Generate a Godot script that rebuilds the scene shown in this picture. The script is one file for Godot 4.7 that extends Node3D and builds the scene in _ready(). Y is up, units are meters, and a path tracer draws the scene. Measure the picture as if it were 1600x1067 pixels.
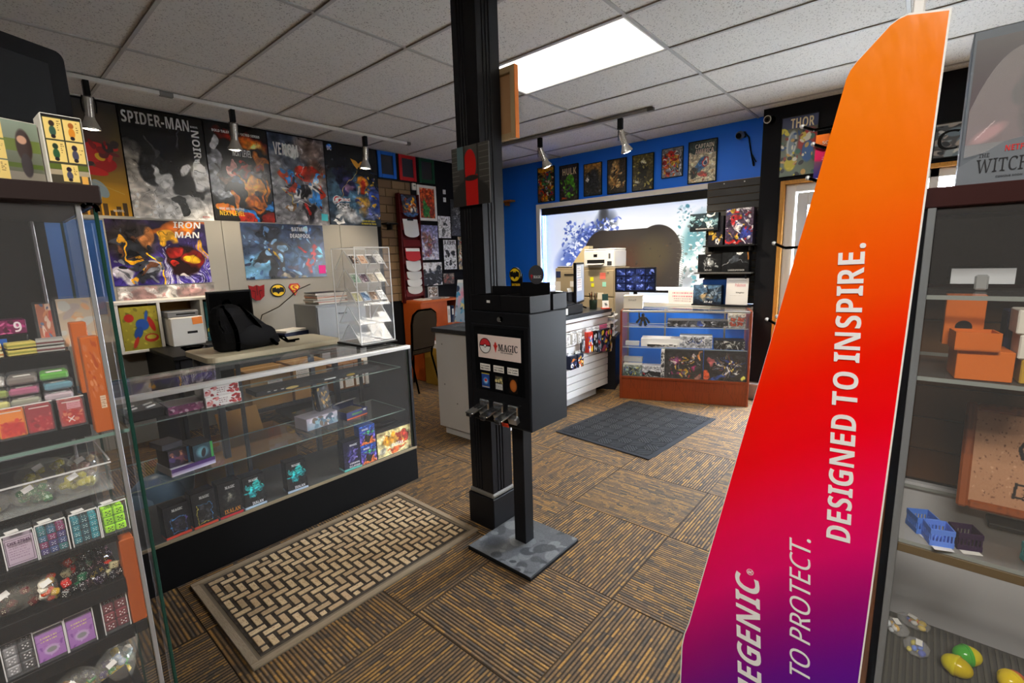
extends Node3D
# A comic and game shop seen from between its glass cabinets. Metres, y up; the long wall of posters runs along x at z = -5.1,
# the shop window is in the wall at x = 5.5, the camera stands at the origin.

const O := Vector3.ZERO
const CEIL := 2.843
const TILE := 0.6096
var rng := RandomNumberGenerator.new()
var mats := {}
var meshes := {}
var taken := {}
var glass: StandardMaterial3D
var acrylic: StandardMaterial3D
var FIT := {}


# ---------------------------------------------------------------- geometry
class Geo:
	var v := PackedVector3Array()
	var n := PackedVector3Array()
	var t := PackedVector2Array()
	var i := PackedInt32Array()

	func poly(p: Array, nn: Vector3, uv := []) -> void:
		var b := v.size()
		var turn: bool = (p[1] - p[0]).cross(p[2] - p[0]).dot(nn) > 0.0
		for k in p.size():
			v.append(p[k]); n.append(nn); t.append(uv[k] if uv.size() else Vector2.ZERO)
		for k in range(1, p.size() - 1):
			i.append_array([b, b + k + 1, b + k] if turn else [b, b + k, b + k + 1])

	func box(c: Vector3, s: Vector3, bev := 0.0, bs := Basis()) -> void:
		var h := s / 2
		var ax := [Vector3.RIGHT, Vector3.UP, Vector3.BACK]
		var q := [Vector2(0, 1), Vector2(1, 1), Vector2(1, 0), Vector2(0, 0)]
		for k in 3:
			for sg in [-1.0, 1.0]:
				var nn: Vector3 = ax[k] * sg
				var a: Vector3 = (Vector3.UP.cross(nn) if k != 1 else Vector3.RIGHT)
				var u: Vector3 = (Vector3.UP if k != 1 else Vector3.BACK * -sg)
				var ha: float = absf(a.dot(h)) - bev
				var hu: float = absf(u.dot(h)) - bev
				var o: Vector3 = nn * absf(nn.dot(h))
				poly([c + bs * (o - a * ha - u * hu), c + bs * (o + a * ha - u * hu), c + bs * (o + a * ha + u * hu), c + bs * (o - a * ha + u * hu)], bs * nn, q)
		if bev <= 0.0:
			return
		for k in 3:
			var e: Vector3 = ax[k]
			var f: Vector3 = ax[(k + 1) % 3]
			var g: Vector3 = ax[(k + 2) % 3]
			var le: float = e.dot(h) - bev
			for sf in [-1.0, 1.0]:
				for sg in [-1.0, 1.0]:
					var p1: Vector3 = f * sf * f.dot(h) + g * sg * (g.dot(h) - bev)
					var p2: Vector3 = f * sf * (f.dot(h) - bev) + g * sg * g.dot(h)
					poly([c + bs * (p1 - e * le), c + bs * (p1 + e * le), c + bs * (p2 + e * le), c + bs * (p2 - e * le)], bs * (f * sf + g * sg).normalized())
		for a in [-1.0, 1.0]:
			for b in [-1.0, 1.0]:
				for d in [-1.0, 1.0]:
					var s3 := Vector3(a, b, d)
					poly([c + bs * (s3 * (h - Vector3(0, bev, bev))), c + bs * (s3 * (h - Vector3(bev, 0, bev))), c + bs * (s3 * (h - Vector3(bev, bev, 0)))], bs * s3.normalized())

	func rod(a: Vector3, b: Vector3, r1: float, r2 := -1.0, seg := 10) -> void:
		if r2 < 0.0: r2 = r1
		var d := (b - a).normalized()
		var x := d.cross(Vector3.UP if absf(d.y) < 0.9 else Vector3.RIGHT).normalized()
		var y := d.cross(x)
		var c1 := []
		var c2 := []
		var base := v.size()
		for k in seg:
			var w := x * cos(TAU * k / seg) + y * sin(TAU * k / seg)
			for m in 2:
				v.append(b + w * r2 if m else a + w * r1); n.append(w); t.append(Vector2(float(k) / seg, m))
			c1.append(a + w * r1); c2.append(b + w * r2)
			var k2 := (k + 1) % seg
			i.append_array([base + 2 * k, base + 2 * k2, base + 2 * k + 1, base + 2 * k2, base + 2 * k2 + 1, base + 2 * k + 1])
		if r1 > 0.0005: poly(c1, -d)
		if r2 > 0.0005: poly(c2, d)

	func tube(p: Array, r: float, seg := 8) -> void:
		for k in p.size() - 1:
			rod(p[k], p[k + 1], r, r, seg)

	# a profile of (radius, height) points turned round the y axis
	func lathe(p: Array, c := Vector3.ZERO, seg := 20) -> void:
		var b := v.size()
		for k in seg + 1:
			var w := Vector3(cos(TAU * k / seg), 0, sin(TAU * k / seg))
			for m in p.size():
				var d: Vector2 = (p[mini(m + 1, p.size() - 1)] - p[maxi(m - 1, 0)])
				v.append(c + w * p[m].x + Vector3.UP * p[m].y)
				n.append((w * d.y + Vector3.DOWN * d.x).normalized()); t.append(Vector2(float(k) / seg, float(m) / p.size()))
		for k in seg:
			for m in p.size() - 1:
				var a := b + k * p.size() + m
				var e := a + p.size()
				i.append_array([a, e, a + 1, e, e + 1, a + 1])

	func ball(c: Vector3, r: Vector3, seg := 14, rows := 8, bs := Basis()) -> void:
		var b := v.size()
		for k in seg + 1:
			for m in rows + 1:
				var w := Vector3(sin(PI * m / rows) * cos(TAU * k / seg), cos(PI * m / rows), sin(PI * m / rows) * sin(TAU * k / seg))
				v.append(c + bs * (w * r)); n.append(bs * (w / r).normalized()); t.append(Vector2(float(k) / seg, float(m) / rows))
		for k in seg:
			for m in rows:
				var a := b + k * (rows + 1) + m
				var e := a + rows + 1
				i.append_array([a, a + 1, e, e, a + 1, e + 1])

	# a flat outline in x and y, given depth from z0 to z1
	func slab(p: PackedVector2Array, z0: float, z1: float) -> void:
		var lo := p[0]
		var hi := p[0]
		for q in p:
			lo = lo.min(q); hi = hi.max(q)
		var tri := Geometry2D.triangulate_polygon(p)
		for z in [z0, z1]:
			for k in range(0, tri.size(), 3):
				var c := []
				var uv := []
				for m in 3:
					var q := p[tri[k + m]]
					c.append(Vector3(q.x, q.y, z)); uv.append(Vector2((q.x - lo.x) / (hi.x - lo.x), 1.0 - (q.y - lo.y) / (hi.y - lo.y)))
				poly(c, Vector3(0, 0, -1 if z == z0 else 1), uv)
		var area := 0.0
		for k in p.size():
			area += p[k].cross(p[(k + 1) % p.size()])
		for k in p.size():
			var a := p[k]
			var b := p[(k + 1) % p.size()]
			var d := (b - a).normalized()
			poly([Vector3(a.x, a.y, z0), Vector3(b.x, b.y, z0), Vector3(b.x, b.y, z1), Vector3(a.x, a.y, z1)], Vector3(d.y, -d.x, 0) * signf(area))

	func mesh() -> ArrayMesh:
		var a := []
		a.resize(Mesh.ARRAY_MAX)
		a[Mesh.ARRAY_VERTEX] = v; a[Mesh.ARRAY_NORMAL] = n; a[Mesh.ARRAY_TEX_UV] = t; a[Mesh.ARRAY_INDEX] = i
		var m := ArrayMesh.new()
		m.add_surface_from_arrays(Mesh.PRIMITIVE_TRIANGLES, a)
		return m


# ---------------------------------------------------------------- printed pictures
class Art:
	var im: Image
	var w: int
	var h: int
	var rg := RandomNumberGenerator.new()

	func _init(ww: int, hh: int, top: String, bot := "") -> void:
		w = ww; h = hh
		rg.seed = hash(top + bot) + ww * 7 + hh
		im = Image.create(w, h, false, Image.FORMAT_RGB8)
		var a := Color(top)
		var b := Color(bot if bot else top)
		for y in h:
			im.fill_rect(Rect2i(0, y, w, 1), a.lerp(b, float(y) / h))

	func px(x: int, y: int, c: Color, k: float) -> void:
		im.set_pixel(x, y, c if k >= 1.0 else im.get_pixel(x, y).lerp(c, k))

	# a filled oval; soft > 0 fades its rim
	func e(x: float, y: float, rx: float, ry: float, rot: float, col: String, soft := 0.12) -> Art:
		var c := Color(col)
		var cs := cos(rot)
		var sn := sin(rot)
		var r := maxf(rx * w, ry * h)
		for py in range(maxi(0, int(y * h - r)), mini(h, int(y * h + r) + 1)):
			for q in range(maxi(0, int(x * w - r)), mini(w, int(x * w + r) + 1)):
				var dx := q - x * w
				var dy := py - y * h
				var a := (dx * cs + dy * sn) / (rx * w)
				var b := (dy * cs - dx * sn) / (ry * h)
				var d := a * a + b * b
				if d < 1.0:
					px(q, py, c, clampf((1.0 - d) / soft, 0, 1) * c.a)
		return self

	func r(x0: float, y0: float, x1: float, y1: float, col: String) -> Art:
		im.fill_rect(Rect2i(int(x0 * w), int(y0 * h), maxi(1, int((x1 - x0) * w)), maxi(1, int((y1 - y0) * h))), Color(col))
		return self

	func l(x0: float, y0: float, x1: float, y1: float, wd: float, col: String) -> Art:
		var c := Color(col)
		var steps := int(maxf(absf(x1 - x0) * w, absf(y1 - y0) * h)) + 1
		var b := maxi(1, int(wd * w))
		for k in steps + 1:
			var f := float(k) / steps
			im.fill_rect(Rect2i(int(lerpf(x0, x1, f) * w - b / 2.0), int(lerpf(y0, y1, f) * h - b / 2.0), b, b), c)
		return self

	# n flecks of the colours cs inside a box of the picture, each up to sz long
	func s(n: int, x0: float, y0: float, x1: float, y1: float, sz: float, cs: String, turn := -9.0) -> Art:
		var cols := cs.split(" ")
		for k in n:
			var a := rg.randf_range(0.3, 1.0) * sz
			e(rg.randf_range(x0, x1), rg.randf_range(y0, y1), a, a * rg.randf_range(0.25, 0.9) * w / h, rg.randf() * PI if turn < -8 else turn, cols[rg.randi() % cols.size()], 0.3)
		return self

	# lines of small print
	func p(x0: float, y0: float, x1: float, n: int, gap: float, col: String) -> Art:
		for k in n:
			var x := x0
			while x < x1 * rg.randf_range(0.85, 1.0):
				var b := rg.randf_range(0.02, 0.07)
				r(x, y0 + k * gap, minf(x + b, x1), y0 + k * gap + gap * 0.45, col)
				x += b + 0.02
		return self

	# turns flat ovals into drawn shapes: bends the outlines, adds shading, ink lines and glints
	func wp(amp := 0.045, ink := 0.4) -> Art:
		var f := FastNoiseLite.new()
		f.seed = rg.seed % 9999; f.frequency = 3.2 / w; f.fractal_octaves = 3; f.fractal_gain = 0.35
		var g := FastNoiseLite.new()
		g.seed = rg.seed % 7777; g.frequency = 5.0 / w; g.fractal_octaves = 2
		var src: Image = im.duplicate()
		for y in h:
			for x in w:
				var sx := clampi(int(x + f.get_noise_2d(x, y) * amp * 2.0 * w), 0, w - 1)
				var sy := clampi(int(y + f.get_noise_2d(x + 500, y + 900) * amp * 2.0 * w), 0, h - 1)
				var c := src.get_pixel(sx, sy)
				var t := g.get_noise_2d(x, y)
				var m := 1.0 + 0.4 * g.get_noise_2d(x + 300, y * 1.3)
				if absf(t) < 0.018: m *= 1.0 - ink
				elif t > 0.36: m *= 1.0 + 0.7 * ink
				im.set_pixel(x, y, Color(c.r * m, c.g * m, c.b * m))
		return self

	func nz(k: float) -> Art:
		for y in h:
			for x in w:
				var c := im.get_pixel(x, y)
				var d := rg.randf_range(-k, k)
				im.set_pixel(x, y, Color(c.r + d, c.g + d, c.b + d))
		return self

	func tx() -> ImageTexture:
		return ImageTexture.create_from_image(im)


# ---------------------------------------------------------------- materials
func mt(col: String, rough := 0.6, metal := 0.0) -> StandardMaterial3D:
	var k := "%s %s %s" % [col, rough, metal]
	if not mats.has(k):
		var m := StandardMaterial3D.new()
		m.resource_name = "paint_" + col
		m.albedo_color = Color(col); m.roughness = rough; m.metallic = metal
		if metal == 0.0: m.metallic_specular = 0.26 if Color(col).get_luminance() < 0.2 else 0.4
		mats[k] = m
	return mats[k]


var sheets := []
# a printed picture; all small ones share one big texture (own = true keeps a texture of its own)
func pic(a: Art, rough := 0.35, clear := 0.0, own := false) -> StandardMaterial3D:
	var m := StandardMaterial3D.new()
	m.roughness = rough
	if own:
		m.albedo_texture = a.tx()
	else:
		sheets.append([m, a.im])
	if clear > 0.0:
		m.clearcoat_enabled = true; m.clearcoat = clear; m.clearcoat_roughness = 0.12
	return m


func bind_sheets() -> void:
	var side := 2048
	var big := Image.create(side, side, false, Image.FORMAT_RGB8)
	sheets.sort_custom(func(p, q): return p[1].get_height() > q[1].get_height())
	var x := 2
	var y := 2
	var row := 0
	for q in sheets:
		var im: Image = q[1]
		var w := im.get_width()
		var h := im.get_height()
		if x + w + 4 > side:
			x = 2; y += row + 5; row = 0
		row = maxi(row, h)
		for d in [Vector2i(-1, 0), Vector2i(1, 0), Vector2i(0, -1), Vector2i(0, 1), Vector2i(0, 0)]:
			big.blit_rect(im, Rect2i(0, 0, w, h), Vector2i(x, y) + d)
		q.append(Rect2(x + 0.5, y + 0.5, w - 1, h - 1))
		x += w + 5
	if y + row > side: push_error("the shared picture is full")
	var t := ImageTexture.create_from_image(big)
	for q in sheets:
		var m: StandardMaterial3D = q[0]
		m.albedo_texture = t
		if m.emission_enabled: m.emission_texture = t
		m.uv1_scale = Vector3(q[2].size.x / side, q[2].size.y / side, 1)
		m.uv1_offset = Vector3(q[2].position.x / side, q[2].position.y / side, 0)


func pane(col: String, alpha: float, rough := 0.02) -> StandardMaterial3D:
	var k := "glass %s %s %s" % [col, alpha, rough]
	if not mats.has(k):
		var m := StandardMaterial3D.new()
		m.metallic_specular = 0.36
		m.albedo_color = Color(Color(col), alpha); m.roughness = rough
		m.transparency = BaseMaterial3D.TRANSPARENCY_ALPHA
		mats[k] = m
	return mats[k]


func lamp_mat(col: String, k: float) -> StandardMaterial3D:
	var m := StandardMaterial3D.new()
	m.albedo_color = Color(col); m.emission_enabled = true; m.emission = Color(col); m.emission_energy_multiplier = k
	return m


# ---------------------------------------------------------------- objects
func numbered(nm: String) -> String:
	taken[nm] = taken.get(nm, -1) + 1
	return nm if taken[nm] == 0 else "%s_%03d" % [nm, taken[nm]]


func th(nm: String, label: String, cat: String, at := O, ry := 0.0, grp := "") -> Node3D:
	var o := Node3D.new()
	o.name = numbered(nm); add_child(o)
	o.position = at; o.rotation_degrees.y = ry
	return tag(o, label, cat, grp)


func tag(o: Node3D, label: String, cat: String, grp := "") -> Node3D:
	o.set_meta("label", label); o.set_meta("category", cat)
	if grp: o.set_meta("group", grp)
	return o


func again(src: Node3D, label: String, at: Vector3, ry := 0.0, grp := "") -> Node3D:
	var o: Node3D = src.duplicate()
	o.name = numbered(str(src.name).rstrip("0123456789").trim_suffix("_")); add_child(o)
	o.position = at; o.rotation_degrees.y = ry
	return tag(o, label, src.get_meta("category"), grp if grp else src.get_meta("group", ""))


func st(nm: String, mesh: Mesh, m: Material, at := O, rot := O) -> MeshInstance3D:
	var o := pt(self, numbered(nm), mesh, m, at, rot)
	o.set_meta("kind", "structure")
	return o


func pt(par: Node, nm: String, mesh: Mesh, m: Material, at := O, rot := O) -> MeshInstance3D:
	var o := MeshInstance3D.new()
	o.name = nm; o.mesh = mesh; o.material_override = m
	par.add_child(o, true)
	o.position = at; o.rotation_degrees = rot
	return o


func bm(s: Vector3, bev := 0.002) -> ArrayMesh:
	var k := [s, bev]
	if not meshes.has(k):
		var g := Geo.new()
		g.box(O, s, minf(bev, s[s.min_axis_index()] * 0.3))
		meshes[k] = g.mesh()
	return meshes[k]


# a box part whose BASE centre is at `at`
func bx(par: Node, nm: String, s: Vector3, m: Material, at: Vector3, rot := O, bev := 0.002) -> MeshInstance3D:
	return pt(par, nm, bm(s, bev), m, at + Vector3(0, s.y / 2, 0), rot)


# a box part between two corners
func bc(par: Node, nm: String, a: Vector3, b: Vector3, m: Material, bev := 0.002) -> MeshInstance3D:
	return pt(par, nm, bm((b - a).abs(), bev), m, (a + b) / 2)


# flat print facing local +z
func print_on(par: Node, nm: String, w: float, h: float, m: Material, at: Vector3, rot := O) -> MeshInstance3D:
	var k := ["print", w, h]
	if not meshes.has(k):
		var g := Geo.new()
		g.poly([Vector3(-w, -h, 0) / 2, Vector3(w, -h, 0) / 2, Vector3(w, h, 0) / 2, Vector3(-w, h, 0) / 2], Vector3.BACK, [Vector2(0, 1), Vector2(1, 1), Vector2(1, 0), Vector2(0, 0)])
		meshes[k] = g.mesh()
	return pt(par, nm, meshes[k], m, at, rot)


# a sheet of glass: its front and its four edges, a part called pane with a sub-part edge
func sheet(par: Node, nm: String, w: float, h: float, th_: float, m: Material, edge: Material, at: Vector3, rot := O) -> MeshInstance3D:
	var o := print_on(par, nm, w, h, m, at, rot)
	var k := ["edges", w, h, th_]
	if not meshes.has(k):
		var g := Geo.new()
		var c := [Vector3(-w, -h, 0) / 2, Vector3(w, -h, 0) / 2, Vector3(w, h, 0) / 2, Vector3(-w, h, 0) / 2]
		for j in 4:
			var a: Vector3 = c[j]
			var b: Vector3 = c[(j + 1) % 4]
			var d := Vector3(0, 0, -th_)
			g.poly([a, b, b + d, a + d], (b - a).cross(Vector3.BACK).normalized())
		meshes[k] = g.mesh()
	pt(o, "glass_edge", meshes[k], edge)
	return o


# lettering, fitted into a box w wide and h high, centred, facing local +z
func txt(par: Node, nm: String, s: String, m: Material, at: Vector3, w: float, h: float, rot := O, bold := true, slant := 0.0, face := "Droid Sans", dep := 0.0008) -> MeshInstance3D:
	var k := ["text", s, w, h, bold, slant, face]
	if not meshes.has(k):
		var f := SystemFont.new()
		f.font_names = PackedStringArray([face]); f.font_weight = 700 if bold else 400
		var tm := TextMesh.new()
		tm.font = f; tm.text = s; tm.font_size = 48; tm.pixel_size = 0.01; tm.depth = 0.02; tm.curve_step = 3.0
		var g := Geo.new()
		for q in tm.get_surface_count():
			var a := tm.surface_get_arrays(q)
			var base := g.v.size()
			g.v.append_array(a[Mesh.ARRAY_VERTEX])
			if a[Mesh.ARRAY_INDEX] != null:
				for ix in a[Mesh.ARRAY_INDEX]: g.i.append(base + ix)
			else:
				for ix in a[Mesh.ARRAY_VERTEX].size(): g.i.append(base + ix)
			g.n.append_array(a[Mesh.ARRAY_NORMAL])
		if g.v.is_empty():
			return null
		var lo := g.v[0]
		var hi := g.v[0]
		for q in g.v:
			lo = lo.min(q); hi = hi.max(q)
		var ce := (lo + hi) / 2
		var sz := hi - lo
		for q in g.v.size():
			var p := g.v[q] - ce
			p.x += p.y * slant
			g.v[q] = Vector3(p.x * w / sz.x, p.y * h / sz.y, p.z / sz.z * dep)
		g.t.resize(g.v.size())
		meshes[k] = g.mesh()
	return pt(par, nm, meshes[k], m, at, rot)


func _ready() -> void:
	# ---- camera: 36 mm frame, about 18 mm lens, looking down 10 degrees
	var cam := Camera3D.new()
	cam.name = "camera"; add_child(cam)
	cam.position = Vector3(0, 1.484, 0)
	cam.rotation = Vector3(-0.1681, -0.8538, -0.0298)
	cam.fov = rad_to_deg(2.0 * atan(533.5 / 739.02)); cam.near = 0.05; cam.far = 100.0
	cam.current = true
	# ---- sky (a bright overcast day), exposure
	var sm := ProceduralSkyMaterial.new()
	sm.sky_top_color = Color("c4d3e6"); sm.sky_horizon_color = Color("f2f4f7")
	sm.ground_bottom_color = Color("8f8d88"); sm.ground_horizon_color = Color("c9c8c4")
	sm.sky_energy_multiplier = 6.5; sm.ground_energy_multiplier = 3.5
	var env := Environment.new()
	env.background_mode = Environment.BG_SKY
	env.sky = Sky.new(); env.sky.sky_material = sm
	env.tonemap_mode = Environment.TONE_MAPPER_LINEAR
	env.tonemap_exposure = 1.1
	env.sdfgi_enabled = true; env.ssao_enabled = true; env.ssil_enabled = true
	var we := WorldEnvironment.new()
	we.name = "world"; we.environment = env; add_child(we)
	# ---- the ceiling's fluorescent panels: one in view, the others behind and beside the camera
	troffer("white fluorescent ceiling panel shining beside the black pillar", Vector3(3.0, CEIL, -2.0305), 17.0)
	for p in [[3.0, 1.627, 14.0, "white fluorescent ceiling panel behind the sign, towards the door"], [-0.657, 0.4077, 37.0, "white fluorescent ceiling panel behind the camera, over the cabinets"]]:
		troffer(p[3], Vector3(p[0], CEIL, p[1]), p[2])
	glass = pane("ffffff", 0.04)
	acrylic = pane("f4f8ff", 0.05)
	shell()
	ceiling()
	carpet()
	front_window()
	track_lights()
	posters()
	wall_pictures()
	pillar_and_kiosk()
	showcase_counter()
	back_corner()
	service_counter()
	wood_showcase()
	front_wall()
	cabinet_of_dice()
	display_cabinet()
	banner()
	mats_on_floor()
	bind_sheets()


func troffer(label: String, at: Vector3, k: float) -> void:
	var t := th("ceiling_light", label, "ceiling light", at, 0.0, "" if at.z < -2.0 and at.x > 2 else "ceiling panels behind the camera")
	pt(t, "diffuser", bm(Vector3(0.56, 0.006, 1.17), 0.001), lamp_mat("fffdf8", 2.2), Vector3(0, 0.012, 0))
	for s in [-1, 1]:
		pt(t, "frame", bm(Vector3(0.02, 0.012, 1.2), 0.002), mt("e8e6e0", 0.4), Vector3(0.29 * s, 0.008, 0))
		pt(t, "frame", bm(Vector3(0.56, 0.012, 0.02), 0.002), mt("e8e6e0", 0.4), Vector3(0, 0.008, 0.595 * s))
	var a := AreaLight3D.new()
	a.name = "panel_glow"; t.add_child(a)
	a.position = Vector3(0, 0.004, 0); a.rotation_degrees.x = -90
	a.area_size = Vector2(0.56, 1.17); a.light_color = Color("fff8ec"); a.area_normalize_energy = false
	a.light_energy = k / PI; a.area_range = 20.0; a.area_attenuation = 2.0; a.shadow_enabled = true


func wood(col: String, dark: String, rough := 0.4) -> StandardMaterial3D:
	var k := "wood" + col
	if not mats.has(k):
		var a := Art.new(128, 256, col, col)
		for j in 90:
			a.l(rng.randf(), 0, rng.randf(), 1, 0.008, Color(col).lerp(Color(dark), rng.randf()).to_html(false)) if j % 9 == 0 else a.r(rng.randf(), 0, 0, 0, col)
		for j in 160:
			var x := rng.randf()
			var y := rng.randf()
			a.l(x, y, x + rng.randf_range(-0.02, 0.02), minf(1.0, y + rng.randf_range(0.1, 0.5)), 0.008, Color(col).lerp(Color(dark), rng.randf() * 0.6).to_html(false))
		var m := pic(a, rough, 0.0, true)
		m.uv1_triplanar = true; m.uv1_scale = Vector3(2.2, 1.1, 2.2)
		mats[k] = m
	return mats[k]


func shell() -> void:
	var black := mt("17171a", 0.75)
	var tan := mt("37332f", 0.85)
	rng.seed = 5
	# the long wall with the posters: a black wall, white panels on its lower part, a patch of bare brick
	var w := st("wall_left", bm(Vector3(8.1, 2.95, 0.12), 0.0), black, Vector3(1.6, 1.42, -5.19))
	for x in [[-2.38, -0.6], [-0.6, 0.62], [0.62, 1.70], [1.70, 2.92], [2.92, 3.42]]:
		bc(w, "wall_panel", Vector3(x[0] + 0.002 - 1.6, -1.42, 0.06), Vector3(x[1] - 0.002 - 1.6, 0.53, 0.085), mt("9c988f", 0.5), 0.002)
	var bricks := [mt("7a6248", 0.9), mt("6d5640", 0.9), mt("846a4c", 0.9)]
	bc(w, "mortar", Vector3(3.48 - 1.6, -0.4, 0.06), Vector3(3.96 - 1.6, 1.10, 0.066), mt("574838", 0.95), 0.0)
	for r in 15:
		for c in 3:
			var x := 3.48 + c * 0.2 - (0.1 if r % 2 else 0.0)
			var a := maxf(x, 3.48)
			var b := minf(x + 0.192, 3.96)
			if b - a > 0.03:
				bc(w, "brick", Vector3(a - 1.6, -0.4 + r * 0.1, 0.06), Vector3(b - 1.6, -0.4 + r * 0.1 + 0.092, 0.075 + rng.randf() * 0.004), bricks[rng.randi() % 3], 0.004)
	st("wall_near", bm(Vector3(0.12, 2.95, 8.3), 0.0), tan, Vector3(-2.44, 1.42, -1.05))
	st("wall_right", bm(Vector3(8.2, 2.95, 0.12), 0.0), tan, Vector3(1.6, 1.42, 3.06))
	# the blue wall round the shop window
	var blue := mt("1c7cff", 0.45)
	var far := st("wall_far", bm(Vector3(0.14, 2.95, 0.91), 0.0), blue, Vector3(5.62, 1.42, -4.67))
	bc(far, "wall_above_window", Vector3(-0.07, 0.78, 0.45), Vector3(0.07, 1.47, 3.40), blue, 0.0)
	bc(far, "wall_below_window", Vector3(-0.07, -1.42, 0.45), Vector3(0.07, -0.49, 3.40), blue, 0.0)
	# the black wall round the door
	var fr := st("wall_front", bm(Vector3(0.4, 2.95, 0.2), 0.0), black, Vector3(5.5, 1.42, -1.21))
	bc(fr, "wall_above_door", Vector3(-0.2, 0.71, 0.1), Vector3(0.0, 1.47, 1.62), black, 0.0)
	bc(fr, "wall_beside_door", Vector3(-0.2, -1.47, 1.62), Vector3(0.0, 1.47, 1.80), black, 0.0)
	bc(fr, "wall_beside_door", Vector3(-0.2, -1.47, 4.0), Vector3(0.0, 1.47, 4.3), black, 0.0)
	bc(fr, "wall_below_window", Vector3(-0.2, -1.47, 1.80), Vector3(0.0, -1.12, 4.0), black, 0.0)
	bc(fr, "wall_above_window", Vector3(-0.2, 0.71, 1.80), Vector3(0.0, 1.47, 4.0), black, 0.0)
	# the second shop window, beside the door and behind the sign: white film added to spread its daylight as soft fill
	var w2 := st("window_2", bm(Vector3(0.06, 0.05, 2.2), 0.003), mt("eceae4", 0.4), Vector3(5.34, 2.105, 1.69))
	bc(w2, "frame_bottom", Vector3(-0.03, -1.805, -1.1), Vector3(0.03, -1.755, 1.1), mt("eceae4", 0.4), 0.003)
	for z in [-1.075, 1.075]: bc(w2, "frame_side", Vector3(-0.03, -1.755, z - 0.025), Vector3(0.03, -0.025, z + 0.025), mt("eceae4", 0.4), 0.003)
	var fr2 := pic(Art.new(8, 8, "f4f4f2"), 0.6)
	fr2.backlight_enabled = true; fr2.backlight = Color(0.25, 0.25, 0.25)
	print_on(w2, "added_diffuser", 2.1, 1.73, fr2, Vector3(0.02, -0.89, 0.0), Vector3(0, -90, 0))
	st("baseboard_front", bm(Vector3(0.12, 0.16, 0.19), 0.004), mt("8a7f74", 0.8), Vector3(5.24, 0.08, -1.21))
	st("pavement", bm(Vector3(9, 0.1, 16), 0.0), mt("b5b2ab", 0.9), Vector3(10.2, -0.12, -1))


func ceiling() -> void:
	rng.seed = 11
	var ts := []
	for v in 2:
		var a := Art.new(320, 640, "d0cdc6", "d0cdc6")
		a.rg.seed = 31 + v
		for k in 2600:
			var x := a.rg.randf()
			var y := a.rg.randf()
			var an := a.rg.randf() * PI
			var ln := a.rg.randf_range(0.002, 0.011)
			a.l(x, y, x + cos(an) * ln, y + sin(an) * ln * 0.5, 0.004 if k % 3 else 0.007, ["8c8881", "77736c", "a19d95"][k % 3])
		a.nz(0.02)
		var m := pic(a, 0.95, 0.0, true)
		ts.append(m)
	var slab := st("ceiling", bm(Vector3(8.4, 0.1, 8.6), 0.0), mt("55534f", 0.9), Vector3(1.7, CEIL + 0.09, -1.1))
	var bar := mt("a3a09a", 0.5)
	var lights := [Vector2(3.0, -2.03), Vector2(3.0, 1.627), Vector2(-0.657, 0.408)]
	var o := -slab.position
	for kx in range(-6, 9):
		var x0 := 0.8664 + TILE * kx
		pt(slab, "grid_bar", bm(Vector3(0.022, 0.01, 8.12), 0.001), bar, o + Vector3(x0, CEIL + 0.005, -1.04))
		for kz in range(-1, 6):
			var z0 := -3.8595 + 1.2192 * kz
			var c := Vector2(x0 + TILE / 2, z0 + 0.6096)
			if c.x > 5.5: continue
			if lights.any(func(q): return q.distance_to(c) < 0.2):
				continue
			var t := pt(slab, "ceiling_tile", bm(Vector3(TILE - 0.016, 0.016, 1.2032), 0.003), ts[absi(kx * 3 + kz) % 2], o + Vector3(c.x, CEIL + 0.016, c.y), Vector3(0, 180.0 if (kx + kz) % 2 else 0.0, 0))
			t.scale = Vector3(1, 1, 1)
	for kz in range(-1, 6):
		pt(slab, "grid_bar", bm(Vector3(8.0, 0.009, 0.022), 0.001), bar, o + Vector3(1.55, CEIL + 0.0045, -3.8595 + 1.2192 * kz))


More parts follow.
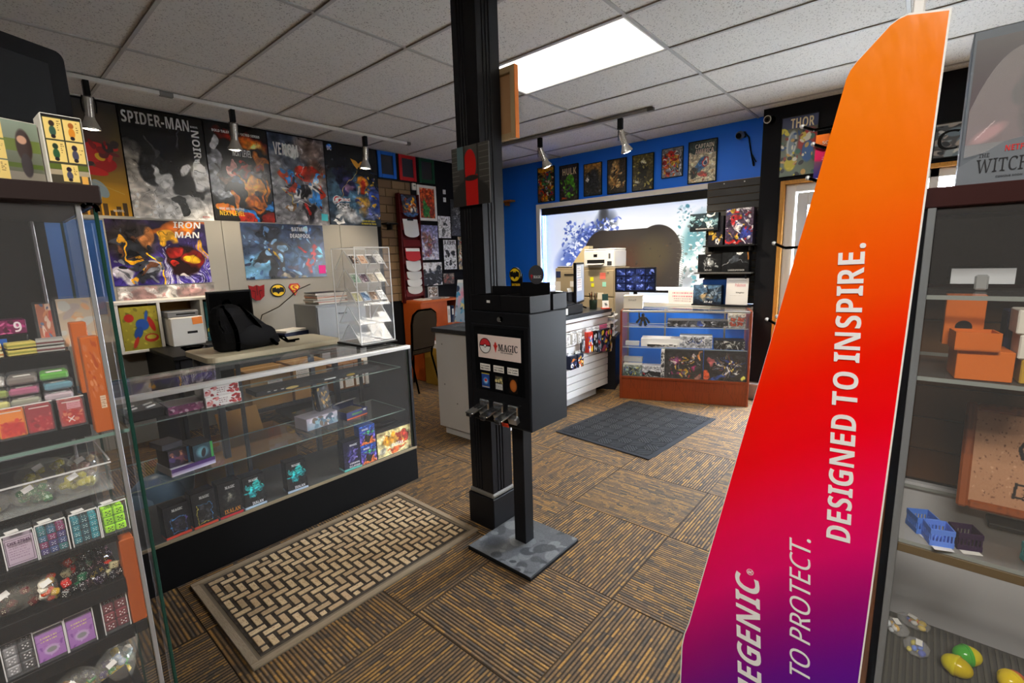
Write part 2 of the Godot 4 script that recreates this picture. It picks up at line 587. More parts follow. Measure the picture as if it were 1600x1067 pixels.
func carpet() -> void:
	rng.seed = 21
	var yarn := ["96703a", "755a3c", "7e6240", "655039", "a2783c", "52463a", "6d563c"]
	var ms := []
	for v in 3:
		var a := Art.new(456, 456, "2a241e", "2a241e")
		a.rg.seed = 77 + v
		var hm := Image.create(456, 456, false, Image.FORMAT_L8)
		for r in 38:
			var x := 0
			var own := Color(yarn[a.rg.randi() % 7])
			while x < 456:
				var ln := a.rg.randi_range(6, 46)
				var c := own.lerp(Color(yarn[a.rg.randi() % 7]), a.rg.randf_range(0.2, 1.0))
				for q in range(x, mini(x + ln, 456)):
					for y in 12:
						var tone: float = a.rg.randf_range(0.72, 1.2) * [0.62, 0.85, 1.0, 1.08, 1.1, 1.08, 1.0, 0.9, 0.7, 0.42, 0.34, 0.42][y]
						a.im.set_pixel(q, r * 12 + y, Color(c.r * tone, c.g * tone, c.b * tone))
				x += ln
		for r in 456:
			var hgt := 0.5 - 0.5 * cos(TAU * (r % 12 + 1.5) / 12.0)
			hm.fill_rect(Rect2i(0, r, 456, 1), Color(hgt, hgt, hgt))
		var m := pic(a, 0.95, 0.0, true)
		m.heightmap_enabled = true; m.heightmap_texture = ImageTexture.create_from_image(hm); m.heightmap_scale = 0.14
		ms.append(m)
	var slab := st("floor", bm(Vector3(8.4, 0.1, 8.6), 0.0), mt("3c342b", 0.95), Vector3(1.7, -0.058, -1.1))
	for kx in range(-8, 6):
		for kz in range(-7, 7):
			var c := Vector3(2.287 + TILE * (kx + 0.5), -0.004, -0.919 + TILE * (kz + 0.5))
			var odd := absi(kx + kz) % 2
			pt(slab, "carpet_tile", bm(Vector3(TILE - 0.0015, 0.008, TILE - 0.0015), 0.002), ms[absi(kx * 5 + kz * 3) % 3], c - slab.position, Vector3(0, 90.0 * odd + (180.0 if (kx * 7 + kz) % 3 == 0 else 0.0), 0))


func front_window() -> void:
	var white := mt("eceae4", 0.4)
	var f := st("window_1", bm(Vector3(0.05, 0.06, 2.96), 0.003), white, Vector3(5.54, 2.235, -2.80))
	bc(f, "frame_side", Vector3(-0.025, -1.34, -1.48), Vector3(0.025, -0.03, -1.415), white, 0.003)
	bc(f, "frame_bottom", Vector3(-0.03, -1.36, -1.48), Vector3(0.06, -1.30, 1.48), white, 0.003)
	bc(f, "shade_box", Vector3(0.0, -0.125, -1.40), Vector3(0.06, -0.035, 1.46), mt("25221f", 0.5), 0.004)
	bc(f, "film_bar", Vector3(0.03, -1.185, -0.6), Vector3(0.06, -1.155, 1.46), mt("1d1b1a", 0.5), 0.004)
	bc(f, "pull_cord", Vector3(0.01, -1.0, -1.365), Vector3(0.016, -0.1, -1.359), mt("55617a", 0.5), 0.001)
	# the printed film on the glass, lit from outside by the sky
	var a := Art.new(420, 176, "fbfbfa", "fbfbfa")
	a.e(0.19, 0.62, 0.12, 0.40, 0.9, "5068b4", 0.9).e(0.27, 0.34, 0.12, 0.2, -0.35, "3c529a", 0.9).e(0.345, 0.2, 0.07, 0.24, 0.2, "565b66", 0.9).e(0.335, 0.05, 0.03, 0.14, 0.0, "4c4a46", 0.9)
	a.s(420, 0.1, 0.12, 0.42, 0.7, 0.014, "8c9cdc e8ecf8 4458a4 f4f6fc 6a7cc0")
	a.e(0.76, 0.42, 0.07, 0.36, 0.35, "5c8c96", 0.9).e(0.85, 0.5, 0.06, 0.42, 0.1, "74888a", 0.9).e(0.74, 0.88, 0.05, 0.2, 0.3, "8a9094", 0.9)
	a.s(320, 0.69, 0.05, 0.95, 1.0, 0.012, "5a929c f4f8f8 62706f c8dcdc")
	a.e(0.33, 0.62, 0.105, 0.36, 0.0, "2c2622", 0.05).e(0.60, 0.58, 0.11, 0.34, 0.0, "2c2622", 0.05).r(0.33, 0.28, 0.60, 1.0, "2c2622").r(0.228, 0.6, 0.705, 1.0, "2c2622")
	a.e(0.46, 0.75, 0.18, 0.4, 0.0, "43291a", 0.95).e(0.58, 0.6, 0.1, 0.3, 0.0, "3a3220", 0.95)
	a.s(70, 0.26, 0.4, 0.68, 1.0, 0.008, "342d29 221e1b 40301f")
	for k in 24: a.l(0.69 + 0.02 * a.rg.randf(), 0.4 + 0.025 * k, 0.72, 0.42 + 0.025 * k, 0.004, "5a5550")
	var film := pic(a, 0.6)
	film.backlight_enabled = true; film.backlight = Color(0.2, 0.2, 0.2)
	print_on(f, "window_film", 2.80, 1.0, film, Vector3(0.085, -0.62, 0.01), Vector3(0, -90, 0))
	var milk := mt("f4f4f0", 0.6).duplicate()
	milk.backlight_enabled = true; milk.backlight = Color(0.2, 0.2, 0.2)
	print_on(f, "frosted_strip", 2.80, 0.16, milk, Vector3(0.085, -1.22, 0.01), Vector3(0, -90, 0))
	sheet(f, "pane", 2.86, 1.28, 0.006, glass, mt("3c6a5c", 0.2), Vector3(0.10, -0.68, 0.0), Vector3(0, -90, 0))
	# a paper with pink print behind the glass showcase
	var pa := Art.new(96, 48, "f3f1ef", "f3f1ef").p(0.15, 0.15, 0.9, 2, 0.26, "e58a98").p(0.2, 0.62, 0.85, 2, 0.16, "c9a5a8")
	var n := th("paper_notice", "white paper with pink print on the sill below the window film", "paper", Vector3(5.52, 0.935, -2.13), -90)
	print_on(n, "print", 0.34, 0.15, pic(pa, 0.7), Vector3(0, 0.075, 0.0025))
	bx(n, "sheet", Vector3(0.35, 0.155, 0.004), mt("f3f1ef", 0.7), O, O, 0.0)


func track_lights() -> void:
	var alu := mt("b9b7b2", 0.35, 0.6)
	var dark := mt("141414", 0.5)
	var t := th("light_track", "long white lighting track on the ceiling above the large posters", "light track", Vector3(1.65, CEIL - 0.02, -4.55))
	bc(t, "rail", Vector3(-2.4, -0.01, -0.018), Vector3(1.86, 0.02, 0.018), mt("d8d5cf", 0.45), 0.003)
	bc(t, "end_cap", Vector3(1.86, -0.011, -0.019), Vector3(1.91, 0.02, 0.019), mt("6f6d69", 0.5), 0.002)
	bc(t, "joiner", Vector3(-0.45, -0.012, -0.02), Vector3(-0.36, 0.02, 0.02), mt("77746f", 0.5), 0.002)
	t = th("light_track", "grey lighting track on the ceiling in front of the blue wall", "light track", Vector3(4.4, CEIL - 0.02, -3.0))
	bc(t, "rail", Vector3(-0.018, -0.01, -1.2), Vector3(0.018, 0.02, 0.92), mt("8f8b86", 0.45), 0.003)
	bc(t, "end_cap", Vector3(-0.02, -0.011, 0.92), Vector3(0.02, 0.02, 0.98), mt("5c5a57", 0.5), 0.002)
	spot("lit silver track lamp nearest the glass dice cabinet", Vector3(0.77, 0, -4.55), Vector3(-0.03, -1, -0.12))
	spot("lit silver track lamp over the poster of the orange mask", Vector3(1.706, 0, -4.55), Vector3(0.02, -1, -0.16))
	spot("lit silver track lamp over the dark blue poster by the brick", Vector3(2.975, 0, -4.55), Vector3(-0.03, -1, -0.10))
	spot("lit white track lamp over the leftmost small picture of the blue wall", Vector3(4.4, 0, -3.34), Vector3(0.35, -1, 0.22))
	spot("lit white track lamp over the middle pictures of the blue wall", Vector3(4.4, 0, -2.36), Vector3(0.35, -1, 0.2))


func spot(label: String, at: Vector3, dir: Vector3) -> void:
	var t := th("track_lamp", label, "track light", Vector3(at.x, CEIL - 0.03, at.z), 0.0, "track lamps on the two rails")
	bx(t, "adapter", Vector3(0.035, 0.10, 0.05), mt("121212", 0.4), Vector3(0, -0.10, 0))
	var g := Geo.new()
	g.tube([Vector3(0.03, -0.1, 0), Vector3(0.042, -0.15, 0.0), Vector3(0.036, -0.21, 0)], 0.004)
	g.tube([Vector3(-0.03, -0.1, 0), Vector3(-0.042, -0.15, 0.0), Vector3(-0.036, -0.21, 0)], 0.004)
	pt(t, "bracket", g.mesh(), mt("1c1c1c", 0.5))
	var d := dir.normalized()
	var up := Quaternion(Vector3.UP, -d)
	g = Geo.new()
	g.lathe([Vector2(0, 0.0), Vector2(0.026, 0.0), Vector2(0.03, -0.006), Vector2(0.03, -0.13), Vector2(0.034, -0.15), Vector2(0.058, -0.20), Vector2(0.06, -0.215), Vector2(0.054, -0.215), Vector2(0.03, -0.16), Vector2(0.0, -0.15)])
	var b := pt(t, "lamp_head", g.mesh(), mt("cfcdc8", 0.25, 0.75), Vector3(0, -0.105, 0))
	b.quaternion = up
	g = Geo.new()
	g.lathe([Vector2(0, -0.222), Vector2(0.03, -0.218), Vector2(0.052, -0.208), Vector2(0.052, -0.203), Vector2(0.0, -0.2)])
	pt(b, "bulb", g.mesh(), lamp_mat("fff2da", 22.0))
	var s := SpotLight3D.new()
	s.name = "lamp_glow"; t.add_child(s)
	var p := Vector3(0, -0.105, 0) + d * 0.235
	s.position = p
	s.quaternion = Quaternion(Vector3.FORWARD, d)
	s.light_color = Color("ffeccf"); s.light_energy = 1.1 if at.x < 4.0 else 2.4; s.light_size = 0.045; s.spot_angle = 48; s.spot_angle_attenuation = 0.6
	s.spot_range = 12.0; s.spot_attenuation = 2.0; s.shadow_enabled = true


# a poster on a stiff board, front face at its own z = 0, hung on the long wall
func poster(label: String, x0: float, x1: float, y0: float, y1: float, m: Material, deep := 0.024, grp := "") -> Node3D:
	var p := th("poster", label, "poster", Vector3((x0 + x1) / 2, (y0 + y1) / 2, -5.104 if deep > 0.01 else -5.099), 0.0, grp)
	pt(p, "board", bm(Vector3(x1 - x0, y1 - y0, deep), 0.001), mt("1e1c1c", 0.6), Vector3(0, 0, -deep / 2 - 0.0006))
	print_on(p, "print", x1 - x0, y1 - y0, m, O)
	return p


func posters() -> void:
	var white := mt("ecebe8", 0.4)
	var grp := "large posters in a row under the ceiling"
	# 1 ochre sky and red streaks
	var a := Art.new(240, 358, "2c2a2a", "d79a12")
	a.e(0.2, 0.12, 0.6, 0.25, 0, "35322f", 0.8).e(0.72, 0.22, 0.25, 0.18, 0.3, "4c3f33", 0.9).e(0.5, 0.42, 0.6, 0.2, 0.2, "5a3533", 0.9).e(0.1, 0.6, 0.35, 0.25, 0, "3d3934", 0.9)
	a.e(0.72, 0.45, 0.16, 0.1, 0.5, "c81f1c").e(0.8, 0.55, 0.12, 0.06, -0.4, "b01a1a").e(0.62, 0.6, 0.2, 0.04, 0.2, "d42320").e(0.3, 0.62, 0.2, 0.03, -0.2, "c9201d").e(0.75, 0.48, 0.06, 0.03, 0.7, "e6b32a")
	a.e(0.5, 0.8, 0.9, 0.12, 0, "d89a18", 0.9).e(0.7, 0.76, 0.07, 0.09, -0.5, "9fb0b8").e(0.62, 0.84, 0.09, 0.05, -0.7, "b9c6cc").e(0.45, 0.83, 0.05, 0.08, 0.4, "8f9aa0")
	a.l(0.55, 0.35, 0.6, 0.62, 0.012, "d8d4cc").l(0.5, 0.66, 0.95, 0.8, 0.008, "e0c98a").s(26, 0.4, 0.3, 0.95, 0.65, 0.08, "8a1d1d d02a22 3a2a2a 6a2426")
	for k in 14: a.r(0.07 * k, 0.97 - 0.09 * absf(sin(k * 2.3)), 0.07 * k + 0.05, 1.0, "4a3310")
	var p := poster("first large poster from the glass dice cabinet, red streaks over an ochre skyline", 0.42, 1.03, 1.95, 2.832, pic(a), 0.024, grp)
	txt(p, "lettering", "MARVEL", mt("d8d0c8", 0.5), Vector3(0.22, -0.40, 0.001), 0.07, 0.018)
	# 2 black and white, cloaked shape
	a = Art.new(240, 358, "0b0b0c", "f2f0ee")
	a.r(0, 0, 1, 0.2, "0c0c0d").e(0.5, 0.25, 0.9, 0.3, 0, "141416", 0.5).e(0.05, 0.55, 0.2, 0.3, 0.0, "8f877c", 0.9).e(0.12, 0.8, 0.25, 0.25, 0.0, "cfc6bd", 0.9)
	a.e(0.5, 0.50, 0.36, 0.2, 0.1, "1a1a1b", 0.3).e(0.3, 0.53, 0.2, 0.17, -0.2, "232324", 0.3).e(0.52, 0.36, 0.15, 0.1, 0.0, "0e0e0e", 0.25).e(0.75, 0.68, 0.26, 0.1, 0.1, "151515", 0.3)
	a.e(0.7, 0.5, 0.12, 0.06, -0.6, "f4f4f4", 0.5).e(0.92, 0.6, 0.14, 0.12, 0, "ffffff", 0.6).e(0.42, 0.64, 0.14, 0.05, 0.7, "d6d6d6", 0.6).e(0.36, 0.6, 0.05, 0.12, -0.35, "c9c9c9", 0.5)
	a.e(0.57, 0.8, 0.1, 0.05, 0, "2a2a2a").e(0.58, 0.88, 0.05, 0.09, -0.3, "1d1d1d").r(0.85, 0.36, 0.95, 0.62, "f3f3f1").p(0.87, 0.38, 0.94, 8, 0.025, "555555").l(0.3, 0.25, 0.36, 0.42, 0.03, "3a3a3a")
	a.l(0.28, 0.72, 0.3, 1.0, 0.008, "ffffff").l(0.75, 0.75, 0.76, 1.0, 0.008, "dddddd").l(0.0, 0.74, 0.3, 0.73, 0.008, "efe6de").e(0.68, 0.22, 0.02, 0.14, 0.1, "55555a", 0.9).nz(0.03)
	p = poster("large black and white poster with a dark cloaked shape and pale title", 1.04, 1.645, 1.94, 2.834, pic(a.wp(), 0.2), 0.024, grp)
	txt(p, "title", "SPIDER-MAN", mt("c9c8c6", 0.5), Vector3(-0.045, 0.372, 0.001), 0.48, 0.095, O, true)
	txt(p, "title", "NOIR", white, Vector3(0.235, 0.22, 0.001), 0.24, 0.06, Vector3(0, 0, -90))
	txt(p, "lettering", "MARVEL", white, Vector3(0.235, 0.37, 0.001), 0.06, 0.016)
	txt(p, "lettering", "MARVEL", mt("b33a35", 0.5), Vector3(0.24, -0.415, 0.001), 0.06, 0.016)
	# 3 orange mask
	a = Art.new(240, 358, "121214", "1a1816")
	a.e(0.55, 0.13, 0.55, 0.07, 0.15, "8c1d12", 0.9).e(0.7, 0.17, 0.3, 0.06, 0.2, "e07a1a", 0.9).e(0.78, 0.2, 0.12, 0.03, 0.1, "ffd27a", 0.9).e(0.84, 0.34, 0.16, 0.09, 0.5, "b8641c", 0.5)
	a.e(0.1, 0.38, 0.13, 0.14, 0.2, "84858c", 0.4).e(0.1, 0.62, 0.14, 0.16, 0, "8f939b", 0.4).e(0.16, 0.2, 0.1, 0.08, 0, "d6d6d6", 0.3).e(0.22, 0.7, 0.14, 0.05, 0.3, "b9bcc2", 0.4)
	a.e(0.36, 0.46, 0.07, 0.09, 0, "d98f86").e(0.38, 0.56, 0.08, 0.05, 0.2, "4d6f98").e(0.56, 0.44, 0.1, 0.07, 0.6, "8c2f26").e(0.78, 0.48, 0.14, 0.05, 0.1, "6e6a6c", 0.4).s(30, 0.1, 0.35, 0.95, 0.6, 0.09, "3a3636 6a4a3a 54504e 8a3a2c")
	a.e(0.7, 0.66, 0.2, 0.15, 0, "f09a1d", 0.2).e(0.72, 0.79, 0.18, 0.13, 0.1, "dc6f15", 0.3).e(0.52, 0.6, 0.03, 0.13, -0.3, "e88f1c").e(0.94, 0.64, 0.03, 0.12, 0.1, "d97d18").e(0.75, 0.7, 0.1, 0.05, 0.7, "2a1a0c", 0.5).e(0.7, 0.86, 0.1, 0.02, 0, "5c2a10", 0.5)
	a.e(0.55, 0.93, 0.2, 0.06, 0.6, "2f7fd0").e(0.94, 0.83, 0.09, 0.06, -0.5, "2f86d8").e(0.52, 1.0, 0.16, 0.09, 0, "b02a1c").e(0.9, 0.98, 0.17, 0.08, 0, "9c241a").e(0.2, 0.86, 0.17, 0.05, 0.5, "e8761b").e(0.38, 0.78, 0.05, 0.12, -0.2, "dd7c22")
	p = poster("large poster of an orange mask on a black ground with a fiery band", 1.655, 2.205, 1.945, 2.834, pic(a.wp(), 0.2), 0.024, grp)
	txt(p, "title", "NEXT LEVEL", white, Vector3(0.03, 0.20, 0.001), 0.17, 0.065)
	txt(p, "lettering", "NEXT LEVEL", mt("f2c21f", 0.5), Vector3(-0.12, -0.37, 0.001), 0.22, 0.045)
	txt(p, "lettering", "WHAT ARE YOU WAITING", white, Vector3(-0.12, -0.33, 0.001), 0.22, 0.022)
	txt(p, "lettering", "BOLD TALENT     EXPECTED SERIES", white, Vector3(0.0, 0.375, 0.001), 0.42, 0.022)
	# 4 moon and red blue tangle
	a = Art.new(240, 358, "3a4352", "9a9698")
	a.e(0.75, 0.12, 0.4, 0.2, 0.3, "8b7a72", 0.9).e(0.2, 0.18, 0.2, 0.1, 0, "23354f", 0.8).e(0.36, 0.16, 0.16, 0.11, 0, "c9cfcc", 0.25).e(0.85, 0.38, 0.25, 0.16, 0.3, "7a5a4c", 0.8).e(0.1, 0.45, 0.2, 0.3, 0, "8f8f93", 0.9)
	a.e(0.55, 0.38, 0.15, 0.09, 0.3, "b8301f", 0.25).e(0.7, 0.42, 0.13, 0.09, 0.8, "a32a1c", 0.3).e(0.25, 0.44, 0.12, 0.08, -0.5, "c4421f", 0.3).e(0.38, 0.5, 0.05, 0.16, -0.4, "3a7fc4", 0.3).e(0.8, 0.47, 0.06, 0.07, 0, "3f8bd0").e(0.78, 0.7, 0.09, 0.13, -0.3, "3c86d2", 0.3)
	a.e(0.55, 0.62, 0.12, 0.1, 0.3, "1a1a22", 0.3).e(0.72, 0.56, 0.12, 0.07, 0.3, "e8e6e4", 0.4).e(0.44, 0.66, 0.1, 0.05, 0.8, "f2f0ee", 0.4).e(0.88, 0.6, 0.07, 0.1, 0.2, "b9331f").e(0.36, 0.58, 0.06, 0.09, 0.3, "c23a24").e(0.62, 0.86, 0.12, 0.14, 0.2, "241c20", 0.4).e(0.6, 0.82, 0.03, 0.07, 0.2, "c02a22")
	a.e(0.3, 0.78, 0.1, 0.03, -0.4, "8a6a4c").l(0.35, 0.74, 0.68, 0.77, 0.012, "f4f2ee").l(0.2, 0.6, 0.34, 0.75, 0.014, "d0b060").s(40, 0.2, 0.35, 0.95, 0.8, 0.07, "2b2b35 7a2a22 3c6fa8 c9c3bd 8a3524").l(0.56, 0, 0.56, 1.0, 0.006, "b0aeb0")
	p = poster("large poster of a pale moon above a tangle of red and blue", 2.215, 2.805, 1.94, 2.834, pic(a.wp(), 0.2), 0.024, grp)
	txt(p, "title", "VENOM", mt("e8e8e4", 0.5), Vector3(-0.12, 0.30, 0.001), 0.25, 0.12)
	bx(p, "sticky_note", Vector3(0.075, 0.075, 0.002), mt("4fd3dd", 0.6), Vector3(0.24, -0.40, 0.001), Vector3(0, 0, -3))
	# 5 dark blue pair
	a = Art.new(240, 358, "101216", "2b3440")
	a.e(0.4, 0.6, 0.6, 0.35, 0, "4d7490", 0.95).e(0.3, 0.38, 0.2, 0.12, 0.3, "1b2036", 0.3).e(0.38, 0.5, 0.14, 0.13, 0.5, "2b2a55", 0.3).e(0.42, 0.53, 0.07, 0.06, 0, "8a6a8c", 0.5).e(0.3, 0.22, 0.03, 0.08, 0.2, "14182a")
	a.e(0.68, 0.45, 0.11, 0.12, 0, "c9791f", 0.4).e(0.68, 0.5, 0.06, 0.08, 0, "a8301c", 0.4).e(0.66, 0.72, 0.12, 0.14, 0, "b48a4c", 0.6).e(0.9, 0.66, 0.13, 0.18, 0, "3a4f9a", 0.6).e(0.85, 0.85, 0.2, 0.08, 0, "7a86b8", 0.7).e(0.35, 0.85, 0.3, 0.1, 0.2, "c6c8cc", 0.7)
	a.s(50, 0.55, 0.35, 0.98, 0.9, 0.05, "e0b040 3a3f6a 8a5a3a d8d0c8 5a64a8").r(0.1, 0.66, 0.42, 0.72, "e9e9ec").p(0.13, 0.67, 0.4, 2, 0.03, "a83a40").r(0.1, 0.73, 0.36, 0.8, "d5d7dc").p(0.12, 0.74, 0.35, 3, 0.02, "333333").l(0.25, 0.65, 0.55, 0.3, 0.01, "d8b860")
	a.r(0.1, 0.86, 0.26, 0.9, "e8e8e8").r(0.1, 0.92, 0.26, 0.96, "e8e8e8").e(0.1, 0.06, 0.08, 0.05, 0, "3a6ab8")
	p = poster("large dark blue poster beside the brick, with golden wing emblem and white boxes", 2.815, 3.475, 1.95, 2.832, pic(a.wp(), 0.25), 0.024, grp)
	var g := Geo.new()
	g.slab(PackedVector2Array([Vector2(-0.1, 0.05), Vector2(-0.03, 0.03), Vector2(0, 0.0), Vector2(0.03, 0.03), Vector2(0.1, 0.05), Vector2(0.06, -0.02), Vector2(0.02, -0.06), Vector2(0, -0.03), Vector2(-0.02, -0.06), Vector2(-0.06, -0.02)]), 0, 0.001)
	pt(p, "emblem", g.mesh(), mt("d79422", 0.5), Vector3(0.08, 0.26, 0.0))
	txt(p, "lettering", "DC", white, Vector3(-0.27, 0.385, 0.001), 0.05, 0.045)
	txt(p, "lettering", "YOU DO NOT WANT\nTO KNOW THE TRUTH", mt("e8d22a", 0.5), Vector3(0.16, -0.40, 0.001), 0.20, 0.05)
	# lower row
	a = Art.new(360, 278, "2c2140", "3a2f78")
	a.e(0.2, 0.3, 0.35, 0.35, 0, "2a2526", 0.6).e(0.38, 0.25, 0.08, 0.16, 0, "9a6238", 0.5).e(0.2, 0.45, 0.14, 0.2, 0.3, "2b2d33", 0.5).e(0.7, 0.1, 0.35, 0.1, -0.3, "c4641c", 0.6).e(0.58, 0.24, 0.08, 0.1, 0, "e0a422", 0.4).e(0.93, 0.45, 0.04, 0.14, -0.2, "e2a224", 0.5)
	for k in 70:
		var x := 0.5 + 0.5 * a.rg.randf()
		a.l(x, a.rg.randf_range(0.3, 0.9), x + (x - 0.72) * 0.35, 1.0, 0.006, ["b9b6ec", "e8e8fb", "6a5cc0", "453aa0"][k % 4])
	a.e(0.72, 0.6, 0.2, 0.28, 0, "2a1414", 0.3).e(0.65, 0.5, 0.09, 0.14, 0, "8c1f18", 0.4).e(0.82, 0.6, 0.1, 0.16, 0, "7a1c16", 0.4).e(0.8, 0.62, 0.05, 0.09, 0.3, "d8a622", 0.4).e(0.66, 0.72, 0.06, 0.06, 0, "c22a1c").e(0.74, 0.84, 0.04, 0.03, 0, "d8d0d0")
	a.e(0.36, 0.74, 0.13, 0.12, 0.3, "9a9aa2", 0.4).e(0.32, 0.85, 0.1, 0.12, 0.4, "2f3138", 0.4).e(0.12, 0.82, 0.1, 0.12, 0, "c4c0cc", 0.5).l(0.1, 0.3, 0.28, 0.78, 0.018, "e0a01e").l(0.34, 0.45, 0.5, 0.98, 0.018, "e2a21e").l(0.22, 0.42, 0.25, 0.66, 0.024, "d89a20").s(40, 0.03, 0.1, 0.45, 0.95, 0.06, "3a3d46 1d1e24 6f727c c8902a 5a3a2a")
	p = poster("wide purple poster with a red globe and gold arms below the black and white one", 0.835, 1.555, 1.372, 1.925, pic(a.wp(), 0.25), 0.004)
	txt(p, "title", "IRON\nMAN", white, Vector3(0.215, 0.20, 0.001), 0.21, 0.14, O, true, 0.1)
	a = Art.new(360, 246, "2a3a5c", "33496e")
	a.e(0.25, 0.3, 0.35, 0.35, 0, "3c4a63", 0.8).e(0.12, 0.8, 0.25, 0.3, 0, "6fa6cc", 0.8).e(0.32, 0.2, 0.16, 0.14, 0.3, "1c1f2a", 0.4).e(0.4, 0.42, 0.14, 0.14, 0.4, "4a4a4e", 0.5).e(0.22, 0.64, 0.16, 0.1, -0.5, "2c2b2c", 0.3).e(0.32, 0.82, 0.05, 0.2, -0.2, "242426", 0.3).e(0.42, 0.75, 0.07, 0.25, 0.1, "3a3a3c", 0.4).e(0.34, 0.52, 0.06, 0.04, 0.8, "c9a02c")
	a.e(0.82, 0.5, 0.06, 0.2, 0.2, "a8252a", 0.4).e(0.8, 0.75, 0.09, 0.12, 0, "c23a2c", 0.4).e(0.9, 0.55, 0.05, 0.16, 0, "5ab4d0", 0.5).e(0.6, 0.55, 0.14, 0.25, 0, "3f5878", 0.8).e(0.55, 0.95, 0.2, 0.06, 0, "8a8070", 0.6).e(0.7, 0.45, 0.03, 0.05, 0, "c4252a").s(110, 0.0, 0.05, 1.0, 1.0, 0.05, "1e2a44 4a6c9a 2a3450 7aa0c4 3a3a4a")
	p = poster("wide blue poster of a dark crouching shape with a pink sticky note", 1.862, 2.708, 1.378, 1.935, pic(a.wp(), 0.25), 0.004)
	txt(p, "title", "BATMAN\nDEADPOOL", mt("dfe2e8", 0.5), Vector3(0.165, 0.195, 0.001), 0.22, 0.11)
	bx(p, "sticky_note", Vector3(0.08, 0.09, 0.002), mt("f0389c", 0.6), Vector3(0.375, -0.245, 0.001))
	# clear sleeves under the purple poster
	p = th("plastic_sleeve", "crinkled clear plastic sleeve with red reflection painted on its sheets under the purple poster", "sleeve", Vector3(1.205, 1.30, -5.095))
	a = Art.new(160, 32, "8a8280", "9a9290")
	a.s(40, 0, 0, 1, 1, 0.1, "b0a8a6 75706e a4807c c2bab8 8f6a68").e(0.52, 0.5, 0.07, 0.6, 0.2, "d8d2cc").e(0.78, 0.5, 0.2, 0.5, 0, "a07874", 0.8)  # pinkish tones paint the red reflected in the plastic
	bx(p, "sheet", Vector3(0.72, 0.125, 0.003), pic(a.wp(), 0.5), Vector3(0, -0.0625, -0.002), O, 0.0)
	sheet(p, "sleeve_front", 0.73, 0.135, 0.003, acrylic, acrylic, Vector3(0, 0, 0.002))


func frame_picture(label: String, x: float, y: float, w: float, h: float, m: Material, border: float, fcol: String, at_wall := "left", grp := "", nm := "framed_picture", cat := "picture") -> Node3D:
	var at := Vector3(x, y, -5.128) if at_wall == "left" else Vector3(5.548 if at_wall == "far" else 5.298, y, x)
	var p := th(nm, label, cat, at, 0.0 if at_wall == "left" else -90.0, grp)
	var f := mt(fcol, 0.45)
	if border > 0.0:
		for s in [-1, 1]:
			bc(p, "frame", Vector3(s * w / 2, -h / 2, 0), Vector3(s * (w / 2 - border), h / 2, 0.022), f, 0.003)
			bc(p, "frame", Vector3(-w / 2 + border, s * h / 2, 0), Vector3(w / 2 - border, s * (h / 2 - border), 0.022), f, 0.003)
	pt(p, "backing", bm(Vector3(w - border * 1.9, h - border * 1.9, 0.012), 0.001), mt("26262a", 0.7), Vector3(0, 0, 0.006))
	if m:
		print_on(p, "print", w - 2 * border, h - 2 * border, m, Vector3(0, 0, 0.0132))
	return p


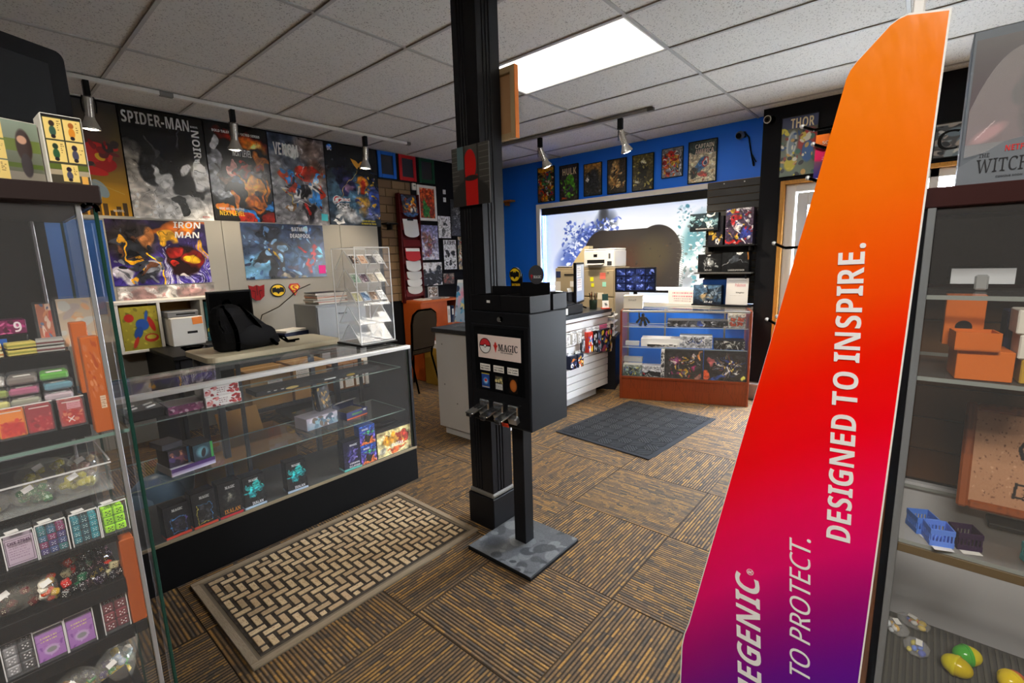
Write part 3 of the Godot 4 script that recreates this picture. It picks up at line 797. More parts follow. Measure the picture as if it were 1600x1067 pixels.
func wall_pictures() -> void:
	var g3 := "empty coloured frames under the ceiling"
	var inner := mt("34343a", 0.35)
	for q in [["empty blue frame beside the dark blue poster", 3.63, "1263c8"], ["empty red frame between the blue and the green frame", 3.938, "c41e22"], ["empty dark green frame under the ceiling", 4.248, "0f4a30"]]:
		frame_picture(q[0], q[1], 2.695, 0.262, 0.315, inner, 0.045, q[2], "left", g3, "picture_mount", "frame")
	var a := Art.new(136, 197, "b8401c", "8c2f18")
	a.s(60, 0, 0, 1, 1, 0.14, "c94a1e a8381a d8622a 7a2a18", 1.5).e(0.35, 0.7, 0.2, 0.3, 0, "2f7a34", 0.5).e(0.6, 0.8, 0.14, 0.25, 0, "3c8a3a", 0.5).e(0.72, 0.8, 0.1, 0.2, 0, "a82a20", 0.5).e(0.3, 0.45, 0.1, 0.1, 0, "3c8a3c", 0.5).r(0, 0, 1, 0.04, "d8a080")
	frame_picture("white framed picture of green shapes on orange red streaks", 4.226, 2.28, 0.318, 0.455, pic(a.wp(), 0.3), 0.034, "f0efec")
	a = Art.new(153, 197, "7a7aa8", "d8d6e4")
	a.e(0.5, 0.35, 0.3, 0.25, 0, "9a86a8", 0.9).e(0.3, 0.35, 0.14, 0.2, 0, "8a5a52", 0.5).e(0.55, 0.45, 0.12, 0.25, 0, "7a5a4a", 0.5).e(0.75, 0.5, 0.1, 0.2, 0, "6a5a6a", 0.5).e(0.45, 0.75, 0.2, 0.2, 0, "6a3f4a", 0.6).s(50, 0.15, 0.3, 0.85, 0.9, 0.09, "5a3a3a b04a3c 3a3a55 c8a07a 8a6a8a e0d8e0")
	frame_picture("tall lilac poster of a huddle of colours in a thin black frame", 4.21, 1.765, 0.362, 0.475, pic(a.wp(), 0.3), 0.008, "151515")
	a = Art.new(110, 84, "f4f3f0", "efeeea")
	a.e(0.45, 0.72, 0.28, 0.3, 0, "1c1c1c", 0.2).e(0.75, 0.65, 0.25, 0.32, -0.3, "202020", 0.2).e(0.86, 0.25, 0.09, 0.2, 0.2, "181818").e(0.25, 0.45, 0.05, 0.2, 0.2, "2a2a2a").e(0.52, 0.4, 0.05, 0.2, 0, "222222").s(60, 0.15, 0.35, 0.95, 0.95, 0.05, "555555 1a1a1a 8a8a8a 303030").r(0.06, 0.9, 0.95, 0.94, "222222")
	frame_picture("framed black brush drawing on white under the lilac poster", 4.212, 1.344, 0.445, 0.335, pic(a.wp(), 0.4), 0.012, "1a1a1a")
	a = Art.new(102, 129, "f0efec", "e8e7e4")
	a.e(0.5, 0.35, 0.22, 0.12, 0, "9a9a9a", 0.5).l(0.3, 0.1, 0.45, 0.35, 0.02, "333333").l(0.75, 0.08, 0.55, 0.35, 0.02, "333333").e(0.5, 0.37, 0.14, 0.07, 0, "3a3a3a", 0.4).e(0.4, 0.72, 0.16, 0.2, 0.4, "666666", 0.5).s(24, 0.2, 0.2, 0.8, 0.9, 0.06, "888888 444444 bbbbbb")
	frame_picture("small pencil drawing on white paper beside the orange picture", 4.51, 1.978, 0.226, 0.296, pic(a.wp(), 0.6), 0.0, "eeeeee")
	a = Art.new(112, 180, "f4f3f1", "efeeeb")
	a.e(0.3, 0.42, 0.16, 0.06, 0.5, "181818").e(0.7, 0.4, 0.16, 0.06, -0.5, "181818").s(44, 0.15, 0.4, 0.9, 0.95, 0.1, "151515 444444 f4f3f1 222222").e(0.5, 0.6, 0.14, 0.1, 0, "eeeeee", 0.5)
	var p := frame_picture("black ink drawing with blocky heading on a white sheet", 4.588, 1.60, 0.255, 0.42, pic(a.wp(), 0.5), 0.006, "222222")
	txt(p, "lettering", "A FIRST", mt("111111", 0.6), Vector3(0, 0.165, 0.014), 0.20, 0.05)
	a = Art.new(102, 85, "8a7a6a", "5a4a44")
	a.s(40, 0, 0, 1, 1, 0.16, "d8d4cc 3a3030 a89080 6a5a50 f0ece4")
	frame_picture("small grey photograph low on the black wall", 4.24, 1.098, 0.175, 0.15, pic(a.wp(), 0.4), 0.01, "d8d8d4")
	a = Art.new(119, 221, "2a2a2c", "55565a")
	for k in 60:
		var an := a.rg.randf() * TAU
		a.l(0.55 + cos(an) * 0.1, 0.45 + sin(an) * 0.06, 0.55 + cos(an) * a.rg.randf_range(0.3, 0.6), 0.45 + sin(an) * 0.36, 0.016, ["e8e8e6", "111111", "c9c9c9"][k % 3])
	frame_picture("black and white feathered drawing half hidden by the pillar", 4.77, 2.115, 0.26, 0.50, pic(a.wp(), 0.5), 0.0, "333333")
	a = Art.new(74, 153, "a8926a", "c9b48a")
	a.s(60, 0, 0, 1, 1, 0.2, "b8503a d8c09a 6a7a6a e8dcc0 8a5a3a 4a4a52")
	frame_picture("faded comic cover in tan colours half hidden by the pillar", 4.83, 1.62, 0.19, 0.475, pic(a.wp(), 0.4), 0.006, "222222")
	a = Art.new(68, 51, "5a4a40", "6a5a50").s(24, 0, 0, 1, 1, 0.2, "8a7a6a 3a302a a89a8a 9a5a4a")
	frame_picture("tiny brown print below the black ink drawing", 4.545, 1.265, 0.20, 0.15, pic(a.wp(), 0.5), 0.0, "333333")
	p = th("yellow_card", "small yellow card on the black wall beside the pillar", "card", Vector3(4.84, 2.16, -5.127))
	bx(p, "card", Vector3(0.10, 0.14, 0.006), mt("f0dc1c", 0.6), O)
	for q in [["upper white switch on the black wall", 2.455], ["lower white switch on the black wall", 2.35]]:
		p = th("light_switch", q[0], "switch", Vector3(4.55, q[1] - 0.03, -5.128), 0.0, "light switches on the black wall")
		bx(p, "plate", Vector3(0.05, 0.06, 0.006), mt("e8e8e4", 0.4), O)
		bx(p, "toggle", Vector3(0.012, 0.02, 0.012), mt("f6f6f2", 0.4), Vector3(0, 0.02, 0.006))
	p = th("thermostat", "small white thermostat box beside the orange picture", "thermostat", Vector3(4.018, 2.43, -5.125))
	bx(p, "case", Vector3(0.065, 0.085, 0.03), mt("e6e5e0", 0.4), Vector3(0, 0, 0.012), O, 0.006)
	bx(p, "dial", Vector3(0.03, 0.02, 0.004), mt("8a9a94", 0.3), Vector3(0, 0.045, 0.028))
	p = th("wall_ledge", "little black ledge on the brick beside the dark blue poster", "ledge", Vector3(3.57, 1.975, -5.06))
	bx(p, "board", Vector3(0.17, 0.02, 0.12), mt("1c1a19", 0.6), O)
	bx(p, "bracket", Vector3(0.02, 0.06, 0.10), mt("1c1a19", 0.6), Vector3(0, -0.06, -0.01))
	# red magazine rack with white pockets
	p = th("magazine_rack", "tall dark red magazine rack hanging on the brick wall", "magazine rack", Vector3(3.85, 0.99, -5.04))
	bx(p, "back_board", Vector3(0.30, 1.37, 0.02), mt("5e1517", 0.4), Vector3(0, 0, -0.03))
	for s in [-1, 1]: bx(p, "side_rail", Vector3(0.02, 1.37, 0.07), mt("4c1012", 0.4), Vector3(0.15 * s, 0, 0))
	for k in 6: bx(p, "pocket", Vector3(0.27, 0.09, 0.012), mt("641a1c", 0.4), Vector3(0, 0.08 + 0.21 * k, 0.03), Vector3(-8, 0, 0))
	var rc := "magazines and papers in the red rack"
	a = Art.new(102, 102, "20242c", "2c3038").e(0.5, 0.35, 0.5, 0.16, -0.5, "e8a020", 0.5).e(0.6, 0.5, 0.3, 0.15, -0.5, "d87a1c").s(20, 0, 0, 1, 1, 0.2, "c9c2b0 3a4a6a 8a3a20").r(0, 0.8, 1, 0.95, "3a5a8a")
	for q in [[1.08, 0.28, pic(a.wp(), 0.35), "orange and black magazine at the top of the red rack"], [0.83, 0.23, mt("d8d8d6", 0.6), "white clipboard sheet below the orange magazine in the red rack"], [0.53, 0.17, mt("c8282e", 0.5), "red and white leaflet in the middle of the red rack"], [0.40, 0.14, mt("dddddb", 0.6), "first rounded white card under the red leaflet"], [0.29, 0.11, mt("cfcfcc", 0.6), "grey white card with a green edge in the red rack"], [0.20, 0.10, mt("d9d9d6", 0.6), "rounded white card second from the bottom of the red rack"], [0.11, 0.10, mt("cdcdca", 0.6), "lowest rounded white card in the red rack"]]:
		var m := th("leaflet", q[3], "leaflet", Vector3(3.85, 0.99 + q[0], -4.985), 0.0, rc)
		var g := Geo.new()
		var o := PackedVector2Array()
		for k in 13:
			var an := PI + PI * k / 12.0
			o.append(Vector2(cos(an) * 0.115, 0.05 + sin(an) * 0.05))
		o.append(Vector2(0.115, q[1])); o.append(Vector2(-0.115, q[1]))
		g.slab(o, -0.002, 0.002)
		pt(m, "sheet", g.mesh(), q[2], O, Vector3(-8, 0, 0))
		if q[1] == 0.23: bx(m, "clip", Vector3(0.09, 0.025, 0.01), mt("222222", 0.3, 0.5), Vector3(0, 0.21, -0.025))
		if q[1] == 0.17: bx(m, "white_band", Vector3(0.22, 0.04, 0.003), mt("eeeeec", 0.5), Vector3(0, 0.125, -0.014), Vector3(-8, 0, 0))
	# emblems on the white wall
	p = th("wall_emblem", "dark red mask shaped emblem on the white wall", "emblem", Vector3(1.945, 1.248, -5.103))
	var gg := Geo.new()
	var pts := PackedVector2Array([Vector2(-0.075, 0.075), Vector2(-0.03, 0.06), Vector2(0, 0.075), Vector2(0.03, 0.06), Vector2(0.075, 0.075), Vector2(0.065, -0.04), Vector2(0.02, -0.08), Vector2(-0.02, -0.08), Vector2(-0.065, -0.04)])
	gg.slab(pts, 0, 0.014)
	pt(p, "shape", gg.mesh(), mt("8a1416", 0.35))
	for s in [-1, 1]:
		bx(p, "groove", Vector3(0.03, 0.008, 0.004), mt("3c0c0e", 0.5), Vector3(0.032 * s, 0.012, 0.013), Vector3(0, 0, 14 * s))
		bx(p, "groove", Vector3(0.006, 0.07, 0.004), mt("3c0c0e", 0.5), Vector3(0.022 * s, -0.06, 0.013), Vector3(0, 0, 6 * s))
	bx(p, "groove", Vector3(0.012, 0.10, 0.004), mt("5c1012", 0.5), Vector3(0, -0.03, 0.013))
	p = th("wall_emblem", "black and yellow oval bat emblem on the white wall", "emblem", Vector3(2.153, 1.255, -5.103))
	oval_bat(p, 0.078, 0.068)
	p = th("wall_emblem", "red and yellow diamond shield emblem on the white wall", "emblem", Vector3(2.327, 1.255, -5.103))
	gg = Geo.new()
	gg.slab(PackedVector2Array([Vector2(-0.062, 0.028), Vector2(-0.04, 0.062), Vector2(0.04, 0.062), Vector2(0.062, 0.028), Vector2(0, -0.066)]), 0, 0.01)
	pt(p, "rim", gg.mesh(), mt("b81c1e", 0.4))
	gg = Geo.new()
	gg.slab(PackedVector2Array([Vector2(-0.046, 0.026), Vector2(-0.032, 0.048), Vector2(0.032, 0.048), Vector2(0.046, 0.026), Vector2(0, -0.046)]), 0.01, 0.013)
	pt(p, "field", gg.mesh(), mt("e6c22a", 0.4))
	txt(p, "letter", "S", mt("c01e20", 0.4), Vector3(0.0, 0.012, 0.014), 0.05, 0.062)
	# the blue wall's row of pictures
	var gb := "small pictures in a row on the blue wall"
	a = Art.new(102, 170, "8a6a3a", "4a4038").s(120, 0, 0, 1, 1, 0.14, "c82a1c e8a820 2a3f8a e8dcc0 3a8a4a 1a1a1a b85a2a").r(0, 0.02, 1, 0.12, "e09a1c")
	frame_picture("leftmost small picture on the blue wall, a crowd of red and yellow", -4.11, 2.525, 0.285, 0.47, pic(a.wp(), 0.35), 0.008, "2a2622", "far", gb)
	a = Art.new(102, 163, "2a2530", "3a3430").e(0.55, 0.4, 0.25, 0.16, 0.3, "5aa82c", 0.4).e(0.7, 0.55, 0.12, 0.2, -0.4, "4a9a28", 0.4).e(0.45, 0.66, 0.2, 0.12, 0, "4a2f5a", 0.5).e(0.5, 0.85, 0.14, 0.1, 0, "5cae30", 0.4).s(40, 0.05, 0.25, 0.95, 0.95, 0.1, "3a7a24 241f28 5a3a66 7ac040 55504a").r(0.05, 0.9, 0.4, 0.97, "c8502a")
	p = frame_picture("small dark picture of a green bulky shape with a pale title", -3.727, 2.50, 0.30, 0.465, pic(a.wp(), 0.35), 0.008, "1c1a18", "far", gb)
	txt(p, "title", "HULK", mt("e8d2a8", 0.5), Vector3(0.01, 0.145, 0.014), 0.22, 0.085)
	a = Art.new(95, 146, "b8863c", "2c3238").e(0.5, 0.55, 0.6, 0.4, 0, "2a2e33", 0.8).e(0.55, 0.4, 0.25, 0.3, 0.3, "30343a", 0.5).e(0.2, 0.5, 0.1, 0.1, 0.3, "d8d4cc", 0.5).s(30, 0.1, 0.3, 0.95, 0.95, 0.1, "4a5058 1c1f22 6a6a66")
	frame_picture("small slate grey picture with an amber corner on the blue wall", -3.358, 2.495, 0.268, 0.405, pic(a.wp(), 0.35), 0.008, "1a1c20", "far", gb)
	a = Art.new(95, 146, "3a322c", "2c2824").e(0.35, 0.4, 0.3, 0.45, 0.3, "d8a45a", 0.8).e(0.3, 0.3, 0.16, 0.3, 0.3, "f0cc8a", 0.8).s(40, 0.2, 0.2, 0.95, 0.9, 0.12, "8a5a2c 2a241e e8c080 5a4430", 2.3)
	frame_picture("small picture of golden flame on dark brown", -3.013, 2.49, 0.262, 0.415, pic(a.wp(), 0.35), 0.008, "1c1814", "far", gb)
	a = Art.new(95, 146, "6a6030", "2e2c26").e(0.5, 0.45, 0.25, 0.35, 0, "24241f", 0.5).e(0.5, 0.2, 0.14, 0.1, 0, "dcd8b0", 0.5).e(0.2, 0.72, 0.2, 0.05, 0.4, "d0ccb4", 0.5).s(40, 0.05, 0.1, 0.95, 0.95, 0.1, "8a7c34 1c1c18 4a4630 b0a85a")
	frame_picture("small olive picture of a dark armoured bulk", -2.665, 2.488, 0.275, 0.42, pic(a.wp(), 0.35), 0.008, "1a1914", "far", gb)
	a = Art.new(95, 122, "8a8a90", "9a9aa0").e(0.45, 0.2, 0.25, 0.14, 0, "c82420", 0.4).e(0.6, 0.4, 0.25, 0.14, 0, "d88a2c", 0.4).s(60, 0.02, 0.2, 0.82, 0.98, 0.13, "c8282c e8e4e0 3a3a44 d06a2c 8a2024 d8a83c").r(0.84, 0.03, 1, 0.97, "5a5e66").r(0.88, 0.03, 0.92, 0.97, "c8ccd2")
	frame_picture("smallest picture of the blue wall, red and silver with a striped edge", -2.305, 2.545, 0.25, 0.325, pic(a.wp(), 0.35), 0.006, "2a2a2e", "far", gb)
	a = Art.new(108, 163, "d0c4a8", "c9bda0").r(0, 0, 1, 0.28, "3a4a48").e(0.45, 0.55, 0.2, 0.2, 0.3, "2c5f9a", 0.4).e(0.6, 0.5, 0.13, 0.1, 0, "c82a24", 0.2).e(0.6, 0.5, 0.09, 0.07, 0, "e8e4dc", 0.3).e(0.6, 0.5, 0.05, 0.04, 0, "2a3a5a", 0.3).e(0.2, 0.75, 0.17, 0.14, 0.3, "24242a", 0.4).e(0.5, 0.8, 0.16, 0.08, 0.3, "c9403a", 0.4).s(30, 0.1, 0.7, 0.95, 0.97, 0.08, "b89a70 8a4a3a 6a7a5a e0d4b8")
	p = frame_picture("largest picture of the blue wall, pale with a round red shield", -1.965, 2.505, 0.312, 0.45, pic(a.wp(), 0.35), 0.01, "20201e", "far", gb)
	txt(p, "title", "CAPTAIN", mt("e8e0d0", 0.5), Vector3(0.02, 0.165, 0.014), 0.20, 0.045)
	txt(p, "title", "AMERICA", mt("e2c8b8", 0.5), Vector3(0.02, 0.11, 0.014), 0.20, 0.045)
	# the orange shelf end on the blue wall and the two cameras
	p = th("wall_ledge", "short orange brown ledge on the blue wall beside the pillar", "ledge", Vector3(5.49, 2.35, -4.80))
	bx(p, "board", Vector3(0.12, 0.025, 0.22), mt("9a5c24", 0.5), O)
	bx(p, "bracket", Vector3(0.10, 0.05, 0.02), mt("7a481c", 0.5), Vector3(0, -0.05, 0))


func oval_bat(p: Node3D, rx: float, ry: float) -> void:
	var o := PackedVector2Array()
	var q := PackedVector2Array()
	for k in 32:
		o.append(Vector2(cos(TAU * k / 32) * rx, sin(TAU * k / 32) * ry)); q.append(Vector2(cos(TAU * k / 32) * rx * 0.86, sin(TAU * k / 32) * ry * 0.84))
	var g := Geo.new()
	g.slab(o, 0, 0.008)
	pt(p, "rim", g.mesh(), mt("141414", 0.4))
	g = Geo.new()
	g.slab(q, 0.008, 0.010)
	pt(p, "field", g.mesh(), mt("f0c818", 0.4))
	var b := PackedVector2Array()
	var half := [Vector2(0.0, 0.30), Vector2(0.05, 0.42), Vector2(0.12, 0.30), Vector2(0.22, 0.28), Vector2(0.26, 0.52), Vector2(0.74, 0.38), Vector2(0.80, 0.02), Vector2(0.70, -0.36), Vector2(0.52, -0.22), Vector2(0.34, -0.26), Vector2(0.18, -0.30), Vector2(0.0, -0.58)]
	for k in half.size(): b.append(half[k] * Vector2(rx, ry))
	for k in range(half.size() - 2, 0, -1): b.append(half[k] * Vector2(-rx, ry))
	g = Geo.new()
	g.slab(b, 0.010, 0.012)
	pt(p, "wings", g.mesh(), mt("141414", 0.4))


func pillar_and_kiosk() -> void:
	var black := mt("1b1b1e", 0.38)
	var p := st("pillar", bm(Vector3(0.14, CEIL, 0.15), 0.0), black, Vector3(1.8375, CEIL / 2, -1.7825))
	var o := -p.position
	bc(p, "plinth", o + Vector3(1.743, 0.0, -1.887), o + Vector3(1.932, 0.185, -1.690), mt("19191b", 0.45), 0.004)
	bc(p, "plinth_cap", o + Vector3(1.748, 0.185, -1.882), o + Vector3(1.927, 0.212, -1.695), mt("6f6c66", 0.5), 0.008)
	for x in [[1.757, 1.796], [1.803, 1.819], [1.826, 1.842], [1.849, 1.919]]:
		bc(p, "fluted_board", o + Vector3(x[0], 0.212, -1.708), o + Vector3(x[1], CEIL - 0.002, -1.702), black, 0.0015)
	for z in [[-1.868, -1.83], [-1.824, -1.81], [-1.804, -1.79], [-1.784, -1.703]]:
		bc(p, "fluted_board", o + Vector3(1.757, 0.212, z[0]), o + Vector3(1.7675, CEIL - 0.002, z[1]), black, 0.0015)
	# red and grey painted panel hung on the pillar
	var a := Art.new(120, 132, "55544f", "3c3b38")
	for k in 13: a.l(0.0, k * 0.08, 0.2, k * 0.08, 0.012, "85837c").l(0.76, 0.05 + k * 0.1, 1.0, 0.05 + k * 0.1, 0.012, "8d8b86")
	a.r(0.16, 0, 0.34, 0.38, "5f7c80").e(0.5, 0.9, 0.56, 0.36, 0, "2c2c2a", 0.2).r(0.34, 0.5, 0.72, 1.0, "c81512").e(0.5, 0.32, 0.17, 0.26, 0, "cf1713", 0.08).r(0.34, 0.0, 0.38, 1.0, "2e2d2b").r(0.70, 0.0, 0.74, 1.0, "2e2d2b").e(0.53, 0.54, 0.2, 0.05, 0, "2a2a28", 0.3)
	var q := th("panel_painting", "square red and grey painted panel hung high on the black pillar", "painting", Vector3(1.744, 1.91, -1.752), -90)
	pt(q, "board", bm(Vector3(0.258, 0.285, 0.012), 0.003), mt("3a3937", 0.5), Vector3(0, 0, 0.007))
	print_on(q, "paint", 0.258, 0.285, pic(a, 0.4), Vector3(0, 0, 0.0136))
	# canvas on the pillar's far side, seen from behind
	a = Art.new(60, 90, "e88a1c", "d8d2c8")
	a.s(40, 0, 0, 1, 0.6, 0.2, "f0b020 d8501c e87a1a c83a1c", 1.5).s(20, 0, 0.5, 1, 1, 0.2, "8a8a90 c8b090 b06a4c")
	q = th("stretched_canvas", "orange painted canvas on wooden stretcher sticking out behind the pillar", "painting", Vector3(1.95, 2.10, -1.76), 90)
	var m := pic(a, 0.6)
	print_on(q, "painted_front", 0.27, 0.345, m, Vector3(0, 0.1725, 0.017))
	pt(q, "canvas", bm(Vector3(0.268, 0.343, 0.006), 0.0), mt("c89a6c", 0.8), Vector3(0, 0.1725, 0.013))
	for s in [-1, 1]:
		bc(q, "stretcher", Vector3(s * 0.135, 0, -0.012), Vector3(s * 0.105, 0.345, 0.012), mt("c9ae84", 0.7), 0.002)
		bc(q, "painted_edge", Vector3(s * 0.1355, 0, -0.012), Vector3(s * 0.138, 0.345, 0.0165), mt("e07a1c" if s < 0 else "d8641c", 0.6), 0.0)
	for y in [0.0, 0.315]: bc(q, "stretcher", Vector3(-0.105, y, -0.012), Vector3(0.105, y + 0.03, 0.012), mt("c2a67c", 0.7), 0.002)
	# ---- the card vending kiosk, its front towards -x
	q = th("card_kiosk", "black coin operated card vending kiosk on a square post beside the pillar", "vending machine", Vector3(1.74, 0, -1.478), -90)
	var body := mt("23262b", 0.4)
	a = Art.new(96, 96, "4a4c4f", "55585b")
	a.s(60, 0, 0, 1, 1, 0.14, "5f6265 3c3e41 6a6c6e 33363a 505356").e(0.2, 0.75, 0.16, 0.2, 0.3, "2c2e32", 0.9).nz(0.03)
	bx(q, "base_plate", Vector3(0.42, 0.022, 0.41), mt("17181a", 0.5), Vector3(0.0, 0, 0), O, 0.004)
	pt(q, "dusty_top", bm(Vector3(0.41, 0.002, 0.40), 0.0), pic(a, 0.8), Vector3(0, 0.0225, 0))
	bx(q, "post", Vector3(0.075, 0.69, 0.07), mt("1a1b1e", 0.45), Vector3(-0.014, 0.022, -0.025), O, 0.003)
	var kb := bx(q, "case", Vector3(0.375, 0.545, 0.285), body, Vector3(0, 0.708, -0.003), O, 0.004)
	# local frame of the case front: +x to the right seen from the customer, z = 0.14 is the front face
	var fz := 0.1395
	bc(q, "front_door", Vector3(-0.18, 0.718, fz), Vector3(0.18, 1.192, fz + 0.004), mt("141518", 0.4), 0.002)
	bc(q, "lid", Vector3(-0.1875, 1.197, fz), Vector3(0.1875, 1.252, fz + 0.003), mt("18191c", 0.4), 0.002)
	bc(q, "window", Vector3(-0.155, 0.87, fz + 0.004), Vector3(0.155, 1.18, fz + 0.0055), mt("0c0d0f", 0.12), 0.0)
	var g := Geo.new()
	g.rod(Vector3(0, 0, 0), Vector3(0, 0, 0.014), 0.013, 0.011, 16)
	pt(q, "lock", g.mesh(), mt("c8c8c6", 0.2, 0.9), Vector3(0.02, 1.222, fz + 0.003))
	var sgn := pt(q, "sign_board", bm(Vector3(0.268, 0.112, 0.003), 0.001), mt("f1dfd8", 0.4), Vector3(0.005, 1.087, fz + 0.007))
	g = Geo.new()
	var top := PackedVector2Array()
	var bot := PackedVector2Array()
	for k in 17:
		top.append(Vector2(cos(PI * k / 16), sin(PI * k / 16)) * 0.034); bot.append(Vector2(cos(PI + PI * k / 16), sin(PI + PI * k / 16)) * 0.034)
	g.slab(top, 0, 0.0012)
	pt(sgn, "emblem_red", g.mesh(), mt("d8333a", 0.4), Vector3(-0.085, 0.004, 0.002))
	g = Geo.new(); g.slab(bot, 0, 0.0012)
	pt(sgn, "emblem_white", g.mesh(), mt("f6f4f2", 0.4), Vector3(-0.085, 0.004, 0.002))
	g = Geo.new()
	g.lathe([Vector2(0.034, 0), Vector2(0.037, 0), Vector2(0.037, 0.002), Vector2(0.034, 0.002), Vector2(0.034, 0)], O, 28)
	g.box(O, Vector3(0.068, 0.0035, 0.005))
	g.lathe([Vector2(0, 0.002), Vector2(0.009, 0.002), Vector2(0.009, 0)], O, 16)
	pt(sgn, "emblem_ring", g.mesh(), mt("1a1a1c", 0.4), Vector3(-0.085, 0.004, 0.002), Vector3(90, 0, 0))
	g = Geo.new(); g.lathe([Vector2(0, 0.003), Vector2(0.006, 0.003), Vector2(0.006, 0)], O, 16)
	pt(sgn, "emblem_button", g.mesh(), mt("f6f4f2", 0.4), Vector3(-0.085, 0.004, 0.0024), Vector3(90, 0, 0))
	g = Geo.new()
	g.slab(PackedVector2Array([Vector2(0, -0.028), Vector2(0.007, -0.004), Vector2(0.016, 0.010), Vector2(0.008, 0.006), Vector2(0.006, 0.016), Vector2(0.0, 0.024), Vector2(-0.006, 0.016), Vector2(-0.008, 0.006), Vector2(-0.016, 0.010), Vector2(-0.007, -0.004)]), 0, 0.001)
	pt(sgn, "flame_emblem", g.mesh(), mt("d02a22", 0.4), Vector3(-0.018, 0.004, 0.002))
	txt(sgn, "lettering", "MAGIC", mt("15151a", 0.4), Vector3(0.058, 0.003, 0.0025), 0.118, 0.032, O, true, 0.0, "Droid Serif")
	txt(sgn, "lettering", "THE GATHERING", mt("15151a", 0.4), Vector3(0.05, -0.02, 0.0025), 0.075, 0.006, O, false)
	a = Art.new(40, 56, "2a4a9a", "284a8e").r(0, 0, 1, 0.08, "d8c040").e(0.5, 0.5, 0.36, 0.26, 0, "5a9ad8", 0.4).e(0.5, 0.5, 0.2, 0.14, 0, "e8eef4", 0.3).e(0.5, 0.46, 0.18, 0.1, 0, "c83038", 0.3).r(0.05, 0.9, 0.95, 0.97, "d8c8a0")
	var b := Art.new(40, 56, "1c1c1e", "26262a").r(0.08, 0.1, 0.92, 0.5, "6a6a50").s(16, 0.1, 0.12, 0.9, 0.48, 0.2, "b09a50 3a4a4a d8c88a 5a4a3a").r(0.08, 0.56, 0.92, 0.94, "d8d8d4").p(0.12, 0.6, 0.88, 4, 0.08, "555555")
	var c := Art.new(40, 56, "1a1410", "1a1410").e(0.5, 0.5, 0.42, 0.42, 0, "a85a22", 0.3).e(0.5, 0.5, 0.3, 0.3, 0, "b86a2c", 0.5)
	var cards := [a, b, c]
	for k in 3:
		var x := -0.088 + 0.088 * k
		pt(q, "price_sticker", bm(Vector3(0.066, 0.032, 0.001), 0.0), mt("efe9e2", 0.6), Vector3(x, 0.985, fz + 0.0065))
		txt(q, "sticker_print", "1-3 Cards\n50c Coins", mt("222222", 0.6), Vector3(x, 0.985, fz + 0.0072), 0.056, 0.02)
		print_on(q, "sample_card", 0.052, 0.073, pic(cards[k], 0.25), Vector3(x, 0.918, fz + 0.0066))
		# coin mechanism: plate, slide with coin slots, push lever
		var chrome := mt("b9bcc0", 0.18, 0.95)
		var xx := -0.095 + 0.092 * k
		var cm := bx(q, "coin_mechanism", Vector3(0.062, 0.05, 0.018), chrome, Vector3(xx, 0.775, fz + 0.013), O, 0.005)
		bx(cm, "slide", Vector3(0.05, 0.008, 0.11), chrome, Vector3(0, -0.012, 0.055), Vector3(12, 0, 0), 0.002)
		for s in [-1, 1]: bx(cm, "coin_slot", Vector3(0.014, 0.002, 0.016), mt("2c2d30", 0.4), Vector3(0.012 * s, -0.002, 0.05), Vector3(12, 0, 0), 0.0)
		bx(cm, "push_bar", Vector3(0.03, 0.016, 0.014), mt("3a3b3f", 0.3, 0.6), Vector3(0, -0.034, 0.11), O, 0.004)
		bx(cm, "chute", Vector3(0.05, 0.035, 0.03), mt("a4a7ab", 0.3, 0.8), Vector3(0.012, -0.058, 0.012), Vector3(20, 0, 0), 0.004)
		if k == 2: bx(cm, "red_tab", Vector3(0.04, 0.02, 0.004), mt("d83a22", 0.5), Vector3(-0.008, -0.066, 0.05), Vector3(15, 0, 0), 0.001)
	# open black counter displays on the kiosk
	var d := th("display_box", "low black cardboard display with small white tag on the kiosk", "display box", Vector3(1.69, 1.2535, -1.568), -90)
	tray(d, 0.185, 0.075, 0.15, mt("151517", 0.5), 0.11)
	bx(d, "tag", Vector3(0.02, 0.012, 0.001), mt("e8e8e6", 0.5), Vector3(0.02, 0.04, 0.0765), O, 0.0)
	var disc := Node3D.new()
	disc.name = "header_disc"; d.add_child(disc)
	disc.position = Vector3(0.075, 0.165, -0.066)
	oval_bat(disc, 0.036, 0.036)
	txt(d, "lettering", "BATMAN", mt("e8b818", 0.5), Vector3(0.075, 0.118, -0.064), 0.05, 0.012)
	bx(d, "header", Vector3(0.075, 0.11, 0.003), mt("121214", 0.5), Vector3(0.075, 0.06, -0.07))
	d = th("display_box", "black cardboard display with round grey header on the kiosk", "display box", Vector3(1.69, 1.2535, -1.383), -90)
	tray(d, 0.172, 0.075, 0.15, mt("161618", 0.5), 0.13)
	g = Geo.new()
	g.rod(Vector3(0, 0, 0), Vector3(0, 0, 0.003), 0.044, 0.044, 32)
	pt(d, "header_disc", g.mesh(), mt("4a4b50", 0.4), Vector3(0.01, 0.165, -0.072))
	g = Geo.new()
	g.slab(PackedVector2Array([Vector2(0, -0.012), Vector2(0.004, 0), Vector2(0.008, 0.006), Vector2(0, 0.012), Vector2(-0.008, 0.006), Vector2(-0.004, 0)]), 0, 0.001)
	pt(d, "flame_emblem", g.mesh(), mt("c8303c", 0.4), Vector3(-0.015, 0.155, -0.0685))
	txt(d, "lettering", "MAGIC", mt("e4e4e4", 0.4), Vector3(0.018, 0.155, -0.0685), 0.045, 0.013, O, true, 0.0, "Droid Serif")
	d = th("display_box", "third black display on the kiosk with torn white flap", "display box", Vector3(1.84, 1.2535, -1.375), -90)
	tray(d, 0.16, 0.075, 0.11, mt("18181a", 0.5), 0.075)
	bx(d, "torn_flap", Vector3(0.10, 0.006, 0.08), mt("e9e9ea", 0.6), Vector3(0.02, 0.076, 0.0), Vector3(-6, 10, 4), 0.001)


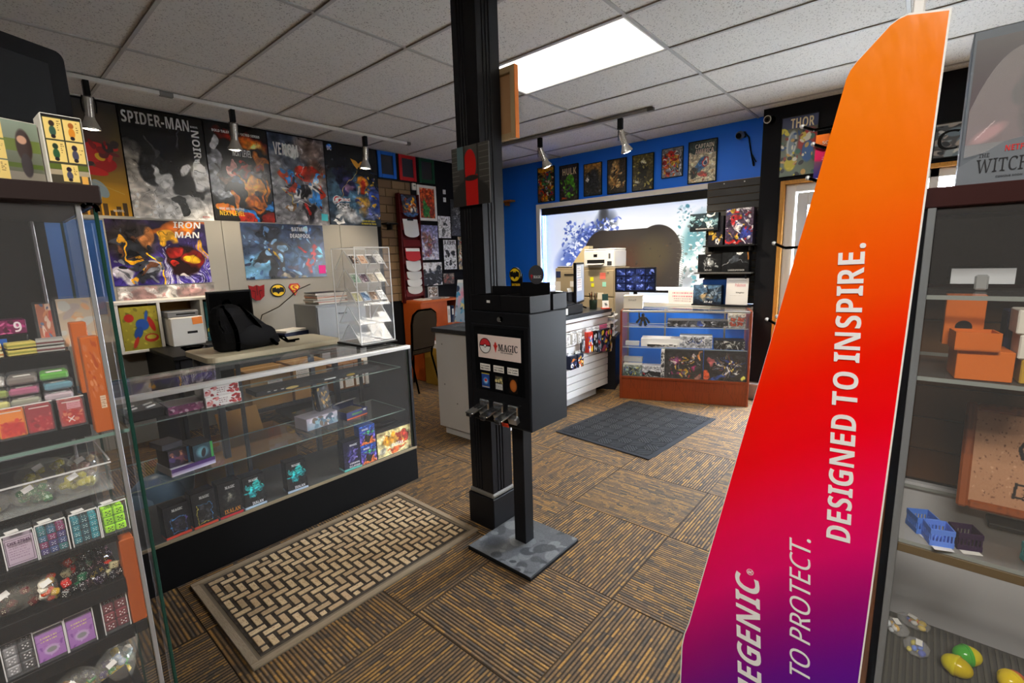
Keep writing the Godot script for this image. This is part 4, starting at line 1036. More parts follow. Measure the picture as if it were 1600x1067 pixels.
# an open cardboard tray: floor, three low walls and a higher back
func tray(p: Node3D, w: float, h: float, dp: float, m: Material, back: float) -> void:
	bx(p, "tray_floor", Vector3(w, 0.003, dp), m, O, O, 0.0)
	bx(p, "tray_front", Vector3(w, h, 0.003), m, Vector3(0, 0, dp / 2 - 0.0015), O, 0.0)
	bx(p, "tray_back", Vector3(w, back, 0.003), m, Vector3(0, 0, -dp / 2 + 0.0015), O, 0.0)
	for s in [-1, 1]: bx(p, "tray_side", Vector3(0.003, h, dp - 0.006), m, Vector3(s * (w / 2 - 0.0015), 0, 0), O, 0.0)


# a printed box: a body with a picture on the front, a coloured foot band and optional words
func pack(nm: String, label: String, cat: String, at: Vector3, ry: float, s: Vector3, body: String, front: Art, words := [], grp := "", foot := "") -> Node3D:
	var p := th(nm, label, cat, at, ry, grp)
	bx(p, "box", s, mt(body, 0.4), O, O, 0.0015)
	if front and nm in ["model_kit", "game_box"]: front.wp(0.05, 0.35)
	if front: print_on(p, "front_print", s.x - 0.003, s.y - 0.003, pic(front, 0.3), Vector3(0, s.y / 2, s.z / 2 + 0.0006))
	if foot: bc(p, "foot_band", Vector3(-s.x / 2, 0, -s.z / 2), Vector3(s.x / 2, 0.014, s.z / 2 + 0.004), mt(foot, 0.45), 0.001)
	for q in words:
		txt(p, "lettering", q[0], mt(q[1], 0.4), Vector3(q[2] * s.x, q[3] * s.y, s.z / 2 + 0.0012), q[4] * s.x, q[5] * s.y, O, true, 0.0, "Droid Serif" if q.size() > 6 else "Droid Sans", 0.0004)
	return p


func showcase_counter() -> void:
	var black := mt("121213", 0.5)
	var p := th("glass_showcase", "long glass showcase on a black base behind the patterned doormat", "showcase", Vector3(0.985, 0, -2.81))
	var edge := mt("2f5a4c", 0.15)
	var o := -p.position
	bc(p, "kick_base", o + Vector3(0.07, 0.0, -3.06), o + Vector3(1.9, 0.228, -2.562), black, 0.003)
	bc(p, "base_trim", o + Vector3(0.07, 0.228, -2.568), o + Vector3(1.9, 0.244, -2.556), mt("8d8068", 0.5), 0.002)
	bc(p, "deck", o + Vector3(0.07, 0.228, -3.05), o + Vector3(1.9, 0.240, -2.568), mt("4d4d4b", 0.7), 0.001)
	bc(p, "end_panel", o + Vector3(1.878, 0.24, -3.06), o + Vector3(1.9, 0.93, -2.60), mt("161617", 0.5), 0.001)
	bc(p, "end_panel", o + Vector3(0.07, 0.24, -3.06), o + Vector3(0.085, 0.93, -2.60), mt("161617", 0.5), 0.001)
	for x in [0.07, 1.878]: bc(p, "corner_post", o + Vector3(x, 0.244, -2.60), o + Vector3(x + 0.022, 0.93, -2.556), mt("24262a", 0.35, 0.4), 0.002)
	bc(p, "top_rail", o + Vector3(0.07, 0.928, -2.60), o + Vector3(1.9, 0.952, -2.556), mt("d6d5d2", 0.35, 0.2), 0.003)
	bc(p, "back_rail", o + Vector3(0.07, 0.928, -3.06), o + Vector3(1.9, 0.95, -3.04), mt("8c8c8a", 0.35, 0.5), 0.003)
	sheet(p, "front_glass", 1.79, 0.685, 0.005, glass, edge, o + Vector3(0.98, 0.586, -2.566))
	sheet(p, "top_glass", 1.80, 0.45, 0.006, pane("f2f6f4", 0.06), edge, o + Vector3(0.98, 0.951, -2.815), Vector3(-90, 0, 0))
	for q in [[0.80, -2.64, -3.02, "upper"], [0.505, -2.62, -3.02, "lower"]]:
		sheet(p, "glass_shelf", 1.78, q[2] * -1 + q[1], 0.006, pane("eef4f0", 0.07), mt("7d8f86", 0.2), o + Vector3(0.98, q[0], (q[1] + q[2]) / 2), Vector3(-90, 0, 0))
	for x in [0.30, 1.00, 1.80]:
		bc(p, "slotted_upright", o + Vector3(x - 0.011, 0.24, -3.045), o + Vector3(x + 0.011, 0.93, -3.03), mt("3a3b3e", 0.4, 0.6), 0.001)
	# small game boxes on the deck, just behind the glass
	var z := -2.61
	var y := 0.240
	var bk := "141416"
	var grp := "dark card game boxes behind the showcase front"
	var a := Art.new(72, 112, "161619", "141417").r(0.3, 0.4, 0.9, 0.44, "3a6ea0")
	a.l(0.25, 0.4, 0.85, 0.4, 0.03, "3f78b4").l(0.25, 0.4, 0.25, 0.86, 0.03, "3f78b4").l(0.25, 0.86, 0.85, 0.86, 0.03, "3a6aa0").l(0.85, 0.4, 0.85, 0.86, 0.03, "4a3f7a").s(20, 0.28, 0.45, 0.82, 0.82, 0.12, "2a2a38 24222c 3a3048")
	var fl := ["MAGIC", "e8e4e0", 0.05, 0.84, 0.42, 0.075, 1]
	pack("game_box", "black game box with blue outline, leftmost on the showcase deck", "game box", Vector3(0.503, y, z), 4, Vector3(0.105, 0.162, 0.07), bk, a, [fl], grp, "d8432a")
	a = Art.new(72, 112, "161618", "151517").l(0.2, 0.36, 0.8, 0.36, 0.03, "4a8ab4").l(0.2, 0.36, 0.2, 0.88, 0.03, "b8a83a").l(0.2, 0.88, 0.8, 0.88, 0.03, "b8a83a").l(0.8, 0.36, 0.8, 0.88, 0.03, "3a7ab8").s(20, 0.25, 0.4, 0.76, 0.84, 0.12, "33333a 2a2830 3f3f44")
	pack("game_box", "black game box with yellow and blue outline beside the blue outlined one", "game box", Vector3(0.618, y, z), 3, Vector3(0.105, 0.182, 0.07), bk, a, [fl], grp, "dc482c")
	a = Art.new(72, 112, "1b1b1c", "161617").e(0.5, 0.42, 0.3, 0.2, 0, "3c3c3a", 0.8).e(0.5, 0.4, 0.12, 0.1, 0.3, "8a8878", 0.6).e(0.4, 0.48, 0.1, 0.05, 0.3, "6c6a60", 0.5)
	pack("game_box", "black game box with grey figure and orange title, third on the deck", "game box", Vector3(0.735, y, z), 0, Vector3(0.105, 0.188, 0.07), bk, a, [fl, ["IXALAN", "d88a2a", 0.05, 0.17, 0.7, 0.11, 1]], grp, "c8202e")
	a = Art.new(72, 112, "17191a", "141618").s(16, 0.1, 0.2, 0.75, 0.6, 0.2, "1f9aa0 2ab4b0 147078").e(0.35, 0.35, 0.3, 0.06, 0.3, "2cb8b8", 0.3).e(0.45, 0.5, 0.3, 0.06, -0.4, "1f98a0", 0.3).l(0.85, 0.25, 0.9, 0.45, 0.04, "30b0a0")
	fl = ["MAGIC", "e8e4e0", 0.0, 0.86, 0.42, 0.07, 1]
	pack("game_box", "black game box with teal serpent, fourth and last of the left group", "game box", Vector3(0.852, y, z), 0, Vector3(0.108, 0.178, 0.07), bk, a, [fl, ["IXALAN", "e8e8ec", 0.1, 0.14, 0.5, 0.08]], grp, "b9cfe4")
	pack("game_box", "black game box with teal serpent standing alone mid deck", "game box", Vector3(1.08, y, z), -4, Vector3(0.112, 0.18, 0.07), bk, a, [fl, ["IXALAN", "e8e8ec", 0.1, 0.14, 0.5, 0.08]], grp, "b9cfe4")
	a = Art.new(72, 112, "1c1a2c", "232040").e(0.5, 0.45, 0.3, 0.3, 0, "4a3f88", 0.8).e(0.5, 0.4, 0.12, 0.24, 0, "2a2650", 0.5).s(20, 0.2, 0.3, 0.85, 0.7, 0.12, "6a5cb0 3a3470 8a7cc8")
	pack("game_box", "dark violet game box with teal foot beside the blue sunset boxes", "game box", Vector3(1.425, y, z), -3, Vector3(0.115, 0.188, 0.07), "17171c", a, [["MAGIC", "f0f0f0", 0.1, 0.84, 0.42, 0.06], ["LORWYN\nECLIPSED", "f2f2f4", 0.1, 0.17, 0.6, 0.16]], grp, "5cc0b4")
	a = Art.new(72, 76, "20489a", "7a4aa0").e(0.5, 0.85, 0.5, 0.25, 0, "e0702a", 0.6).e(0.5, 0.75, 0.24, 0.24, 0, "2a2018", 0.3).r(0, 0.92, 1, 1, "e0642a").r(0.25, 0.32, 0.9, 0.42, "3a8a5a")
	var sun := ["MAGIC", "f0f0f0", -0.12, 0.80, 0.4, 0.09]
	pack("game_box", "small blue sunset game box, lower of the stacked pair", "game box", Vector3(1.54, y, z), 0, Vector3(0.112, 0.127, 0.06), "23407e", a, [sun], grp)
	pack("game_box", "small blue sunset game box, upper of the stacked pair", "game box", Vector3(1.54, y + 0.1275, z), 0, Vector3(0.112, 0.125, 0.06), "23407e", a, [sun], grp)
	a = Art.new(140, 80, "dccb8c", "e4d49a").s(26, 0.2, 0.15, 0.85, 0.6, 0.1, "c85a2a e08a2a a83a24 6a4a2a d8a040 b8785a").e(0.35, 0.35, 0.22, 0.16, -0.4, "e8a02a", 0.4).e(0.8, 0.3, 0.09, 0.2, 0.3, "c8402c", 0.4).e(0.6, 0.82, 0.3, 0.07, -0.1, "d8602a", 0.3).r(0.06, 0.7, 0.24, 0.9, "cfc8b0").p(0.07, 0.72, 0.23, 4, 0.045, "8a8470")
	pack("game_box", "wide cream game box with fiery figures at the right end of the deck", "game box", Vector3(1.737, y, z), 0, Vector3(0.268, 0.172, 0.06), "2a2422", a, [["MAGIC", "8a5a22", -0.32, 0.9, 0.16, 0.06], ["AVATAR", "f6f2ea", 0.08, 0.36, 0.36, 0.13]], grp)
	for k in 2:
		pack("game_box", ["flat black box with orange stripe right behind the cream box", "flat black box with orange stripe furthest behind the cream box"][k], "game box", Vector3(1.735, y, z - 0.07 - 0.066 * k), 0, Vector3(0.26, 0.168, 0.055), "1a1818", null, [], grp)
	# upper shelf
	y = 0.801
	var t := th("clear_case", "clear case of four white tipped dark markers on the upper shelf", "case", Vector3(0.47, y, -2.76))
	bx(t, "tray", Vector3(0.16, 0.05, 0.14), mt("2e2c2b", 0.3), O, O, 0.006)
	for k in 4: bx(t, "marker", Vector3(0.05, 0.008, 0.01), mt("e8e6e2", 0.4), Vector3(-0.035 + 0.07 * (k % 2), 0.05, -0.035 + 0.06 * floorf(k / 2.0)), Vector3(0, 35, 0), 0.003)
	sheet(t, "lid", 0.16, 0.14, 0.02, acrylic, acrylic, Vector3(0, 0.072, 0), Vector3(-90, 0, 0))
	a = Art.new(100, 30, "5a2c48", "7a3a5c").s(24, 0, 0, 1, 1, 0.12, "8a4a6a 4a2238 a86a88 b8a0a8")
	pack("flat_carton", "long flat plum coloured carton beside the marker case", "carton", Vector3(0.635, y, -2.75), 0, Vector3(0.155, 0.042, 0.14), "6d6466", a)
	a = Art.new(120, 40, "ece8e4", "e4dedb").s(12, 0.05, 0.1, 0.4, 0.9, 0.1, "b02a2e 8a2024 d8908c").s(12, 0.65, 0.1, 0.95, 0.9, 0.1, "b02a2e 8a2024 c8504c").p(0.36, 0.25, 0.64, 3, 0.2, "8a6a6a")
	pack("game_carton", "white and red carton, lower of the pair on the upper shelf", "carton", Vector3(0.795, y, -2.73), 0, Vector3(0.165, 0.052, 0.13), "ddd8d4", a, [], "white and red cartons on the upper shelf")
	pack("game_carton", "white and red carton, upper of the pair on the upper shelf", "carton", Vector3(0.79, y + 0.053, -2.735), 2, Vector3(0.165, 0.052, 0.13), "ddd8d4", a, [], "white and red cartons on the upper shelf")
	a = Art.new(180, 18, "232424", "1c1c1d").e(0.25, 0.5, 0.05, 0.3, 0, "b09a5a").r(0.5, 0.3, 0.6, 0.6, "d8d8d4").e(0.72, 0.5, 0.04, 0.3, 0, "a88a3a").p(0.08, 0.3, 0.2, 1, 0.5, "9a9a98")
	pack("flat_carton", "very long flat black carton with gold marks on the upper shelf", "carton", Vector3(1.34, y, -2.74), 0, Vector3(0.78, 0.026, 0.14), "262728", a)
	# lower shelf
	y = 0.506
	a = Art.new(130, 70, "1d1a24", "2a1f3a").r(0, 0.78, 1, 0.93, "4a2a6a").r(0, 0.93, 1, 1, "e0dde2").e(0.28, 0.4, 0.2, 0.26, 0, "6a4a5a", 0.6).e(0.68, 0.35, 0.16, 0.24, 0, "5a8a9a", 0.6).e(0.72, 0.45, 0.06, 0.2, 0, "2a2a30", 0.4).r(0.44, 0.02, 0.5, 0.62, "3f86c8").r(0.93, 0.0, 1, 0.6, "3fa04a").s(10, 0.1, 0.2, 0.4, 0.6, 0.1, "8a6a4a 4a3a5a c88a5a")
	var bgp := "card decks stacked on the lower glass shelf"
	pack("boxed_set", "wide white edged purple boxed set under the card decks", "boxed set", Vector3(0.615, y, -2.745), 8, Vector3(0.20, 0.04, 0.16), "e0dde2", Art.new(60, 16, "4a2a6a", "e4e0e6").r(0, 0, 1, 0.5, "4a2a6a"))
	var de := Art.new(60, 56, "2a2630", "30283c").e(0.5, 0.5, 0.4, 0.4, 0, "7a4a5a", 0.8).s(16, 0.1, 0.1, 0.9, 0.8, 0.2, "c8886a 4a3a6a 2a2030 8a5a4a").r(0.88, 0, 1, 1, "3f86c8")
	pack("card_deck", "card deck with blue edge on the purple boxed set", "card deck", Vector3(0.565, y + 0.041, -2.74), 8, Vector3(0.095, 0.085, 0.13), "1c1b20", de, [], bgp)
	de = Art.new(60, 56, "2c4a54", "24303a").e(0.45, 0.5, 0.35, 0.4, 0, "6aa0ac", 0.8).e(0.5, 0.55, 0.12, 0.3, 0.2, "241f22", 0.4).r(0.88, 0, 1, 1, "3fa04a")
	pack("card_deck", "card deck with green edge on the purple boxed set", "card deck", Vector3(0.663, y + 0.041, -2.726), 8, Vector3(0.095, 0.085, 0.13), "1c1b20", de, [], bgp)
	pack("card_deck", "grey black deck lying on top of the blue edged card deck", "card deck", Vector3(0.545, y + 0.127, -2.76), 12, Vector3(0.09, 0.028, 0.12), "3a3a40", null, [], bgp)
	a = Art.new(110, 40, "c8bcc8", "7a98a4").s(30, 0, 0.2, 1, 1, 0.12, "5a7a8a d8d0d8 4a5a6a 8ab0bc a89a8a 6a5a4a")
	t = th("clear_tray", "clear tray of pale blue and grey card packs on the lower shelf", "tray", Vector3(1.33, y, -2.80), 6)
	bx(t, "card_packs", Vector3(0.215, 0.075, 0.13), mt("a9a2ac", 0.5), Vector3(0, 0.004, 0))
	print_on(t, "front_print", 0.21, 0.07, pic(a, 0.3), Vector3(0, 0.042, 0.0665))
	sheet(t, "tray_front", 0.23, 0.10, 0.15, acrylic, acrylic, Vector3(0, 0.052, 0.076))
	t = th("bagged_figure", "bagged brown and gold toy pack standing in the clear tray", "toy pack", Vector3(1.39, y + 0.08, -2.83), 10)
	a = Art.new(60, 70, "33363a", "26292c").s(40, 0.1, 0.05, 0.95, 0.95, 0.14, "8a6a3c c8a05a 4a3a2c 1c1c1e b8905a 5a6064")
	bx(t, "bag", Vector3(0.105, 0.165, 0.05), pic(a, 0.2, 0.6), O, Vector3(-4, 0, 5), 0.012)
	a = Art.new(90, 30, "2a3478", "232a5a").r(0, 0.82, 1, 1, "e0602a").r(0.25, 0.3, 0.75, 0.55, "4a8a4a").r(0.8, 0.1, 0.95, 0.35, "e8e8ea")
	t = th("display_box", "open dark blue counter display with orange foot on the lower shelf", "display box", Vector3(1.56, y, -2.80), 8)
	tray(t, 0.165, 0.05, 0.14, mt("2a2f5a", 0.5), 0.09)
	print_on(t, "front_print", 0.162, 0.05, pic(a, 0.35), Vector3(0, 0.025, 0.0706))
	bx(t, "booster_packs", Vector3(0.12, 0.045, 0.10), mt("6a5a34", 0.4), Vector3(0, 0.004, 0), Vector3(0, 3, 0), 0.004)
	bx(t, "inner_flap", Vector3(0.15, 0.003, 0.05), mt("d8d4cc", 0.6), Vector3(0, 0.088, -0.05), Vector3(-25, 0, 0), 0.0)
	acrylic_stand()


func acrylic_stand() -> void:
	var ed := pane("ffffff", 0.62, 0.1)  # whitish bars paint the highlights along the acrylic edges
	var p := th("acrylic_stand", "clear acrylic card stand with zigzag tiers on the showcase corner", "display stand", Vector3(1.795, 0.9525, -2.905))
	bx(p, "turntable", Vector3(0.285, 0.014, 0.31), mt("141415", 0.3), O, O, 0.004)
	var w := 0.262
	var d := 0.285
	var h := 0.63
	var y0 := 0.016
	for q in [[Vector3(0, y0 + h / 2, d / 2), w, 0.0, "front"], [Vector3(-w / 2, y0 + h / 2, 0), d, -90.0, "side"], [Vector3(w / 2, y0 + h / 2, 0), d, 90.0, "side"]]:
		sheet(p, q[3] + "_pane", q[1], h, 0.004, acrylic, ed, q[0], Vector3(0, q[2], 0))
	for sx in [-1, 1]:
		for sz in [-1, 1]:
			bx(p, "edge_highlight", Vector3(0.006, h, 0.006), ed, Vector3(sx * w / 2, y0, sz * d / 2), O, 0.001)
	for y in [y0, y0 + h]:
		for s in [-1, 1]:
			bx(p, "edge_highlight", Vector3(w, 0.005, 0.005), ed, Vector3(0, y, s * d / 2), O, 0.001)
			bx(p, "edge_highlight", Vector3(0.005, 0.005, d), ed, Vector3(s * w / 2, y, 0), O, 0.001)
	var ln := Vector2(0.115, 0.118)
	var deg := rad_to_deg(atan2(ln.y, ln.x))
	for k in 5:
		var y := y0 + 0.005 + 0.122 * k
		bx(p, "tier_shelf", Vector3(w - 0.012, 0.004, d - 0.012), pane("ffffff", 0.04, 0.02), Vector3(0, y, 0), O, 0.0)
		for s in [-1, 1]:
			# one sloping panel facing the customer, one facing away: seen from the side they make a peak
			var lp := pt(p, "sloping_panel", bm(Vector3(w - 0.014, 0.003, ln.length()), 0.0), pane("ffffff", 0.03, 0.02), Vector3(0, y + 0.062, s * 0.064), Vector3(deg * s, 0, 0))
			for e in [-1, 1]: pt(lp, "panel_highlight", bm(Vector3(0.003, 0.0045, ln.length()), 0.0), ed, Vector3(e * (w - 0.014) / 2, 0, 0))
	var cols := [["3a302c", "b08868 8a6a50 d8c8b8"], ["c8a080", "d8b898 a87858 8a5a40"], ["302c2c", "5a5450 4a4440"], ["c9c4bc", "e0dcd4 a8a49c 8a867e"], ["8aa08c", "b8c8b0 5a705c 9ab0a0"], ["45303c", "c8b0b8 6a4a58 e0d8d8"], ["b4a490", "d8c8b4 8a7a66"], ["d8d0b8", "f0e8d0 b8b098"], ["b8b088", "e0d8a0 8a8860"], ["6a88a8", "a8c0d8 3a5878 d8e0e8"], ["7a5a40", "b89068 c8b8a8 4a3020"], ["a8a8a4", "d8d8d4 787874"]]
	for k in 12:
		var tier := 4 - k / 4
		var y := y0 + 0.005 + 0.122 * tier
		var a := Art.new(30, 42, cols[k][0]).r(0, 0, 1, 0.12, "e8e4de").s(12, 0.05, 0.18, 0.95, 0.9, 0.25, cols[k][1])
		var c := th("graded_card", ["dark brown card", "tan card", "black card", "pale card", "green grey card", "plum card", "beige card", "cream card", "yellowish card", "blue card", "brown orange card", "grey card"][k] + ", " + ["first", "second", "third", "fourth"][k % 4] + " along the " + ["top", "second", "third"][k / 4] + " tier of the acrylic stand", "trading card", p.position + Vector3(-0.096 + 0.064 * (k % 4), y + 0.064, 0.071), 0.0, "cards in the acrylic stand")
		bx(c, "card_case", Vector3(0.056, 0.088, 0.004), mt("d0ccc6", 0.3), Vector3(0, -0.044, 0), Vector3(-44, 0, 0), 0.001).position = O
		print_on(c, "card_print", 0.05, 0.08, pic(a, 0.25), Vector3(0, 0.0018, 0.0018), Vector3(-44, 0, 0))


func rounded(w: float, d: float, r: float, h: float) -> Geo:
	var o := PackedVector2Array()
	for c in 4:
		var cx := (w / 2 - r) * (1 if c in [0, 3] else -1)
		var cy := (d / 2 - r) * (1 if c < 2 else -1)
		for k in 7:
			var an := PI / 2 * c + PI / 2 * k / 6.0
			o.append(Vector2(cx + cos(an) * r, cy + sin(an) * r))
	var g := Geo.new()
	g.slab(o, -h / 2, h / 2)
	return g


func carton(label: String, at: Vector3, ry: float, s: Vector3, col: String, grp := "", tag_at := Vector2.ZERO, tape := true) -> Node3D:
	var p := th("cardboard_box", label, "cardboard box", at, ry, grp)
	bx(p, "box", s, mt(col, 0.8), O, O, 0.004)
	if tape: bx(p, "tape", Vector3(s.x + 0.002, 0.0015, 0.05), mt("b08a54", 0.4), Vector3(0, s.y - 0.0003, 0), O, 0.0)
	if tag_at != Vector2.ZERO:
		print_on(p, "shipping_label", 0.11, 0.08, pic(Art.new(44, 32, "e6e3dc", "e2dfd8").p(0.1, 0.12, 0.9, 5, 0.17, "77736c"), 0.6), Vector3(tag_at.x, tag_at.y, s.z / 2 + 0.001))
	return p


func back_corner() -> void:
	# pale table behind the showcase
	var p := th("work_table", "beige topped table with rounded corners behind the glass showcase", "table", Vector3(1.31, 0, -3.37))
	pt(p, "table_top", rounded(0.86, 0.47, 0.05, 0.032).mesh(), mt("cfc3a6", 0.5), Vector3(0, 0.955, 0), Vector3(90, 0, 0))
	for x in [-0.38, 0.38]:
		for z in [-0.18, 0.18]: bx(p, "leg", Vector3(0.035, 0.94, 0.035), mt("55585c", 0.4, 0.4), Vector3(x, 0, z))
	bx(p, "apron", Vector3(0.74, 0.06, 0.02), mt("6c6f72", 0.4, 0.4), Vector3(0, 0.88, 0.18))
	# backpack lying back on the table
	p = th("backpack", "black backpack leaning on the beige table", "backpack", Vector3(1.17, 0.971, -3.36), 8)
	var g := Geo.new()
	var secs := [[0.0, 0.02, 0.185, 0.075], [0.015, 0.02, 0.205, 0.10], [0.06, 0.015, 0.20, 0.115], [0.12, -0.015, 0.175, 0.115], [0.18, -0.05, 0.145, 0.10], [0.23, -0.07, 0.115, 0.085], [0.275, -0.085, 0.08, 0.06], [0.295, -0.09, 0.035, 0.03], [0.298, -0.09, 0.002, 0.002]]
	var seg := 28
	for k in secs.size() - 1:
		for j in seg:
			var q := []
			for m in [[k, j], [k, j + 1], [k + 1, j + 1], [k + 1, j]]:
				var sc: Array = secs[m[0]]
				var an: float = TAU * m[1] / seg
				var cx := signf(cos(an)) * pow(absf(cos(an)), 0.75)
				var cz := signf(sin(an)) * pow(absf(sin(an)), 0.75)
				q.append(Vector3(sc[1] + cx * sc[2] * (1.0 + 0.02 * sin(7.0 * an + sc[0] * 30.0)), sc[0], cz * sc[3]))
			var nn: Vector3 = (q[2] - q[0]).cross(q[3] - q[1]).normalized()
			if nn.dot(q[0] - Vector3(secs[k][1], secs[k][0], 0)) < 0: nn = -nn
			g.poly(q, nn)
	pt(p, "bag_body", g.mesh(), mt("1a1a1c", 0.85))
	g = Geo.new()
	g.ball(Vector3(0.03, 0.085, 0.095), Vector3(0.135, 0.075, 0.04), 18, 10)
	pt(p, "front_pocket", g.mesh(), mt("1e1e20", 0.85))
	for s in [-1, 1]:
		g = Geo.new()
		g.tube([Vector3(-0.08 + 0.05 * s, 0.285, 0.03), Vector3(-0.06 + 0.06 * s, 0.22, 0.088), Vector3(-0.03 + 0.075 * s, 0.14, 0.112), Vector3(0.0 + 0.10 * s, 0.06, 0.112), Vector3(0.03 + 0.13 * s, 0.005, 0.10)], 0.013)
		pt(p, "strap", g.mesh(), mt("141416", 0.8))
	g = Geo.new()
	g.tube([Vector3(0.2, 0.06, 0.02), Vector3(0.26, 0.035, 0.03), Vector3(0.27, 0.008, 0.05), Vector3(0.36, 0.006, 0.04)], 0.007)
	g.tube([Vector3(0.2, 0.05, 0.06), Vector3(0.24, 0.01, 0.09), Vector3(0.29, 0.007, 0.10)], 0.007)
	pt(p, "loose_strap", g.mesh(), mt("161618", 0.8))
	g = Geo.new()
	g.tube([Vector3(-0.11, 0.285, 0), Vector3(-0.10, 0.315, 0), Vector3(-0.07, 0.315, 0), Vector3(-0.06, 0.285, 0)], 0.009)
	pt(p, "grab_handle", g.mesh(), mt("161618", 0.8))
	bx(p, "red_tag", Vector3(0.03, 0.014, 0.003), mt("7c1c20", 0.6), Vector3(0.03, 0.165, 0.108), Vector3(-18, 0, -55))
	g = Geo.new()
	g.tube([Vector3(-0.165, 0.13, 0.09), Vector3(-0.178, 0.17, 0.075), Vector3(-0.170, 0.20, 0.06)], 0.006)
	pt(p, "buckle", g.mesh(), mt("c9cacc", 0.3, 0.6))
	# black desk along the wall with a monitor
	p = th("black_desk", "long black desk under the white cubby shelf", "desk", Vector3(1.465, 0, -4.60))
	bx(p, "desk_top", Vector3(1.05, 0.03, 0.9), mt("1b1b1c", 0.5), Vector3(0, 0.83, 0.02))
	for x in [-0.50, 0.50]: bx(p, "side_panel", Vector3(0.03, 0.83, 0.85), mt("17171a", 0.5), Vector3(x, 0, 0.02))
	bx(p, "drawer_box", Vector3(0.4, 0.2, 0.8), mt("222224", 0.5), Vector3(-0.28, 0.63, 0.04))
	p = th("monitor", "large black monitor behind the backpack", "monitor", Vector3(1.56, 0.86, -4.72))
	bx(p, "housing", Vector3(0.37, 0.29, 0.03), mt("0f0f10", 0.35), Vector3(0, 0.15, 0), O, 0.006)
	bx(p, "screen", Vector3(0.34, 0.25, 0.002), mt("070708", 0.15), Vector3(0, 0.17, 0.015), O, 0.0)
	bx(p, "stand", Vector3(0.06, 0.16, 0.03), mt("141415", 0.4), Vector3(0, 0, -0.02))
	bx(p, "foot", Vector3(0.2, 0.012, 0.14), mt("141415", 0.4), O)
	p = th("router", "coiled black cables and adapter on the black desk", "cables", Vector3(1.12, 0.861, -4.32))
	g = Geo.new()
	for k in 3:
		var c := []
		for j in 17: c.append(Vector3(cos(TAU * j / 16) * (0.05 + 0.012 * k), 0.008 + 0.012 * k, sin(TAU * j / 16) * (0.04 + 0.01 * k)))
		g.tube(c, 0.006, 6)
	pt(p, "cable_coil", g.mesh(), mt("202124", 0.5))
	bx(p, "adapter", Vector3(0.09, 0.04, 0.06), mt("2c2d30", 0.4), Vector3(0.13, 0, 0.03))
	p = th("paper_tray", "small dark blue paper tray with white sheets on the black desk end", "paper tray", Vector3(1.88, 0.861, -4.28), 10)
	bx(p, "tray", Vector3(0.24, 0.06, 0.18), mt("20243a", 0.4), O)
	bx(p, "paper_sheets", Vector3(0.22, 0.02, 0.17), mt("dcd8d0", 0.7), Vector3(-0.01, 0.06, 0), Vector3(0, 6, 0))
	p = th("power_cable", "thin black cable looping down the white wall to the desk", "cable", Vector3(0, 0, 0))
	g = Geo.new()
	g.tube([Vector3(1.90, 0.95, -5.0), Vector3(1.96, 1.02, -5.08), Vector3(2.04, 1.045, -5.09), Vector3(2.14, 1.085, -5.09), Vector3(2.26, 1.17, -5.09), Vector3(2.36, 1.25, -5.09), Vector3(2.5, 1.30, -5.09)], 0.004, 6)
	pt(p, "cord", g.mesh(), mt("2a2a2c", 0.5))
	# white cubby shelf with pictures as doors
	p = th("cubby_shelf", "white three bay cubby shelf on the wall behind the black desk", "shelf", Vector3(1.19, 0.835, -4.95))
	var wh := mt("e2dfd8", 0.5)
	for y in [0.0, 0.395]: bx(p, "board", Vector3(0.86, 0.022, 0.29), wh, Vector3(0, y, 0))
	for x in [-0.42, -0.145, 0.17, 0.42]: bx(p, "upright", Vector3(0.022, 0.373, 0.29), wh, Vector3(x, 0.022, 0))
	bx(p, "back_board", Vector3(0.84, 0.373, 0.006), mt("a87a3a", 0.6), Vector3(0, 0.022, -0.14))
	var a := Art.new(90, 120, "a89a28", "8f8424").s(40, 0, 0, 1, 1, 0.1, "b5a632 7c7420 9c9028").e(0.55, 0.42, 0.2, 0.14, 0.6, "1f4fa0", 0.3).e(0.42, 0.6, 0.12, 0.16, 0.4, "1c468e", 0.3).e(0.68, 0.22, 0.05, 0.14, 0.2, "2a5aa8", 0.4).e(0.22, 0.25, 0.14, 0.1, 0.3, "c0281c", 0.3).e(0.8, 0.42, 0.08, 0.2, -0.3, "b8261c", 0.4).e(0.32, 0.82, 0.06, 0.16, 0.4, "b8301c", 0.4).e(0.75, 0.74, 0.2, 0.1, 0.0, "b02a1c", 0.1).e(0.75, 0.72, 0.14, 0.055, 0.0, "b0a030", 0.1)
	p = th("art_board", "yellow picture panel with blue and red swirl in the left cubby bay", "picture", Vector3(0.908, 0.858, -4.815))
	bx(p, "board", Vector3(0.245, 0.352, 0.01), mt("8f8424", 0.5), O)
	print_on(p, "print", 0.243, 0.35, pic(a, 0.4), Vector3(0, 0.176, 0.0056))
	p = th("white_file_box", "white file box with dark hand slot and orange note in the middle cubby bay", "file box", Vector3(1.205, 0.858, -4.88))
	bx(p, "box", Vector3(0.24, 0.24, 0.25), mt("d4d2cc", 0.6), Vector3(0, 0, 0.06), O, 0.006)
	bx(p, "hand_slot", Vector3(0.075, 0.02, 0.004), mt("1a1a1a", 0.6), Vector3(0.03, 0.10, 0.184), O, 0.001)
	bx(p, "orange_note", Vector3(0.075, 0.06, 0.002), mt("f08a3c", 0.6), Vector3(0.075, 0.175, 0.186), Vector3(0, 0, 3), 0.0)
	p = th("grey_scanner", "grey flat scanner on top of the white file box", "scanner", Vector3(1.195, 1.10, -4.90))
	bx(p, "body", Vector3(0.23, 0.05, 0.22), mt("77777a", 0.5), Vector3(0, 0, 0.05), O, 0.006)
	bx(p, "paper_slot", Vector3(0.14, 0.012, 0.01), mt("1f1f20", 0.5), Vector3(0.02, 0.018, 0.157), O, 0.001)
